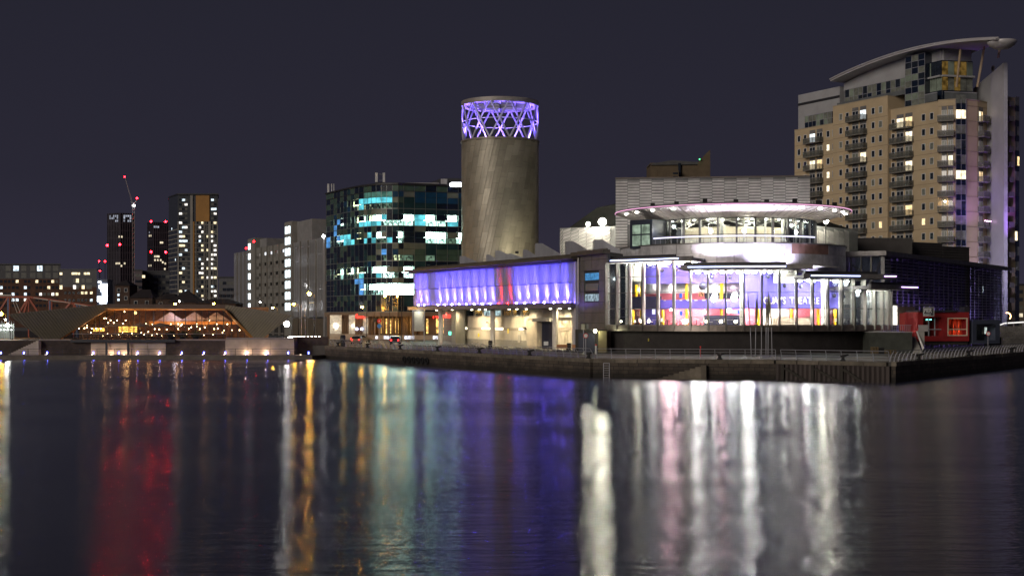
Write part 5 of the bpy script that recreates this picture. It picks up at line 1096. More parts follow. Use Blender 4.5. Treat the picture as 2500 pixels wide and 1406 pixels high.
# interior lights
for px, r_, z, col, e in ((1600, 16.3, 11.3, (1, .75, .75), 60), (1640, 16.3, 11.2, (1, .80, .80), 160), (1700, 16.3, 11.2, (1, .75, .75), 130), (1745, 16.3, 11.3, (1, .8, .8), 110), (1790, 16.3, 11.2, (1, .8, .8), 130),
                         (1640, 16.6, 7.6, (1, .72, .66), 150), (1700, 16.8, 7.7, (1, .78, .72), 170), (1828, 16.4, 7.8, (1, .75, .75), 170), (1880, 16.8, 7.8, (1, .9, .82), 90), (1915, 16.8, 7.8, (1, .9, .8), 110), (1965, 16.6, 7.8, (1, .7, .7), 60), (2030, 16.6, 7.8, (1, .75, .7), 90), (1555, 16.4, 7.6, (1, .8, .5), 40), (1560, 16.4, 11, (1, .8, .5), 40),
                         (2082, 19.5, 11.0, (1, .97, .9), 260), (2082, 19.0, 7.5, (.95, 1, .95), 60), (2140, 19, 9.4, (.95, 1, .95), 120), (1500, 20.5, 12.5, (.9, 1, .95), 40)):
    lamp('POINT', cp(r_, ca(px, r_), z), col, e * 4, r=.25, parent=th, name='room_light')
orb = emi('floor_globe', (1, .86, .60), 22)
for px, s_, lab in ((1516, .16, 'leftmost'), (1541, .12, 'second'), (1550, .1, 'third'), (1565.5, .18, 'fourth'), (1584, .18, 'fifth'), (1672.5, .36, 'largest, in the middle of the pink bays'), (1724.5, .2, 'left of the navy bar'), (1760, .22, 'in front of the navy bar'), (1796, .22, 'at the right end of the navy bar')):
    c = cp(22.0, ca(px, 22), FZ + .5); o = thing('globe_floor_lamp', 'glowing globe floor lamp in the foyer, ' + lab, 'floor lamp', cp(22.0, ca(px, 22), FZ), 'globe lamps on the foyer floor')
    G().ball(c, s_, 10).ob('globe', orb, o); G().tube(cp(22, ca(px, 22), FZ), c, .04, 6).ob('stem', iron, o)
for px, py, s_, lab in ((1744, 726, .42, 'bright oblong spotlight in front of the left dark screen'), (1793, 724, .42, 'bright oblong spotlight in front of the right dark screen'), (1780, 758, .34, 'round white lamp above the right end of the navy bar'), (1719, 761, .24, 'round white lamp left of the navy bar'), (1638, 756, .16, 'small white lamp under the balcony front')):
    a = ca(px, 18.4); x, y, _ = cp(18.4, a); z = Zp(py, y); o = thing('foyer_spotlight', lab, 'spotlight', (x, y, z)); g = G().ball((x, y, z), s_, 10)
    if s_ > .4: g.v = [(v[0] + (v[2] - z) * .25, v[1], z + (v[2] - z) * 1.5) for v in g.v]
    g.ob('lens', emi('spot_white', (1, .98, .92), 30), o); G().tube((x, y, z + s_), (x, y, z + s_ + .5), .03, 5).ob('bracket', iron, o)
for px, py in ((1616, 660), (1652, 659), (1738, 676), (1782, 677), (1875, 675), (1916, 698), (1955, 700), (2037, 722), (2060, 724), (1716, 699)):
    a = ca(px, 19.2); x, y, _ = cp(19.2, a); z = Zp(py, y); o = thing('hanging_speaker', 'dark round loudspeaker hanging in the foyer at %s' % ('the far left of the violet wall' if px < 1660 else 'the pink upper rooms' if px < 1800 else 'the lettered violet wall' if px < 2000 else 'the white stair wall'), 'loudspeaker', (x, y, z), 'round loudspeakers hanging in the foyer'); G().ball((x, y, z), .28 if px != 1716 else .55, 10).ob('body', mat('dark_speaker', (.03, .03, .06), .4), o); G().tube((x, y, z + .2), (x, y, z + 1.2), .03, 5).ob('rod', iron, o)
# signs and framed things inside
for px, py, w_, h_, mt in ((1662, 722, .40, .6, emi('blue_sign', (.10, .22, .9), 1.3)), (1663, 765, .45, .6, MC['blue_sign'] if 'blue_sign' in MC else None), (1794, 761, .8, .5, emi('white_screen', (.8, .85, 1), 1.5)), (1805, 762, .5, .5, MC['blue_sign'] if 'blue_sign' in MC else None), (1712, 719, .7, .55, emi('orange_picture', (1, .42, .25), 1.3, .8, 5)), (1596, 761, .5, .7, emi('pale_violet_screen', (.8, .75, 1), 1.8)), (1534, 711, .2, .3, MC['blue_sign'] if 'blue_sign' in MC else None), (1534, 764, .2, .6, MC['blue_sign'] if 'blue_sign' in MC else None)):
    a = ca(px, 18.1); x, y, _ = cp(18.1, a); z = Zp(py, y); G().box(-w_ / 2, w_ / 2, -.04, .04, -h_ / 2, h_ / 2).ob('screen_sign', mt, th, M=Matrix.Translation((x, y, z)) @ Matrix.Rotation(a, 4, 'Z'))
# cafe furniture along the foyer glass
whch = mat('white_chair_plastic', (.7, .68, .65), .4)
fc = thing('foyer_chair', 'x', 'chair', (0, 0, 0), 'white chairs along the foyer glass'); I4 = Matrix.Identity(4)
G().box(-.24, .24, -.24, .24, .42, .47).ob('seat', whch, fc, M=I4); G().box(-.24, .24, .2, .25, .5, .92).ob('backrest', whch, fc, M=I4)
for sx in (-.2, .2):
    for sy in (-.2, .2): G().box(sx - .02, sx + .02, sy - .02, sy + .02, 0, .42).ob('leg', iron, fc, M=I4)
ft = thing('foyer_table', 'x', 'table', (0, 0, 0), 'round tables along the foyer glass'); G().lathe([(.001, .72), (.42, .72), (.42, .75), (.001, .75)], 0, 0, 14).ob('top', whch, ft, M=I4); G().tube((0, 0, 0), (0, 0, .72), .04).ob('leg', iron, ft, M=I4)
spots_ = [(1548, 'left of the violet pier'), (1600, 'behind the violet pier'), (1630, 'in front of the pink wall at left'), (1660, 'beside the largest globe lamp'), (1700, 'in front of the brightest pink bay'), (1750, 'left in front of the navy bar'), (1782, 'right in front of the navy bar'), (1830, 'in the pink bay right of the thick white column'), (2026, 'left of the rightmost yellow columns'), (2072, 'in front of the grey stair wall'), (2100, 'at the white stair wall'), (2130, 'behind the closely spaced fins at the right end')]
for i, (px, lab) in enumerate(spots_):
    a = ca(px, 21.2); M0 = Matrix.Translation(cp(21.2, a, FZ)) @ Matrix.Rotation(a, 4, 'Z')
    if i == 0: ft.matrix_basis = M0; ft['label'] = 'small round white foyer table ' + lab
    else: clone(ft, M0, 'small round white foyer table ' + lab)
    for j, dx in enumerate((-.8, .8)):
        M1 = M0 @ Matrix.Translation((dx, 0, 0)) @ Matrix.Rotation(PI / 2 if dx < 0 else -PI / 2, 4, 'Z'); lb = 'white chair %s of foyer table %s' % ('left' if dx < 0 else 'right', lab)
        if i == 0 and j == 0: fc.matrix_basis = M1; fc['label'] = lb
        else: clone(fc, M1, lb)
# ---- metal drum over the foyer
dm = mat('drum_metal_panel', (.58, .57, .60), .38, .3, var=.22, scale=.9, rnd=.10, bump=.12, bscale=3)
RD = 16.35; ZD0, ZD1 = 10.4, 17.15
G().lathe([(RD - .1, ZD0), (RD - .1, ZD1)], C0[0], C0[1], 90).ob('drum_skin', mat('drum_skin', (.22, .22, .24), .5, .4), th)
for r_ in range(5):
    h_ = (ZD1 - ZD0) / 5; z0 = ZD0 + r_ * h_; n_ = 44; me = G()
    arc(me, RD - .09, RD, -PI / n_ + .0020, PI / n_ - .0020, 0, h_ - .03, 3); me.v = [(v[0] - C0[0], v[1] - C0[1], v[2]) for v in me.v]; me_ = me.mesh(dm)
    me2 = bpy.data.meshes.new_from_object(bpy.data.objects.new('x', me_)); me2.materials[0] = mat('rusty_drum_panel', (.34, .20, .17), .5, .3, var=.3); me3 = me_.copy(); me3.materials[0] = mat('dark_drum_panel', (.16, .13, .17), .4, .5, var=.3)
    for k in range(n_):
        a = 2 * PI * (k + .5 * (r_ % 2)) / n_; a = (a + PI) % (2 * PI) - PI
        if abs(a) > 1.75: continue
        px = CX + F * cp(RD, a)[0] / cp(RD, a)[1]
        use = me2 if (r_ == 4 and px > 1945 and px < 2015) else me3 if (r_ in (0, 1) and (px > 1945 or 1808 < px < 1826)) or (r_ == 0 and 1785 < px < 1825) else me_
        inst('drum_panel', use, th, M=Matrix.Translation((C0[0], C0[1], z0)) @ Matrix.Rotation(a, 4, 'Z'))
G().lathe([(RD - .6, ZD1), (RD + .18, ZD1), (RD + .18, ZD1 + .12), (RD - .6, ZD1 + .12), (RD - .6, ZD1)], C0[0], C0[1], 90).ob('drum_coping', roof_m, th)
arc(G(), 15.4, 15.5, aa(1560, 15.5), aa(1990, 15.5), ZD1 + .95, ZD1 + 1.12).ob('terrace_rail', emi('glowing_rail', (.75, .72, 1), 1.7), th)  # plain white rail, its brightness put in as emission
for k in range(30):
    a = aa(1560, 15.5) + (aa(1990, 15.5) - aa(1560, 15.5)) * k / 29; G().tube(cp(15.45, a, ZD1), cp(15.45, a, ZD1 + .95), .03, 5).ob('terrace_rail_post', rail_m, th)
for px, e, dr in ((1615, 1800, .9), (1660, 3200, .9), (1700, 3000, .9), (1742, 2600, .9), (1782, 2000, .9), (1866, 4600, .9), (1935, 900, .9), (1996, 1800, .8)):
    a = ca(px, 18); p_ = cp(18.0, a, 13.95 if px < 1940 else 12.9); o = thing('drum_wash_light', 'cold white wash light shining up the metal drum, %s' % ('left of the middle' if px < 1720 else 'near the middle' if px < 1800 else 'right of the middle' if px < 1900 else 'at the right end'), 'wash light', p_, 'wash lights at the foot of the drum')
    G().box(p_[0] - .2, p_[0] + .2, p_[1] - .15, p_[1] + .15, p_[2] - .2, p_[2] - .05).ob('housing', iron, o)
    lamp('SPOT', p_, (.80, .74, 1), e * 1.9, to=cp(16.2, a, 16.5), cone=120, blend=.9, r=.15, parent=o)
# ---- upper glazed lounge
RU = 12.1; ZU0, ZU1 = ZD1 - .3, 21.0
lg = mat('lounge_frame', (.10, .10, .105), .4, .5)
G().lathe([(.01, ZU0 + .3), (RD, ZU0 + .3)], C0[0], C0[1], 60).ob('terrace_deck', deck_m, th)
nU = 34
for k in range(nU):
    a0 = -PI / 2 - .25 + (PI + .5) * k / nU; a1 = -PI / 2 - .25 + (PI + .5) * (k + 1) / nU
    if k % 2 == 0: M_ = Matrix.Translation((C0[0], C0[1], 0)) @ Matrix.Rotation(a0, 4, 'Z'); G().box(-.13, .13, -RU - .15, -RU + .15, ZU0, ZU1).ob('lounge_mullion', lg, th, M=M_)
    fr_ = Fr(cp(RU, a0)[:2], cp(RU, a1)[:2]); G().box(0, fr_.L, 0, .03, ZU0 + .3, ZU1).ob('lounge_pane', fgl, th, fr_)
arc(G(), RU - .06, RU + .06, -1.6, 1.6, 18.6, 18.7).ob('lounge_transom', lg, th)
arc(G(), 7.4, 7.8, -1.35, 1.35, ZU0, 20.0).ob('lounge_inner_wall', mat('lounge_cream_wall', (.62, .55, .42), .6, var=.15), th)
arc(G(), 7.3, 8.6, -1.2, 1.2, ZU0, 18.2).ob('lounge_bar', offw, th)
G().lathe([(.01, 20.9), (RU - .1, 20.9)], C0[0], C0[1], 48).ob('lounge_ceiling', mat('lounge_ceiling', (.16, .15, .13), .7, var=.3), th)
for k in range(9):
    a = -1.2 + 2.4 * k / 8; c = cp(10.4, a); G().tube((c[0], c[1], ZU0), (c[0], c[1], 20.9), .16 if k % 3 else .28, 10).ob('lounge_column', whitc, th)
rr = random.Random(2)
for k in range(26):
    a = -1.1 + 2.2 * rr.random(); z = 19.3 + 1.3 * rr.random(); pts_ = [cp(9.4 + rr.random(), a + .07 * (j - 3), z + .22 * abs(j - 3)) for j in range(7)]; G().path(pts_, .035, 4).ob('ceiling_cable', whitc, th)
for a, e in ((-1.15, 200), (-.8, 260), (-.35, 330), (.05, 380), (.45, 330), (.85, 300), (1.2, 260)): lamp('POINT', cp(10.0, a, 20.2), (1, .93, .78), e * 1.25, r=.3, parent=th, name='room_light')
for k in range(14):
    a = -1.2 + 2.4 * k / 13; c = cp(11.2, a, 20.8); G().lathe([(.001, 20.72), (.16, 20.72), (.16, 20.8)], c[0], c[1], 8).ob('ceiling_lens', lens, th)
# dark glazed entrance box at the left of the lounge
bx = Fr(P(1538, 193), P(1592, 190.5)); G().box(0, bx.L, 0, 3.5, ZU0, 20.9).ob('entrance_box', mat('navy_entrance', (.020, .026, .045), .4), th, bx)
for a, b_, z0, z1 in ((.12, .48, 17.2, 18.7), (.54, .9, 17.2, 18.7), (.12, .48, 18.9, 20.2), (.54, .9, 18.9, 20.2)): G().box(bx.L * a, bx.L * b_, -.05, -.01, z0, z1).ob('entrance_pane', emi('entrance_green_glow', (.32, .42, .32), .75, .5, .9), th, bx)
# ---- oval flying canopy
RC = 17.2; zc0 = 22.35
prof = [(RU - 1, 20.92), (RU + 1.2, 21.15), (RC - 1.4, 22.05), (RC - .2, zc0 - .05), (RC, zc0 + .06), (RC - .1, zc0 + .28), (RC - 1.2, zc0 + .42), (4, zc0 + .9), (.01, zc0 + 1.0)]
G().lathe(prof[:4], C0[0], C0[1], 96).ob('canopy_soffit', mat('canopy_soffit', (.52, .48, .45), .55, .1, var=.12, scale=1.5), th, smooth=True)
G().lathe(prof[3:], C0[0], C0[1], 96).ob('canopy_top', mat('canopy_top', (.07, .05, .055), .6), th, smooth=True)
for k in range(48):
    a = -PI / 2 - .1 + (PI + .2) * k / 47; G().tube(cp(RU + 1.2, a, 21.13), cp(RC - .25, a, zc0 - .10), .035, 4).ob('soffit_seam', mat('soffit_seam', (.30, .28, .27), .5), th)
G().lathe([(RC + .01, zc0 + .02), (RC + .07, zc0 + .08), (RC + .02, zc0 + .15), (RC - .02, zc0 + .10), (RC + .01, zc0 + .02)], C0[0], C0[1], 120).ob('canopy_led', emi('canopy_led_pink', (1, .50, .78), 1.15), th)
for k in range(13):
    a = -1.35 + 2.7 * k / 12; c = cp(RC - .9, a, zc0 - .05)
    G().lathe([(.001, -.06), (.20, -.06), (.20, .06)], c[0], c[1], 8).ob('canopy_lamp', lens, th, M=Matrix.Translation((0, 0, zc0 - .32)))
for a, e in ((-1.3, 120), (-.9, 160), (-.45, 200), (0, 230), (.45, 200), (.9, 160), (1.3, 120)): lamp('POINT', cp(15.2, a, 19.3), (1, .92, .85), e * .9, r=.4, parent=th, name='soffit_light')
rr = random.Random(4)
for k in range(22):
    a = -.9 + 1.8 * k / 21; c = cp(RC - .9, a, zc0 + .40); hh = .25 + .3 * rr.random()
    if k % 3 == 0: G().box(c[0] - .3, c[0] + .3, c[1] - .2, c[1] + .2, zc0 + .4, zc0 + .4 + hh).ob('roof_fitting', iron, th)
# ================================================================== STAGE TOWER and side blocks
fs = Fr(P(1503, 217), P(1978, 213.5)); zT = fs.z(1700, 434.5)
stt = thing('stage_tower', 'large rectangular stage tower clad in overlapping steel shingles behind the oval canopy', 'stage tower', fs.w(fs.L / 2, 0, DECK))
stm = mat('steel_shingle', (.34, .33, .33), .38, .5, var=.16, scale=.6, rnd=.10); edge_glint = mat('edge_glint_paint', (.90, .86, .86), .35, .1)  # near-white edges: canopy light caught by the shingle lips, put into the colour
G().box(0, fs.L, .15, 16, DECK, zT).ob('wall', mat('backing_steel', (.14, .14, .145), .5, .4), stt, fs)  # darker steel behind the shingles
G().box(-.05, fs.L + .05, -.1, 16.1, zT, zT + .18).ob('coping', mat('brown_coping', (.11, .09, .08), .6), stt, fs)
ncol = 16; nrow = 22; cw = fs.L / ncol; hh = .465
g = G(); g.slab([(.02, .11, 0), (cw - .02, .11, 0), (cw - .02, -.03, hh - .03), (.02, -.03, hh - .03)], .02, (0, 0, 1)); 
g = G(); g.v = [(.02, -.09, 0), (cw - .02, -.09, 0), (cw - .02, -.09, .035), (.02, -.09, .035), (.02, .06, hh), (cw - .02, .06, hh), (cw - .02, .06, 0), (.02, .06, 0)]
g.f = [(0, 1, 2, 3), (3, 2, 5, 4), (7, 6, 1, 0), (1, 6, 5, 2), (0, 3, 4, 7)]
sm = g.mesh(stm); se_ = G().box(.03, cw - .03, -.125, -.092, -.03, .055).mesh(edge_glint)
cnt = 0; extra = G()
for c in range(ncol):
    for r_ in range(36):
        z = zT - .1 - hh * (r_ + 1) - (hh / 2 if c % 2 else 0)
        if z < (21.6 if 1 <= c <= 14 else 16.5): continue
        if cnt < 292: o = inst('shingle', sm, stt, fs, (c * cw, 0, z)); inst('edge', se_, o, fs, (c * cw, 0, z)); cnt += 1
G().box(.0, cw * .5, .14, .149, 12, 20).ob('lower_cladding', stm, stt, fs)
# left low block with slanting shingles, pyramid roof with floodlights
fl = Fr(P(1367, 226), P(1506, 221)); lb_ = thing('shingled_low_block', 'low brightly floodlit block with slanting steel shingles left of the stage tower', 'building', fl.w(fl.L / 2, 0, DECK)); zl = fl.z(1430, 555)
G().box(0, fl.L, 0, 9, DECK, zl).ob('wall', MC['backing_steel'], lb_, fl)
for r_ in range(11):
    for c in range(7):
        u = c * 1.45 - .9 + r_ * .0; z = zl - .6 - r_ * .55 + .22 * (c % 2) - .5
        q = [(u, -.08, z), (u + 1.4, -.12, z + .42), (u + 1.4 + .12, -.06, z + .92), (u + .12, -.02, z + .50)]
        q = [(min(max(x_, .02), fl.L - .02), y_, min(z_, zl - .02)) for x_, y_, z_ in q]
        if q[1][0] - q[0][0] > .2: G().slab(q, .03).ob('shingle', stm, lb_, fl)
pyr = mat('dark_pyramid_roof', (.008, .008, .008), .8, spec=.1)
G().slab([P(1380, 232) + (zl,), P(1458, 230) + (Zp(507, 230),), P(1506, 229) + (Zp(497, 229),), P(1506, 229) + (zl,)], 8).ob('pyramid_roof', pyr, lb_)
for px, py, e, lab, r_ in ((1470.5, 542, 2600, 'very bright starlike floodlight on the low roof left of the stage tower', .62), (1436, 547, 500, 'smaller bright floodlight at the left end of the same low roof', .32)):
    x, y = P(px, 222); z = Zp(py, 222); o = thing('roof_floodlight', lab, 'floodlight', (x, y, z)); G().ball((x, y, z), r_, 12).ob('lens', emi('flood_warm_white', (1, .96, .74), 330), o); G().tube((x, y + .2, zl), (x, y + .2, z), .08, 6).ob('pole', iron, o)
for px, z, e in ((1378, 16.8, 1600), (1412, 17.3, 1400), (1445, 17.0, 300)): x, y = P(px, 219); lamp('POINT', (x, y, z), (1, .95, .72), e * 1.0, r=.3, parent=lb_)
for a in (-.9, -.55, -.2, .2, .55, .9): lamp('SPOT', cp(13.5, a * 1.9 + 0, 23.9) if False else (C0[0] + a * 15, C0[1] + 9, 23.75), (1, .96, .94), 420, to=(C0[0] + a * 15, 215, 27.5), cone=130, blend=1, r=.2, parent=stt, name='added_tower_light')  # added spots without a known source, to brighten the shingle edges
lamp('SPOT', (*P(1512, 213), 17.6), (1, .97, .85), 900, to=(*P(1512, 216.5), 26), cone=110, blend=.9, parent=stt)
# right low block with wavy shingles
fr2 = Fr(P(1985, 208), P(2094, 212)); rb_ = thing('shingled_low_block', 'low block with wavy lit shingles between the lounge and the apartment tower', 'building', fr2.w(fr2.L / 2, 0, DECK)); zr_ = 20.9
G().slab([(0, 0, DECK), (fr2.L, 0, DECK), (fr2.L, 0, zr_ - .1), (fr2.L * .1, 0, zr_ + .25), (0, 0, zr_ + .4)], 6).ob('wall', MC['backing_steel'], rb_, fr2)
for r_ in range(7):
    for c in range(7):
        u = c * 1.02; z = zr_ - .75 - r_ * .5 - .20 * (c % 2)
        G().slab([(u, -.12, z + .12), (u + .98, -.06, z - .16), (min(u + .98, fr2.L), -.02, z + .34), (u, -.03, z + .62)], .03).ob('shingle', stm, rb_, fr2)
G().slab([P(1960, 212) + (zr_,), P(2000, 212) + (zr_ + 1.6,), P(2090, 214) + (zr_ - .1,)], 8).ob('pyramid_roof', pyr, rb_)
x, y = P(2016, 206); z = Zp(540, 206); o = thing('roof_floodlight', 'bright floodlight on the right end of the lounge roof beside the apartment tower', 'floodlight', (x, y, z)); G().ball((x, y, z), .36, 12).ob('lens', MC['flood_warm_white'], o); G().tube((x, y, zr_ - 3), (x, y, z), .08, 6).ob('pole', iron, o)
lamp('SPOT', (x - 1.2, y - 1.5, 19.0), (1, .95, .72), 900, to=(x + 1.5, y + 3, 18.5), cone=130, blend=.9, r=.2, parent=rb_)
# ================================================================== APARTMENT TOWER (cream, stepped, with swooping roof)
apt = thing('apartment_tower', 'tall cream apartment tower with stacked balconies and a swooping blade roof', 'apartment building', (80, 285, DECK))
beige = mat('cream_stone_cladding', (.455, .355, .235), .75, var=.10, scale=.25, bump=.1); jointm = mat('stone_joint', (.20, .15, .10), .8); greyc = mat('grey_cladding', (.36, .36, .385), .55, .15, var=.1, scale=.3)
recess = mat('grey_recess_panel', (.15, .145, .15), .7, var=.25, scale=1); slabm = mat('balcony_concrete', (.16, .15, .14), .7); balg = glass('balcony_glass', (.55, .6, .6), .12)
whf = mat('white_window_frame_b', (.62, .62, .64), .5); dglass = mat('dark_flat_glass', (.018, .024, .035), .10, spec=.9, var=.5, scale=.7); cgl = mat('curtain_flat_glass', (.16, .17, .15), .35, var=.45, scale=1.2)
fA = Fr((64.2, 306.9), (84.95, 269.5)); U = fA.u
FL = [48.9 - 3 * k for k in range(-1, 16)]            # floor levels, index 0 = 51.9
def fz(k): return 48.9 - 3 * k
# body blocks: (px0, px1, outward offset, top)
blocks = [(1940, 2041, 0.0, 49.5), (2041, 2167, -.9, 53.0), (2167, 2290, 0.0, 50.1)]
for a, b_, v, top in blocks:
    G().box(U(a), U(b_, v) if b_ != 2290 else fA.L, v, 14, DECK, top).ob('wall', beige, apt, fA)
    G().box(U(a) - .02, (U(b_, v) if b_ != 2290 else fA.L) + .05, v - .08, 14, top, top + .12).ob('parapet', mat('pale_parapet', (.40, .33, .24), .7), apt, fA)
    for k in range(0, 16):
        if fz(k) + 2.7 < top: G().box(U(a) + .02, (U(b_, v) if b_ != 2290 else fA.L) - .02, v - .012, v - .002, fz(k) - .04, fz(k) + .03).ob('joint_line', jointm, apt, fA)
Qs = [(84.95, 269.5), (87.9, 268), (90.15, 268.3), (92.9, 269.6), (95.6, 272)]
fq = [Fr(a, b_) for a, b_ in zip(Qs, Qs[1:])]
zt_ = 50.3
G().prism([fA.w(fA.L, .05, 0)[:2]] + [(q[0] + .0, q[1] + .1) for q in Qs[1:]] + [(97, 280), (88, 283)], DECK, zt_).ob('wall', beige, apt)
G().prism([(q[0], q[1] - .08) for q in Qs] + [(97.2, 280), (88, 283)], zt_ + .01, zt_ + .12).ob('parapet', MC['pale_parapet'], apt)
R2 = random.Random(11)
wf = G().frame(-.50, .50, -.72, .72, .09, -.06, .05).mesh(whf)
pm_ = {}
def wpane(mt, w_=.82, h_=1.26):
    key = (mt.name, w_, h_)
    if key not in pm_: pm_[key] = G().box(-w_ / 2, w_ / 2, -.03, -.004, -h_ / 2, h_ / 2).mesh(mt)
    return pm_[key]
alit = [emi('flat_lit_warm', (1, .70, .34), 1.5, .5, 1.1), emi('flat_lit_pale', (1, .84, .55), 1.9, .4, 1.3), emi('flat_lit_white', (.85, .95, 1), 1.6, .4, 1.2)]
def small_window(fr_, u, v, z, mt):
    o = inst('window', wf, apt, fr_, (u, v, z)); inst('pane', wpane(mt), o, fr_, (u, v, z))
litmap = {(2022, 4): 0, (2022, 5): 0, (2022, 2): 0, (2038, 3): 2, (2149, 11): None}
cols = [(1951, 0, 1, 16, .0), (1966, 0, 1, 16, 0), (2022, 0, 1, 16, 0), (2036, 0, 1, 16, 0), (2053, 0, 0, 16, -.9), (2069, 0, 0, 16, -.9), (2132, 0, -1, 16, -.9), (2150, 0, -1, 16, -.9), (2181, 0, 0, 16, 0), (2255, 0, 0, 16, 0), (2275, 0, 0, 16, 0)]
lit = {(2022, 2): 0, (2022, 4): 1, (2022, 5): 1, (2150, 7): None, (2149, 0): None, (2150, 8): None}
for px, _, k0, k1, v in cols:
    for k in range(k0, k1):
        z = fz(k) + 1.5
        if z > (49.3 if v == 0 else 52.8) - .9: continue
        mt = R2.choice([dglass, dglass, cgl, dglass])
        if (px, k) in ((2022, 4), (2022, 5), (2022, 2), (2150, 8), (2255, 8)): mt = alit[1] if px == 2022 else alit[0]
        small_window(fA, U(px, v), v, z, mt)
# balcony stacks
rail_b = G()
def balcony(fr_, ua, ub, v, z, lab=None, depth=1.5, lit_=None, doors=2, proud=.0):
    # recessed wall panel with french doors behind a projecting slab and glass rail
    dw = (ub - ua) / doors
    for j in range(doors):
        a = ua + dw * j; mt = R2.choice([dglass, dglass, cgl])
        if lit_ and j in lit_: mt = alit[lit_[j]]
        G().box(a + dw * .15, a + dw * .95, v - .03, v - .004, z + 2.2, z + 2.95).ob('spandrel_panel', recess, apt, fr_)
        fr1 = G().frame(a + dw * .15, a + dw * .95, z + .08, z + 2.18, .08, v - .06, v + .05); fr1.box(a + dw * .53, a + dw * .57, v - .05, v, z + .16, z + 2.1)
        o = fr1.ob('balcony_door', whf, apt, fr_); G().box(a + dw * .15 + .09, a + dw * .95 - .09, v - .03, v - .004, z + .17, z + 2.09).ob('pane', mt, o, fr_)
    b = G().box(ua - .5, ub + .25, v - depth, v - .06, z - .16, z + .04).ob('balcony', slabm, apt, fr_)
    g = G().box(ua - .5, ub + .25, v - depth, v - depth + .04, z + .05, z + 1.05); g.box(ua - .5, ua - .46, v - depth + .05, v - .1, z + .05, z + 1.05); g.box(ub + .21, ub + .25, v - depth + .05, v - .1, z + .05, z + 1.05); g.ob('railing_panel', mesh_mat('balcony_mesh', (.12, .12, .11), .55), b, fr_)
    if R2.random() < .45: u_ = ua + (ub - ua) * R2.random() * .8; G().box(u_, u_ + .5, v - depth + .15, v - depth + .5, z + .045, z + .3 + .7 * R2.random()).ob('planter', R2.choice([leaf, iron, wood, whf]), b, fr_)
    G().box(ua - .52, ub + .27, v - depth - .03, v - depth + .06, z + 1.06, z + 1.12).ob('handrail', rail_m, b, fr_)
stA = (U(1972), U(2009)); stB = (U(2078, -.9), U(2116, -.9)); stC = (U(2186), U(2229)); 
for k in range(1, 16): balcony(fA, stA[0] + .3, stA[1], 0, fz(k), lit_={(1): {0: 2}, 3: {0: 1, 1: 0}, }.get(k), depth=1.3)
for k in range(-1, 16):
    if fz(k) + 3 < 53: balcony(fA, stB[0], stB[1], -.9, fz(k), lit_={0: {1: 2}, 3: {1: 1}}.get(k), depth=1.3)
for k in range(0, 16): 
    if fz(k) + 2.9 < 50.2: balcony(fA, stC[0], stC[1], 0, fz(k), lit_={1: {0: 1, 1: 0}, 2: {1: 1}, 4: {1: 1}, 7: {1: 0}}.get(k), depth=1.3)
q0, q1, q2, q3 = fq
for k in range(1, 16):
    balcony(q0, .5, q0.L - .35, 0, fz(k) + .2, lit_={4: {1: 1}}.get(k), depth=1.0)
    balcony(q3, .3, q3.L * .55, 0, fz(k) + .2, lit_={1: {0: 1, 1: 0}, 5: {0: 0, 1: 0}}.get(k), depth=1.5, doors=2)
# glazed strip bay
for k in range(0, 16):
    z = fz(k) + .2
    for j in range(2):
        a, b_ = q1.L * (.06 + .45 * j), q1.L * (.49 + .45 * j)
        G().box(a, b_, -.12, -.02, z - .8, z + .35).ob('spandrel_pane', og['k'], apt, q1)
        mt = alit[1] if (k in (1, 5)) else R2.choice([cgl, dglass, cgl]); G().box(a, b_, -.12, -.02, z + .42, z + 2.1).ob('bay_pane', mt, apt, q1)
    G().box(0, q1.L, -.16, -.13, z - .9, z - .82).ob('transom', rail_m, apt, q1)
for a in (0, .49, .94): G().box(q1.L * a, q1.L * a + .08, -.18, -.12, DECK, zt_).ob('mullion', rail_m, apt, q1)
for fr_ in (q0, q2, q3):
    for k in range(16): G().box(.02, fr_.L - .02, -.012, -.002, fz(k) - .04 + .2, fz(k) + .03 + .2).ob('joint_line', jointm, apt, fr_)
# party lights on one balcony
pl = thing('string_lights', 'string of pink and white fairy lights on a right-hand balcony of the apartment tower', 'fairy lights', q3.w(1, -1.6, fz(8) + 1.2)); zst = fz(8) + 1.35
for j in range(16): c = q3.w(-.2 + j * .16, -1.62, zst + .05 * math.sin(j * 1.3)); G().ball(c, .05, 6).ob('bulb', emi('fairy_pink', (1, .5, .95), 14), pl)
G().path([q3.w(-.2 + j * .16, -1.60, zst + .05 * math.sin(j * 1.3)) for j in range(16)], .01, 3).ob('cable', iron, pl)
# big fin wall on the right with porthole
fn = Fr((95.2, 274.5), (96.75, 266.0)); zf = 57.2
g = G().slab([(-3, 0, DECK), (fn.L, 0, DECK), (fn.L, 0, zf), (-3, 0, 54.0)], .85); g.ob('fin_wall', greyc, apt, fn)
G().box(fn.L + .01, fn.L + .08, .1, .8, DECK, zf - .1).ob('fin_edge', mat('fin_edge', (.42, .42, .46), .5), apt, fn)
G().lathe([(.42, 0), (.62, 0), (.62, .12), (.42, .12)], 0, 0, 20).ob('porthole_ring', mat('porthole', (.09, .08, .09), .5), apt, M=fn.M @ Matrix.Translation((fn.u(2425), 0, fn.z(2425, 168))) @ Matrix.Rotation(PI / 2, 4, 'X'))
G().lathe([(.01, 0), (.42, 0)], 0, 0, 20).ob('porthole', dglass, apt, M=fn.M @ Matrix.Translation((fn.u(2425), -.02, fn.z(2425, 168))) @ Matrix.Rotation(PI / 2, 4, 'X'))
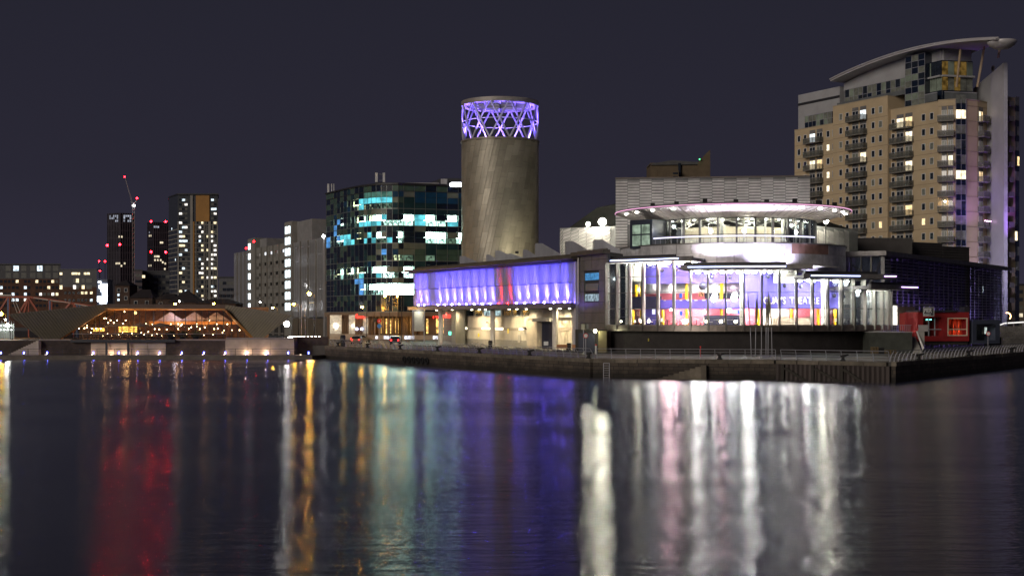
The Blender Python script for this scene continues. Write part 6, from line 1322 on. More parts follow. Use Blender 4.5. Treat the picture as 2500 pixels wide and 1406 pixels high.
# right face beyond the fin
fe_ = Fr((97.9, 268.4), (100.6, 270.4)); fg_ = Fr((100.6, 270.4), (101.8, 271.4))
G().prism([(97.9, 268.4), (100.6, 270.4), (101.8, 271.4), (102, 290), (97, 290)], DECK, 51.0).ob('wall', beige, apt)
for k in range(0, 16):
    z = fz(k) + .2; G().box(fe_.L * .05, fe_.L * .5, -1.0, -.02, z - .1, z + .9).ob('balcony', slabm, apt, fe_)
    for j in range(2): G().box(fg_.L * (.04 + j * .49), fg_.L * (.48 + j * .49), -.1, -.02, z + .42, z + 2.2).ob('bay_pane', alit[1] if k == 9 and j == 0 else alit[0] if k == 4 and j == 1 else R2.choice([cgl, dglass]), apt, fg_); G().box(fg_.L * (.04 + j * .49), fg_.L * (.48 + j * .49), -.1, -.02, z - .8, z + .35).ob('spandrel_pane', og['k'], apt, fg_)
# penthouse levels, left plant block
f2_ = fA.off(2.2)
def zz2(px, py, v=2.2): return fA.z(px, py, v)
g = G().box(U(1949, 1.2), U(2050, 1.2), 1.2, 9, 49.4, zz2(2000, 222, 1.2)).ob('plant_block', greyc, apt, fA)
G().box(U(1949, 1.2) - .05, U(2050, 1.2), 1.1, 1.18, zz2(2000, 249, 1.2), zz2(2000, 243, 1.2)).ob('dark_band', MC['dark_steel'], apt, fA)
def glaze(u0, u1, z0, z1, n_, m_, v, litp=.2):
    for i in range(n_):
        for j in range(m_):
            a = u0 + (u1 - u0) * i / n_; b_ = u0 + (u1 - u0) * (i + 1) / n_; c = z0 + (z1 - z0) * j / m_; d = z0 + (z1 - z0) * (j + 1) / m_
            G().box(a + .04, b_ - .04, v, v + .05, c + .04, d - .04).ob('penthouse_pane', R2.choice([og['k'], dglass, cgl, cgl, mat('pale_green_glass', (.20, .24, .20), .3, var=.3)]), apt, fA)
    G().box(u0, u1, v + .06, v + 6, z0, z1).ob('penthouse_core', og['k'], apt, fA)
    g = G()
    for i in range(n_ + 1): a = u0 + (u1 - u0) * i / n_; g.box(a - .04, a + .04, v - .06, v, z0, z1)
    for j in range(m_ + 1): c = z0 + (z1 - z0) * j / m_; g.box(u0, u1, v - .05, v - .001, c - .04, c + .04)
    g.ob('penthouse_frame', rail_m, apt, fA)
glaze(U(1965, .8), U(2040, .8), 49.6, 52.4, 8, 2, .8); glaze(U(2063, 1.5), U(2210, 1.5), 53.2, 56.6, 13, 2, 1.5); 
G().box(U(2045, 1.2), U(2212, 1.2), 1.0, 1.3, 53.1, 54.0).ob('terrace_rail', mat('terrace_glass_grey', (.12, .13, .14), .3), apt, fA)
G().slab([(U(2060, 2), 2, 56.6), (U(2212, 2), 2, 56.6), (U(2212, 2), 2, 61.0), (U(2130, 2), 2, 60.2), (U(2060, 2), 2, 58.2)], 5).ob('grey_upper_wall', greyc, apt, fA)
glaze(U(2210, .3), U(2258, .3), 50.2, 60.5, 3, 8, .3)
# right-hand penthouse along the front curve
pf = Fr(fA.w(U(2260, 1.8), 1.8, 0)[:2], fA.w(fA.L - .5, 1.6, 0)[:2]); pg = Fr(fA.w(fA.L - .5, 1.6, 0)[:2], (92.8, 272.2))
for fr_, nn in ((pf, 3), (pg, 5)):
    for (z0, z1) in ((52.6, 55.2), (55.6, 58.4)):
        for i in range(nn): G().box(fr_.L * i / nn + .04, fr_.L * (i + 1) / nn - .04, 0, .05, z0, z1).ob('penthouse_pane', R2.choice([cgl, MC['pale_green_glass'], dglass, emi('penthouse_amber', (1, .6, .15), .10, .6, 1)] if fr_ is pg else [cgl, MC['pale_green_glass'], dglass]), apt, fr_)
    G().box(0, fr_.L, .06, 4, 50.3, 58.6).ob('penthouse_core', og['k'], apt, fr_); G().box(-.2, fr_.L + .1, -.7, .05, 55.2, 55.55).ob('penthouse_slab', greyc, apt, fr_)
    G().box(-.2, fr_.L + .1, -1.4, -1.3, 50.4, 51.9).ob('terrace_rail', MC['terrace_glass_grey'], apt, fr_); G().box(-.2, fr_.L + .1, -1.45, -1.25, 51.9, 52.1).ob('terrace_cap', rail_m, apt, fr_)
    G().box(0, fr_.L, .5, 4, 58.6, 62.0).ob('grey_upper_wall', greyc, apt, fr_)
for a, b_ in (((2335, 213), (2345, 120)), ((2386, 213), (2405, 104)), ((2437, 142), (2443, 106))):
    pA = (*P(a[0], 268), Zp(a[1], 268)); pB = (*P(b_[0], 266.5), Zp(b_[1], 266.5)); G().tube(pA, pB, .24, 8).ob('raking_column', mat('tan_steel', (.36, .27, .17), .6), apt)
# swooping roof: a thin curved plate over the whole tower
uL, uR_ = U(2028, -1.5), U(2440, -1.5)
Ls = uR_ - uL; N = 26; prf = []
for i in range(N + 1):
    t = i / N; z = 58.15 + 3.0 * math.sin(PI * (t * .86 + .02)) ** .85 * (1 if t < .9 else 1) - .25 * t; prf.append((uL + Ls * t, z))
g = G()
for i in range(N):
    (a, za), (b_, zb) = prf[i], prf[i + 1]; ta = i / N; tb_ = (i + 1) / N
    fa = -1.6 - .9 * ta ** 4; fb = -1.6 - .9 * tb_ ** 4; ba = 13 - 10 * max(0, (ta - .55) / .45) ** .8; bb_ = 13 - 10 * max(0, (tb_ - .55) / .45) ** .8
    k = len(g.v); g.v += [(a, fa, za), (b_, fb, zb), (b_, bb_, zb), (a, ba, za), (a, fa, za + .34), (b_, fb, zb + .34), (b_, bb_, zb + .34), (a, ba, za + .34)]
    g.f += [(k, k + 3, k + 2, k + 1), (k + 4, k + 5, k + 6, k + 7), (k, k + 1, k + 5, k + 4), (k + 2, k + 3, k + 7, k + 6)]
    if i == 0: g.f.append((k, k + 4, k + 7, k + 3))
    if i == N - 1: g.f.append((k + 1, k + 2, k + 6, k + 5))
swm = mat('pale_roof_metal', (.50, .48, .50), .45, .25, var=.1, scale=.3)
g.ob('swooping_roof', swm, apt, fA)
g = G()
for i in range(N): g.tube((prf[i][0], -1.75, prf[i][1] + .45), (prf[i + 1][0], -1.75, prf[i + 1][1] + .45), .16, 6)
g.ob('roof_edge', swm, apt, fA)
c = fA.w(prf[-1][0] - 1.4, .8, prf[-1][1] - .75); g = G().lathe([(.01, -.5), (1.4, -.35), (2.3, .2), (2.75, .8), (2.6, 1.05), (1.6, 1.18), (.01, 1.2)], 0, 0, 28); g.ob('roof_prow', swm, apt, M=Matrix.Translation(c), smooth=True)
# violet wash on the front curve
for px, z, e, tx in ((2372, 22, 4200, (91.5, 269.3, 34)), (2452, 22, 900, (97.5, 268, 34)), (2490, 20, 5200, (100, 270, 36))): x, y = P(px, 262); lamp('SPOT', (x, y, z), (.42, .16, 1), e, to=tx, cone=70, blend=1, r=.5, parent=apt)
x, y = P(2310, 266); lamp('POINT', fq[0].w(1.4, -.8, fz(7) + 1.2), (1, .72, .35), 45, parent=apt)
o = thing('balcony_lamp', 'small warm lamp on a balcony at the middle of the apartment tower front', 'lamp', fq[0].w(1.4, -.5, fz(7) + 2.2)); G().ball(fq[0].w(1.4, -.5, fz(7) + 2.2), .16, 8).ob('bulb', bulb, o); G().box(1.3, 1.5, -.34, -.02, fz(7) + 2.15, fz(7) + 2.25).ob('bracket', iron, o, fq[0])
# ---------------- dark apartment block far behind the stage tower
Y = 420; t = thing('distant_apartment_block', 'dim tan apartment block with a pointed corner fin rising behind the stage tower', 'building', (*P(1660, Y), DECK)); tan = mat('tan_render', (.115, .085, .055), .8)
f = Fr(P(1588, Y), P(1722, Y)); G().box(0, f.L, 0, 12, 0, Zp(398, Y)).ob('wall', tan, t, f); G().slab([(f.u(1588), -.6, Zp(401, Y)), (f.u(1640), -.6, Zp(392, Y)), (f.u(1722), -.6, Zp(398, Y)), (f.u(1722), -.6, Zp(402, Y)), (f.u(1588), -.6, Zp(404, Y))], 10).ob('roof', mat('dim_grey_roof', (.08, .08, .085), .6), t, f)
G().slab([P(1704, Y - 1) + (Zp(398, Y),), P(1728, Y - 1) + (Zp(372, Y),), P(1734, Y - 1) + (Zp(367, Y),), P(1735, Y - 1) + (2,), P(1704, Y - 1) + (2,)][::-1], 2).ob('corner_fin', tan, t)
G().box(f.u(1605), f.u(1654), -3, 0, 0, Zp(419, Y)).ob('lower_block', tan, t, f); G().box(f.u(1655), f.u(1661), -.8, -.61, 10, Zp(399, Y)).ob('window_strip', dglass, t, f)
for j in range(3): G().box(f.u(1640), f.u(1652), -3.1, -3.01, Zp(428 + j * 9, Y), Zp(424 + j * 9, Y)).ob('window', dglass, t, f)
o = thing('green_roof_light', 'tiny green light near the pointed fin of the distant tan block', 'lamp', (*P(1708, Y - 2), Zp(391, Y))); G().ball((*P(1708, Y - 2), Zp(391, Y)), .22, 6).ob('lamp', emi('green_lamp', (.1, 1, .3), 3), o); G().box(P(1708, Y)[0] - .1, P(1708, Y)[0] + .1, Y - 1.9, Y - 1.0, Zp(391, Y) - .1, Zp(391, Y) + .1).ob('bracket', iron, o)
# ================================================================== RIGHT SIDE WING with louvred glass wall
sw_ = thing('louvred_side_wing', 'dark glass side wing with horizontal louvres and violet glow running back to the right', 'building', (70, 225, DECK))
fL = Fr((53.6, 196), (92.9, 256)); zW = 15.9; fF = Fr((48.6, 199.5), (53.6, 196))
G().prism([(53.6, 196), (92.9, 256), (80, 262), (48.6, 205)], zW, zW + .45).ob('roof', roof_m, sw_)
G().box(-1, fL.L + 3, -1.0, .2, zW + .1, zW + .75).ob('roof_edge', roof_m, sw_, fL); G().box(-.8, fF.L + .8, -.8, .2, zW + .1, zW + .8).ob('roof_edge', roof_m, sw_, fF)
G().box(0, fL.L, 5, 5.3, DECK, zW).ob('inner_wall', mat('inner_violet_grey', (.34, .32, .40), .6, var=.4, scale=.5), sw_, fL)
nb = 26; lg2 = glass('louvred_glass', (.80, .80, .86), .08)
for k in range(nb):
    a, b_ = fL.L * k / nb, fL.L * (k + 1) / nb
    G().box(a + .04, b_ - .04, 0, .04, DECK + .5, zW).ob('pane', lg2, sw_, fL); G().box(a - .07, a + .07, -.45, .1, DECK, zW).ob('mullion', MC['lounge_frame'], sw_, fL)
louv = mat('louvre_blade', (.26, .24, .30), .35, .3)
for j in range(26): G().box(0, fL.L, -.42, -.14, 3.2 + j * .49, 3.25 + j * .49).ob('louvre', louv, sw_, fL)
# raking stair inside, catches the violet light
G().slab([(8, 2.2, 12.5), (fL.L - 2, 2.2, 4.2), (fL.L - 2, 2.2, 2.6), (8, 2.2, 11.2)], 1.2).ob('inner_stair', mat('pale_stair', (.55, .52, .60), .5), sw_, fL)
for u, z, e in ((6, 4.5, 420), (14, 4.5, 520), (24, 4, 520), (36, 3.6, 600), (48, 3.2, 650), (60, 3.4, 700), (68, 3.4, 500)): lamp('SPOT', fL.w(u, .9, z), (.42, .26, 1), e * 14, to=fL.w(u + 1, 5, z + 5.5), cone=140, blend=1, r=.3, parent=sw_)
lamp('SPOT', fL.w(64, .8, 4.0), (.75, .7, 1), 14000, to=fL.w(66, 4, 7), cone=130, r=.3, parent=sw_)
for k, (px, py) in enumerate(((2358, 705), (2363, 712), (2383, 703), (2392, 700), (2400, 706), (2417, 703))):
    u = fL.u(px, 1.6); z = fL.z(px, py, 1.6); G().box(u - .06, u + .06, 1.55, 1.65, z - .6, z + .6).ob('tube_lamp', emi('side_tube', (.8, 1, .95), 5), sw_, fL)
for k in range(4):
    a, b_ = fF.L * k / 4, fF.L * (k + 1) / 4; G().box(a + .05, b_ - .05, 0, .04, 10.6, zW).ob('pane', lg2, sw_, fF); G().box(a - .08, a + .08, -.2, .1, DECK, zW).ob('mullion', mul_m, sw_, fF)
G().box(0, fF.L, .5, .7, DECK, 10.6).ob('wall', grey_w, sw_, fF); G().box(0, fF.L, 3, 3.2, 10.6, zW).ob('inner_wall', mat('dull_blue_wall', (.16, .20, .24), .6), sw_, fF)
for a, b_ in (((.4, 15.4), (3.2, 13.6)), ((5.6, 15.2), (4.0, 11.2)), ((.2, 13.4), (6, 13.4))): G().tube(fF.w(a[0], .9, a[1]), fF.w(b_[0], .9, b_[1]), .15, 6).ob('brace', mul_m, sw_)
# stack of dark roof boxes behind
rbx = mat('dark_roof_box', (.055, .05, .05), .7, var=.2)
for nm, (pa, pb, py, Y, dep), lab in (('rooftop_box', (2000, 2227, 583, 222, 14), 'long dark flat roof box right of the drum'), ('rooftop_plant_box', (2227, 2300, 593, 226, 8), 'dark louvred plant box in the middle of the three'), ('rooftop_plant_box', (2300, 2366, 603, 230, 8), 'dark louvred plant box on the right')):
    f = Fr(P(pa, Y), P(pb, Y + (4 if dep < 10 else 0))); t = thing(nm, lab + ' below the apartment tower', 'rooftop box', f.w(f.L / 2, 0, zW), 'dark boxes on the theatre roof'); zt2_ = Zp(py, Y); G().box(0, f.L, 0, dep, 9, zt2_).ob('wall', rbx, t, f); G().box(-.1, f.L + .1, -.15, .1, zt2_, zt2_ + .15).ob('coping', MC['dim_grey_roof'], t, f)
    if dep < 10:
        for j in range(9): G().box(.1, f.L - .1, -.12, -.02, zt2_ - .4 - j * .45, zt2_ - .25 - j * .45).ob('louvre', rbx, t, f)
# ================================================================== red cabin, blue cabin, stairs, low podium
redc = mat('red_cabin_panel', (.42, .022, .016), .5, var=.15, scale=.5, rnd=.05); dred = mat('dark_red_frame', (.26, .018, .020), .55, var=.2)
rc = thing('red_cabin', 'dark red boxy cabin with glowing red window bays beside the theatre', 'cabin', (*P(2300, 185), DECK))
Yc = 186; f = Fr(P(2196, 190), P(2262, 188)); g2_ = Fr(P(2240, Yc), P(2366, Yc + 1.5))
zr0, zr1 = Zp(808, Yc), Zp(763, 188)
G().box(0, f.L, 0, 5, zr0, Zp(764, 189)).ob('side_box', redc, rc, f)
for k in range(4): G().box(f.L * k / 4 + .02, f.L * (k + 1) / 4 - .02, -.05, -.01, zr0, Zp(764, 189) - .1).ob('cladding_panel', redc, rc, f)
zb_, ztp = Zp(833, Yc), Zp(762, Yc)
def rb(a, b_, y0, y1, z0, z1, nm='wall_frame', mt=dred): G().box(g2_.u(a), g2_.u(b_), y0, y1, Zp(z1, Yc), Zp(z0, Yc)).ob(nm, mt, rc, g2_)
rb(2240, 2366, 0, 4, 762, 775.5); rb(2240, 2366, 0, 4, 820.5, 833); rb(2299, 2313, 0, 4, 775.6, 820.4); rb(2362.5, 2366, 0, 4, 775.6, 820.4); rb(2240, 2254, 0, 4, 775.6, 820.4); rb(2254, 2299, 3.2, 3.5, 775.6, 820.4, 'back_wall', mat('dark_glass_back', (.03, .05, .05), .3)); rb(2313, 2362.5, 1.6, 1.8, 775.6, 820.4, 'back_wall', mat('bright_red_back', (.55, .09, .05), .6))
for px in (2270, 2285): rb(px, px + 1.2, .3, .5, 775.6, 820.4, 'mullion', rail_m)
for px in (2324, 2339, 2352): rb(px - 1.5, px + 1.5, 1.2, 1.55, 775.6, 820.4, 'pier', mat('red_pier', (.7, .12, .06), .5)); lamp('SPOT', g2_.w(g2_.u(px), .7, Zp(803, Yc)), (1, .30, .12), 16, to=g2_.w(g2_.u(px), 1.6, Zp(782, Yc)), cone=80, blend=.8, r=.05, parent=rc); lamp('SPOT', g2_.w(g2_.u(px), .7, Zp(805, Yc)), (1, .30, .12), 16, to=g2_.w(g2_.u(px), 1.6, Zp(818, Yc)), cone=90, blend=.8, r=.05, parent=rc)
rb(2313, 2362, .1, .2, 803, 805, 'balustrade', mat('cream_rail', (.6, .5, .38), .5)); G().frame(g2_.u(2313.2), g2_.u(2362), Zp(820.2, Yc), Zp(775.8, Yc), .14, -.06, .1).ob('bay_frame', MC['cream_rail'], rc, g2_); rb(2254, 2299, .1, .2, 803, 805, 'balustrade', rail_m)
for px in (2266, 2271, 2276): G().box(g2_.u(px), g2_.u(px) + .16, .5, .6, Zp(781.5, Yc), Zp(779, Yc)).ob('green_lamp', emi('teal_lamp', (.2, 1, .8), 5), rc, g2_)
rb(2257, 2366, .4, 3.6, 833.2, 842, 'plinth', MC['dark_podium_brick'])
G().box(g2_.u(2242), g2_.u(2330), -.4, 3.5, Zp(761.5, Yc), Zp(757, Yc)).ob('roof_canopy', MC['dark_steel'], rc, g2_); rb(2360, 2372, .5, 2, 749, 762, 'vent_stack', MC['dark_steel'])
ps = thing('cabin_sign', 'square grey sign reading PIER EIGHT above the red cabin', 'sign', (*P(2267, 184), Zp(771, 184))); fs_ = Fr(P(2254, 184), P(2280.5, 184)); L_ = fs_.L
G().box(0, L_, 0, .12, Zp(771.5, 184), Zp(750, 184)).ob('board', mat('dark_sign_board', (.05, .05, .055), .5), ps, fs_); sgw = mat('sign_grey_letters', (.60, .60, .60), .5); G().frame(0, L_, Zp(771.5, 184), Zp(750, 184), .05, -.03, -.002).ob('border', sgw, ps, fs_)
inst('lettering', text_mesh('PIER', .78, .02, sgw, .012, 'LEFT', 1, .72), ps, fs_, (.10, -.03, Zp(762.5, 184))); inst('lettering', text_mesh('EIGHT', .36, .02, sgw, .004, 'LEFT', 1.35, .72), ps, fs_, (.12, -.03, Zp(770, 184)))
bc = thing('blue_cabin', 'dark slate blue boxy cabin right of the red one', 'cabin', (*P(2405, 190), DECK)); fb_ = Fr(P(2375, 188), P(2441, 190.5)); bm = mat('slate_blue_panel', (.055, .065, .10), .5, var=.15); bz = lambda py: Zp(py, 189)
fb_u = fb_.u
for a, b_, z0, z1 in ((2375, 2441, 780.5, 791), (2375, 2441, 831, 839), (2375, 2384, 791.2, 830.8), (2430, 2441, 791.2, 830.8)): G().box(fb_u(a), fb_u(b_), 0, 3, bz(z1), bz(z0)).ob('wall_frame', bm, bc, fb_)
G().box(fb_u(2384), fb_u(2430), 2.0, 2.2, bz(830.8), bz(791.2)).ob('back_wall', mat('dark_back', (.02, .022, .03), .5), bc, fb_)
for px, mt in ((2388, emi('cabin_pale_lamp', (.55, .65, .6), .8, .5, 2)), (2400, cgl), (2412, cgl), (2418, MC['cabin_pale_lamp'])): G().box(fb_u(px), fb_u(px + 5), 1.0, 1.1, bz(815), bz(799)).ob('display_panel', mt, bc, fb_)
for j in range(4): G().box(fb_u(2384), fb_u(2430), -.05, .05, bz(794 + j * 1.6), bz(793.2 + j * 1.6)).ob('shutter_slat', MC['dark_steel'], bc, fb_)
# external stairs with white rail, low grey podium
es = thing('white_rail_stairs', 'external stair with white balustrade beside the red cabin', 'steps', (*P(2240, 180), DECK)); ys = 181
for j in range(11): x0 = P(2230, ys)[0] + .05 * j; G().box(P(2228, ys)[0], P(2252, ys)[0], ys + j * .3, ys + j * .3 + .3, DECK, DECK + .2 * (j + 1)).ob('step', mat('grey_step', (.30, .29, .27), .8), es)
G().slab([P(2237, ys) + (Zp(808, ys),), P(2240, ys) + (Zp(808, ys),), P(2256, ys - 1) + (Zp(848, ys),), P(2253, ys - 1) + (Zp(855, ys),)], .15).ob('balustrade', mat('white_balustrade', (.55, .54, .52), .5), es)
G().slab([P(2240, ys) + (Zp(808, ys),), P(2257, ys) + (Zp(808, ys),), P(2257, ys) + (Zp(850, ys),)], .3).ob('side_wall', MC['grey_step'], es); G().box(P(2242, ys)[0], P(2265, ys)[0], ys - .1, ys, Zp(809, ys), Zp(793, ys)).ob('sign_panel', mat('pale_grey_panel', (.30, .28, .28), .6), es)
lp = thing('low_podium', 'low dark green-grey podium between the theatre base and the stairs', 'podium', (*P(2172, 182), DECK)); f = Fr(P(2121, 181), P(2227, 181)); G().box(0, f.L, 0, 6, DECK - .3, Zp(811.5, 181)).ob('wall', mat('green_grey_brick', (.055, .060, .052), .85, var=.3), lp, f); G().box(-.1, f.L + .1, -.1, 6, Zp(811.4, 181), Zp(810, 181)).ob('coping', mat('coping_metal', (.35, .33, .32), .5), lp, f)
for k in range(16): G().box(f.L * (.30 + .7 * k / 16), f.L * (.30 + .7 * k / 16) + .05, .2, .25, Zp(810, 181), Zp(794, 181)).ob('baluster', rail_m, lp, f)
G().box(f.L * .3, f.L, .18, .27, Zp(794, 181), Zp(793, 181)).ob('handrail', rail_m, lp, f)
# lit stair glazing between foyer and red cabin
t = thing('lit_glass_screen', 'small bright gridded glass screen between the foyer and the red cabin', 'glass screen', (*P(2183, 192), Zp(794, 192))); f = Fr(P(2175, 192), P(2191, 192))
for i in range(4):
    for j in range(10): G().box(f.L * i / 4 + .02, f.L * (i + 1) / 4 - .02, 0, .05, Zp(793, 192) + j * .28, Zp(793, 192) + j * .28 + .25).ob('pane', emi('glass_screen_glow', (1, .95, .85), 1.3, .6, 1.2), t, f)
G().box(f.L + .1, f.L + 2.6, .3, 3, Zp(795, 192), Zp(748, 192)).ob('side_wall', mat('dull_tan_wall', (.16, .13, .10), .7), t, f); G().box(-1, f.L + 4.5, -1, 2, Zp(746, 192), Zp(742, 192)).ob('roof', roof_m, t, f)
# stone terraces and lit handrail at the far right edge, distant block behind
ter = thing('stone_terrace', 'grey stepped stone terrace with a lit white handrail at the right frame edge', 'terrace', (*P(2470, 215), DECK)); f = Fr(P(2438, 214), P(2620, 214)); tm_ = brickmat('terrace_stone', (.16, .15, .14), (.13, .12, .12), (.06, .06, .06), .8)
for j, (z0, z1) in enumerate(((793, 840), (806, 845), (820, 850))): G().box(0, f.L, -j * 1.2, 6, 0, Zp(z0 + 3, 214 - j * 1.2)).ob('tier', tm_, ter, f)
G().path([(*P(2442, 213), Zp(793, 213)), (*P(2452, 213), Zp(789, 213)), (*P(2520, 213), Zp(785, 213))], .10, 6).ob('lit_handrail', emi('handrail_white', (1, .96, .92), 1.2), ter)
for px in (2452, 2475, 2498): G().tube((*P(px, 213), Zp(797, 213)), (*P(px, 213), Zp(786, 213)), .06, 6).ob('post', rail_m, ter)
simple_block('distant_canal_block', 'dim low building with a lit window at the right frame edge', 2484, 2560, 520, 697, mat('olive_render', (.10, .08, .06), .8), 7, 5, .1)
o = thing('glowing_fire_sculpture', 'small orange glowing ring light on the terrace right of the blue cabin', 'lamp', (*P(2459, 212), Zp(777, 212)))
x, y = P(2459, 212); z = Zp(772, 212); g = G()
for k in range(9): a0 = -.8 + k * .3; g.tube((x + .55 * math.cos(a0), y, z + .55 * math.sin(a0)), (x + .55 * math.cos(a0 + .3), y, z + .55 * math.sin(a0 + .3)), .07, 5)
g.ob('ring', emi('ring_amber', (1, .55, .22), 9), o); G().tube((x, y, Zp(795, 212)), (x, y, z - .5), .06).ob('stand', iron, o)
# ================================================================== STREET FURNITURE, VEHICLES, SMALL THINGS
sod = emi('sodium_lamp', (1, .42, .03), 420); wht = emi('white_street_lamp', (1, 1, .93), 70)
def street_lamp(px, py, Y, lab, e=300, mt=None, col=(1, .52, .12), r=.24, pz=DECK, group='orange street lamps', arm=.9, light=True):
    x, y = P(px, Y); z = Zp(py, Y); t = thing('street_lamp', lab, 'street lamp', (x + arm * .4, y, pz), group)
    G().tube((x + arm, y, pz), (x + arm, y, z - .1), .09, 6, .06).ob('pole', iron, t); G().tube((x + arm, y, z - .1), (x, y, z + .25), .05, 5).ob('arm', iron, t)
    G().lathe([(.001, z + .32), (.30, z + .22), (.36, z + .1), (.20, z + .06)], x, y, 10).ob('hood', iron, t); G().ball((x, y, z), r, 8).ob('lens', mt or sod, t)
    if light: lamp('POINT', (x, y - .1, z - .45), col, e, r=.2, parent=t)
for a in [(755, 717, 246, 'tall orange street lamp with a small plate sign in front of the car park', 900, None, (1, .52, .12), .33), (717, 742, 262, 'orange street lamp at the foot of the right stair shaft', 420), (666, 751, 285, 'orange street lamp in front of the middle of the car park', 420),
          (428, 741.5, 262, 'orange street lamp above the pavilion roof in front of the tall gable', 300, None, (1, .52, .12), .22, TZ), (521.5, 740.5, 262, 'orange street lamp above the pavilion roof left of the car park', 300, None, (1, .52, .12), .22, TZ), (2, 766, 255, 'orange street lamp at the far left frame edge', 500, None, (1, .52, .12), .34, TZ),
          (884, 749, 262, 'small orange street lamp above the neon sign of the office block', 260), (940, 722, 262, 'tall slim orange street lamp in front of the brightest office floor', 900, None, (1, .56, .14), .26), (970, 724, 275, 'thin orange street lamp right of the tall slim one', 260, None, (1, .52, .12), .14)]: street_lamp(*a)
for a in [(700, 791, 250, 'dazzling white lamp right of the pavilion roof tip', 700, wht, (1, 1, .92), .52, DECK, None), (18, 793.5, 240, 'dazzling white lamp at the left tip of the pavilion', 500, wht, (1, 1, .92), .34, TZ, None), (13, 779.5, 246, 'small white lamp above the dazzling one at far left', 80, wht, (1, 1, .92), .17, TZ, None),
          (635, 737, 300, 'upper white lamp in front of the car park wall', 60, wht, (1, 1, .92), .16, DECK, None), (681, 793, 246, 'small yellowish lamp just left of the dazzling white one', 40, wht, (1, 1, .8), .13, DECK, None), (438, 735, 300, 'small white lamp on the tall gable', 40, wht, (1, 1, .9), .15, DECK, None)]: street_lamp(*a)
sg = thing('lamp_post_sign', 'small yellow-lit plate sign hung on the tall orange street lamp', 'sign', (*P(762, 245.5), Zp(739, 246))); x, y = P(760, 245.6); G().box(x - .35, x + .42, y - .03, y + .03, Zp(740, 246), Zp(738, 246)).ob('plate', mat('yellow_plate', (.7, .55, .15), .5), sg); G().box(x - .5, x - .36, y - .02, y + .02, Zp(739.5, 246), Zp(738.6, 246)).ob('bracket', iron, sg)
sg = thing('lamp_post_sign', 'small plate sign hung below the orange lamp at the stair shaft', 'sign', (*P(718, 261), Zp(747, 261))); x, y = P(718, 261.5); G().box(x - .4, x + .4, y - .03, y + .03, Zp(748, 261), Zp(746, 261)).ob('plate', MC['yellow_plate'], sg); G().box(x + .4, x + .66, y - .02, y + .02, Zp(747.4, 261), Zp(746.6, 261)).ob('bracket', iron, sg)
# road lights behind the left wall: long exposure streak of headlights, modelled as an added row of lamps
hl = thing('headlight_streak', 'low line of blazing white headlight streaks along the road behind the dark end wall', 'lamps', (*P(735, 246), DECK))
f = Fr(P(703, 246), P(782, 246)); hm = emi('headlamp_white', (1, .93, .78), 16)
for k in range(17): u = f.L * (k + .5) / 17; hh = .10 + .10 * abs(math.sin(k * 1.7)); G().box(u - .16, u + .16, -.05, .05, Zp(823.5, 246) - hh, Zp(823.5, 246) + hh).ob('lamp', hm, hl, f)
G().box(0, f.L, .06, .2, DECK, Zp(826, 246)).ob('rail', iron, hl, f)
lamp('AREA', (*P(742, 245.6), Zp(823, 246)), (1, .93, .78), 60, to=(*P(742, 230), DECK), size=(5, .2), parent=hl)
# spires (slender leaf-topped masts)
spm = mat('olive_spire', (.13, .13, .09), .5, .3)
for k, (px, tpx, py, w_) in enumerate(((1834, 1825.5, 710, .07), (1844, 1849, 711, .17), (1859, 1859.5, 716, .12), (1870, 1872, 716, .09), (1875, 1877, 709, .20), (1885, 1879, 716, .07))):
    Y = 166.5; x, y = P(px, Y); xt = P(tpx, Y)[0]; zt2 = Zp(py, Y)
    t = thing('spire_sculpture', ['thin mast leaning left at the left end of the group of six', 'broad leaf-topped mast, second of the six', 'straight mast, third of the six', 'slim mast, fourth of the six', 'broadest dark leaf-topped mast, fifth of the six', 'thin mast leaning left at the right end of the group of six'][k] + ' slender masts', 'sculpture', (x, y, DECK), 'slender masts before the foyer')
    zm = DECK + 3.6; xm = x + (xt - x) * .25; G().tube((x, y, DECK), (xm, y, zm), .05, 6, .06).ob('pole', rail_m, t)
    G().slab([(xm - .04, y, zm), (xm + .04, y, zm), (xm + (xt - xm) * .5 + w_, y, zm + (zt2 - zm) * .5), (xt, y, zt2), (xm + (xt - xm) * .5 - w_, y, zm + (zt2 - zm) * .5)], .08).ob('blade', spm, t)
# tall thin pole beside the office, traffic signs
def sign_post(px, py0, Y, h, lab, shapes, cat='sign'):
    x, y = P(px, Y); z0 = DECK; t = thing('road_sign', lab, cat, (x, y, z0)); G().tube((x, y, z0), (x, y, z0 + h), .05, 6).ob('post', rail_m, t)
    for dz, shp, mt, r_, dy in shapes:
        if shp == 'o': G().lathe([(.001, 0), (r_, 0), (r_, .04), (.001, .04)], 0, 0, 18).ob('disc', mt, t, M=Matrix.Translation((x, y - .08 - dy, z0 + h + dz)) @ Matrix.Rotation(PI / 2, 4, 'X'))
        else: G().box(x - r_, x + r_, y - .12 - dy, y - .08 - dy, z0 + h + dz - r_ * 1.1, z0 + h + dz + r_ * 1.1).ob('plate', mt, t)
    return t
sw1 = mat('sign_white', (.75, .75, .75), .5) if False else mat('sign_white_paint', (.75, .75, .75), .5); sr = mat('sign_red_paint', (.6, .02, .02), .5); sb = mat('sign_blue_paint', (.05, .2, .6), .5); dk = mat('sign_black_paint', (.02, .02, .02), .5)
t = sign_post(1430, 825, 172, 2.5, 'round red-rimmed white speed sign on a post at the bend of the quay', [(0, 'o', sr, .32, 0), (0, 'o', sw1, .24, .05)])
t = sign_post(1425, 815, 176, 3.6, 'two small pale plate signs side by side on a post behind the round sign', [(0, 'q', mat('pale_plate', (.5, .5, .38), .5), .32, 0)]); x, y = P(1432, 176); G().box(x - .2, x + .25, y - .12, y - .08, DECK + 3.3, DECK + 3.95).ob('plate', mat('grey_plate', (.25, .27, .25), .5), t)
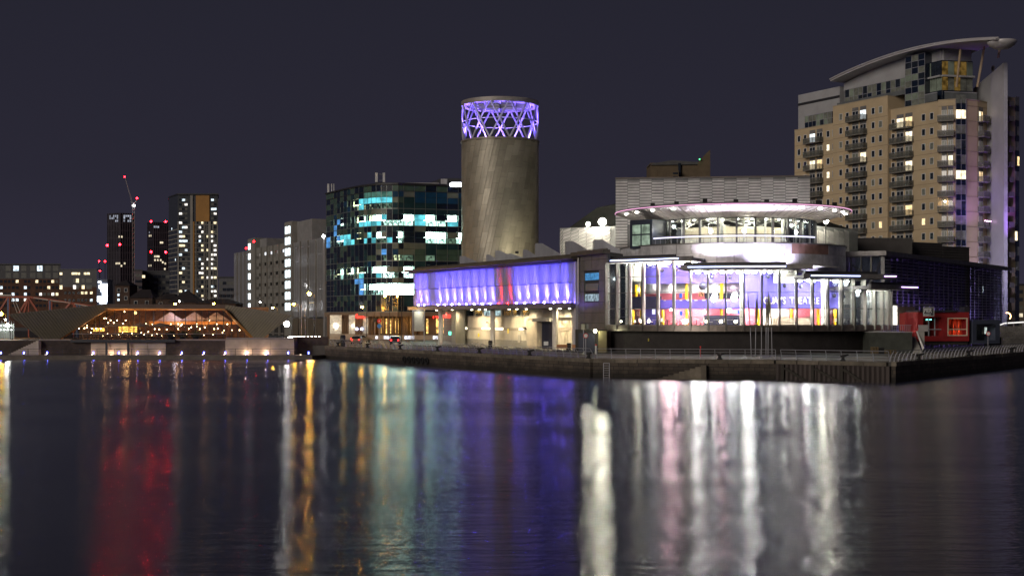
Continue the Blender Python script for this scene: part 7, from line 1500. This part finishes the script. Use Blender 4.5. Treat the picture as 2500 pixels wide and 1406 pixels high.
t = sign_post(2412, 824, 186, 2.6, 'round white sign with red rim in front of the blue cabin', [(0, 'o', sr, .30, 0), (0, 'o', sw1, .22, .05)])
t = sign_post(926, 803, 250, 4.2, 'red no-entry disc above a round blue arrow disc on one post by the road', [(0, 'o', sr, .40, 0), (-.02, 'q', sw1, .08, .05), (-.95, 'o', sb, .40, 0)])
t = sign_post(915, 800, 256, 4.4, 'dark round road sign seen from behind left of the no-entry sign', [(0, 'o', dk, .42, 0)])
po = thing('tall_mast', 'tall thin pale mast beside the right stair shaft of the car park', 'mast', (*P(737, 262), DECK)); G().tube((*P(736, 262), DECK), (*P(736, 262), Zp(744, 262)), .07).ob('pole', rail_m, po); G().tube((*P(745, 258), DECK), (*P(745, 258), Zp(750, 258)), .07).ob('pole', rail_m, po)
# litter bin, bollards
def bin_(px, Y, lab, z=DECK, h=1.2, r=.32, group='dark litter bins'):
    x, y = P(px, Y); t = thing('litter_bin', lab, 'bin', (x, y, z), group); G().lathe([(.001, z), (r, z), (r * 1.05, z + h * .8), (r * 1.12, z + h * .82), (r * .9, z + h), (.001, z + h)], x, y, 12).ob('body', iron, t); G().box(x - r * .6, x + r * .6, y - r * 1.15, y - r * 1.05, z + h * .62, z + h * .74).ob('slot', mat('bin_slot', (.1, .1, .1), .5), t)
bin_(837, 226, 'dark litter bin at the far left end of the promenade railing', h=1.9, r=.42); bin_(1197, 212, 'dark litter bin beside the middle column of the undercroft'); bin_(1389, 192, 'dark litter bin between the two orange benches')
for px, Y, lab in ((1455, 178, 'white bollard with red band at the door below the single wall lamp'), (1710, 166, 'thin red-topped marker post in front of the dark podium')):
    x, y = P(px, Y); t = thing('marker_post', lab, 'post', (x, y, DECK)); G().tube((x, y, DECK), (x, y, DECK + 1.1), .12 if px < 1500 else .05, 8).ob('post', sw1 if px < 1500 else sr, t); G().tube((x, y, DECK + 1.101), (x, y, DECK + 1.3), .13 if px < 1500 else .08, 8).ob('band', sr, t)
o = thing('wall_lamp', 'single bright wall lamp with green-yellow glow on the dark wall left of the podium', 'wall lamp', (*P(1453, 186), Zp(808, 186))); x, y = P(1453, 186); z = Zp(808, 186); G().ball((x, y, z), .24, 10).ob('lens', emi('wall_lamp_lens', (.98, 1, .70), 22), o); G().box(x - 1.3, x + .2, y + .2, y + .3, z + .1, z + .25).ob('bracket', iron, o); lamp('POINT', (x, y - .4, z - .2), (.95, 1, .6), 110, parent=o)
# recessed service yard between wing and podium
sy = thing('service_yard_wall', 'dark recessed service wall and door between the wing and the foyer podium', 'wall', (*P(1445, 190), DECK)); f = Fr(P(1404, 188), P(1484, 187)); G().box(0, f.L, .2, .6, DECK, 5.4).ob('wall', pod, sy, f); G().box(f.L * .75, f.L, -1.2, .1, DECK, 5.2).ob('return_wall', mat('tan_return', (.16, .13, .07), .8), sy, f); G().box(f.L * .1, f.L * .6, .1, .18, DECK, 4.9).ob('door', MC['dark_blue_shutter'], sy, f)
# benches
bw_ = mat('orange_brown_bench', (.42, .20, .09), .6)
for px0_, px1_, lab in ((1359, 1385, 'long orange-brown bench against the cream wall right of the dark door'), (1397, 1406, 'short orange-brown bench at the corner column of the wing')):
    a = P(px0_, 191); b_ = P(px1_, 191); t = thing('bench', lab, 'bench', ((a[0] + b_[0]) / 2, 191, DECK), 'orange benches under the wing'); w2 = b_[0] - a[0]
    for k in range(3): G().box(a[0], b_[0], 190.6 + k * .17, 190.74 + k * .17, DECK + .42, DECK + .47).ob('seat_slat', bw_, t)
    G().box(a[0], b_[0], 191.15, 191.2, DECK + .5, DECK + 1.0).ob('backrest', bw_, t)
    for xx in (a[0] + .1, b_[0] - .18): G().box(xx, xx + .08, 190.6, 191.2, DECK, DECK + .41).ob('leg', iron, t)
# menu board, easel
t = thing('pale_notice_board', 'small white notice board on legs in front of the dark service door', 'notice board', (*P(1333, 190), DECK)); x, y = P(1333, 190); G().box(x - .32, x + .32, y, y + .05, DECK + .9, DECK + 1.45).ob('board', sw1, t)
for dx in (-.28, .28): G().tube((x + dx, y + .1, DECK), (x + dx, y + .03, DECK + 1.4), .02, 5).ob('leg', iron, t)
# bicycles against the plinth
def bicycle(px, Y, lab):
    x, y = P(px, Y); t = thing('bicycle', lab, 'bicycle', (x, y, DECK), 'bicycles at the wing')
    for dx in (-.52, .52):
        pr = [(.34 + .02 * math.cos(2 * PI * i / 5), .02 * math.sin(2 * PI * i / 5)) for i in range(6)]; w1 = G().lathe(pr, 0, 0, 18).ob('wheel', tyre_m, t, M=Matrix.Translation((x + dx, y, DECK + .36)) @ Matrix.Rotation(PI / 2, 4, 'X'))
    g = G(); pts = {'a': (-.52, .36), 'b': (-.10, .32), 'c': (-.18, .85), 'd': (.38, .88), 'e': (.52, .36)}
    for m_, n_ in ('ab', 'ac', 'bc', 'bd', 'cd', 'de'): g.tube((x + pts[m_][0], y, DECK + pts[m_][1]), (x + pts[n_][0], y, DECK + pts[n_][1]), .02, 5)
    g.ob('frame', rail_m, t); G().box(x - .32, x - .06, y - .06, y + .06, DECK + .9, DECK + .95).ob('saddle', iron, t); G().tube((x + .36, y - .28, DECK + 1.0), (x + .36, y + .28, DECK + 1.0), .02, 5).ob('handlebar', iron, t)
bicycle(1156, 213, 'left of two bicycles parked against the cream undercroft wall'); bicycle(1170, 212, 'right of two bicycles parked against the cream undercroft wall')
# cars on the road behind the promenade
def car(x, y, rz, lab, paint, group='cars on the road by the office block'):
    t = thing('parked_car', lab, 'car', (x, y, DECK), group); M_ = Matrix.Translation((x, y, DECK)) @ Matrix.Rotation(rz, 4, 'Z')
    prof = [(-2.1, .35), (-2.15, .75), (-2.0, .95), (-1.65, 1.0), (-1.15, 1.42), (.35, 1.46), (1.05, 1.0), (1.95, .85), (2.1, .6), (2.1, .32)]
    G().slab([(p_[0], -.85, p_[1]) for p_ in prof], 1.7).ob('body', paint, t, M=M_)
    for sy in (-.865, .845): G().slab([(-1.45, sy, 1.02), (-1.08, sy, 1.36), (.30, sy, 1.40), (.85, sy, 1.02)], .02).ob('side_window', dglass, t, M=M_)
    G().slab([(-1.69, -.7, 1.03), (-1.69, .7, 1.03), (-1.20, .7, 1.41), (-1.20, -.7, 1.41)], .02, (-1, 0, .5)).ob('rear_window', dglass, t, M=M_)
    for dx in (-1.35, 1.3):
        for sy in (-.86, .68): G().lathe([(.001, 0), (.32, 0), (.32, .18), (.001, .18)], 0, 0, 14).ob('wheel', tyre_m, t, M=M_ @ Matrix.Translation((dx, sy + .18, .32)) @ Matrix.Rotation(PI / 2, 4, 'X'))
    for sy in (-.74, .52): G().box(-2.19, -2.10, sy, sy + .22, .70, .86).ob('tail_light', emi('tail_red', (1, .02, .02), 14), t, M=M_)
    for sy in (-.74, .52): G().box(2.08, 2.14, sy, sy + .22, .62, .76).ob('headlight', sw1, t, M=M_)
cp1 = mat('silver_car_paint', (.30, .27, .22), .3, .6, var=.05); cp2 = mat('dark_car_paint', (.05, .04, .04), .3, .3, var=.05)
car(*P(871, 246), PI / 2 + .0, 'silver car with red tail lights on the orange-lit road left of the no-entry sign', cp1); car(*P(966, 244), PI / 2, 'dark car with red tail lights on the orange-lit road right of the no-entry sign', cp2); car(*P(884, 262), 0.1, 'pale car parked side-on before the silver panels of the office block', cp1)
road = tag(G().poly([(*P(815, 241), DECK + .012), (*P(1100, 236), DECK + .012), (*P(1110, 275), DECK + .012), (*P(800, 275), DECK + .012)]).ob('road', mat('worn_tarmac', (.10, .09, .08), .6, var=.2)), kind='structure')
for px, Y, e in ((838, 243, 260), (905, 250, 260), (985, 248, 420), (1040, 246, 420)): lamp('POINT', (*P(px, Y), 8.5), (1, .55, .10), e, r=.3, parent=ot)
# pallets and timber stack by the low podium
pw = mat('old_pallet_wood', (.16, .11, .05), .8, var=.4, scale=3)
for i, (pa, pb, n_, lab) in enumerate(((2128, 2142, 5, 'left stack of old wooden pallets beside the dark box'), (2158, 2186, 3, 'wide low stack of old wooden pallets right of the dark box'))):
    x0, x1 = P(pa, 177)[0], P(pb, 177)[0]; t = thing('pallet_stack', lab, 'pallets', ((x0 + x1) / 2, 177, DECK), 'pallet stacks at the quay corner')
    for k in range(n_):
        z = DECK + k * .2
        for j in range(5): G().box(x0, x1, 176.5 + j * .24, 176.66 + j * .24, z + .12, z + .15).ob('pallet_board', pw, t)
        for j in range(3): G().box(x0 + (x1 - x0 - .12) * j / 2, x0 + (x1 - x0 - .12) * j / 2 + .12, 176.5, 177.6, z, z + .119).ob('pallet_block', pw, t)
t = thing('dark_crate', 'low black box between the two pallet stacks', 'box', (*P(2149, 177), DECK)); x0, x1 = P(2143, 177)[0], P(2156, 177)[0]; G().box(x0, x1, 176.5, 177.6, DECK, DECK + .8).ob('body', iron, t); G().box(x0 - .05, x1 + .05, 176.45, 177.65, DECK + .81, DECK + .88).ob('lid', iron, t)
# small wall signs on the podium and a pale box near the left wall
o = thing('wall_sign', 'tiny yellow sign on the dark podium wall', 'sign', (*P(1584, 176.5), Zp(831, 177))); a = ca(1584, 21.95); c = cp(22.0, a, Zp(831, 178)); G().box(-.10, .10, -.03, .0, -.2, .2).ob('plate', mat('dull_yellow', (.30, .25, .04), .6), o, M=Matrix.Translation(c) @ Matrix.Rotation(a, 4, 'Z')); G().box(-.14, .14, .001, .02, -.24, .24).ob('backplate', iron, o, M=Matrix.Translation(c) @ Matrix.Rotation(a, 4, 'Z'))
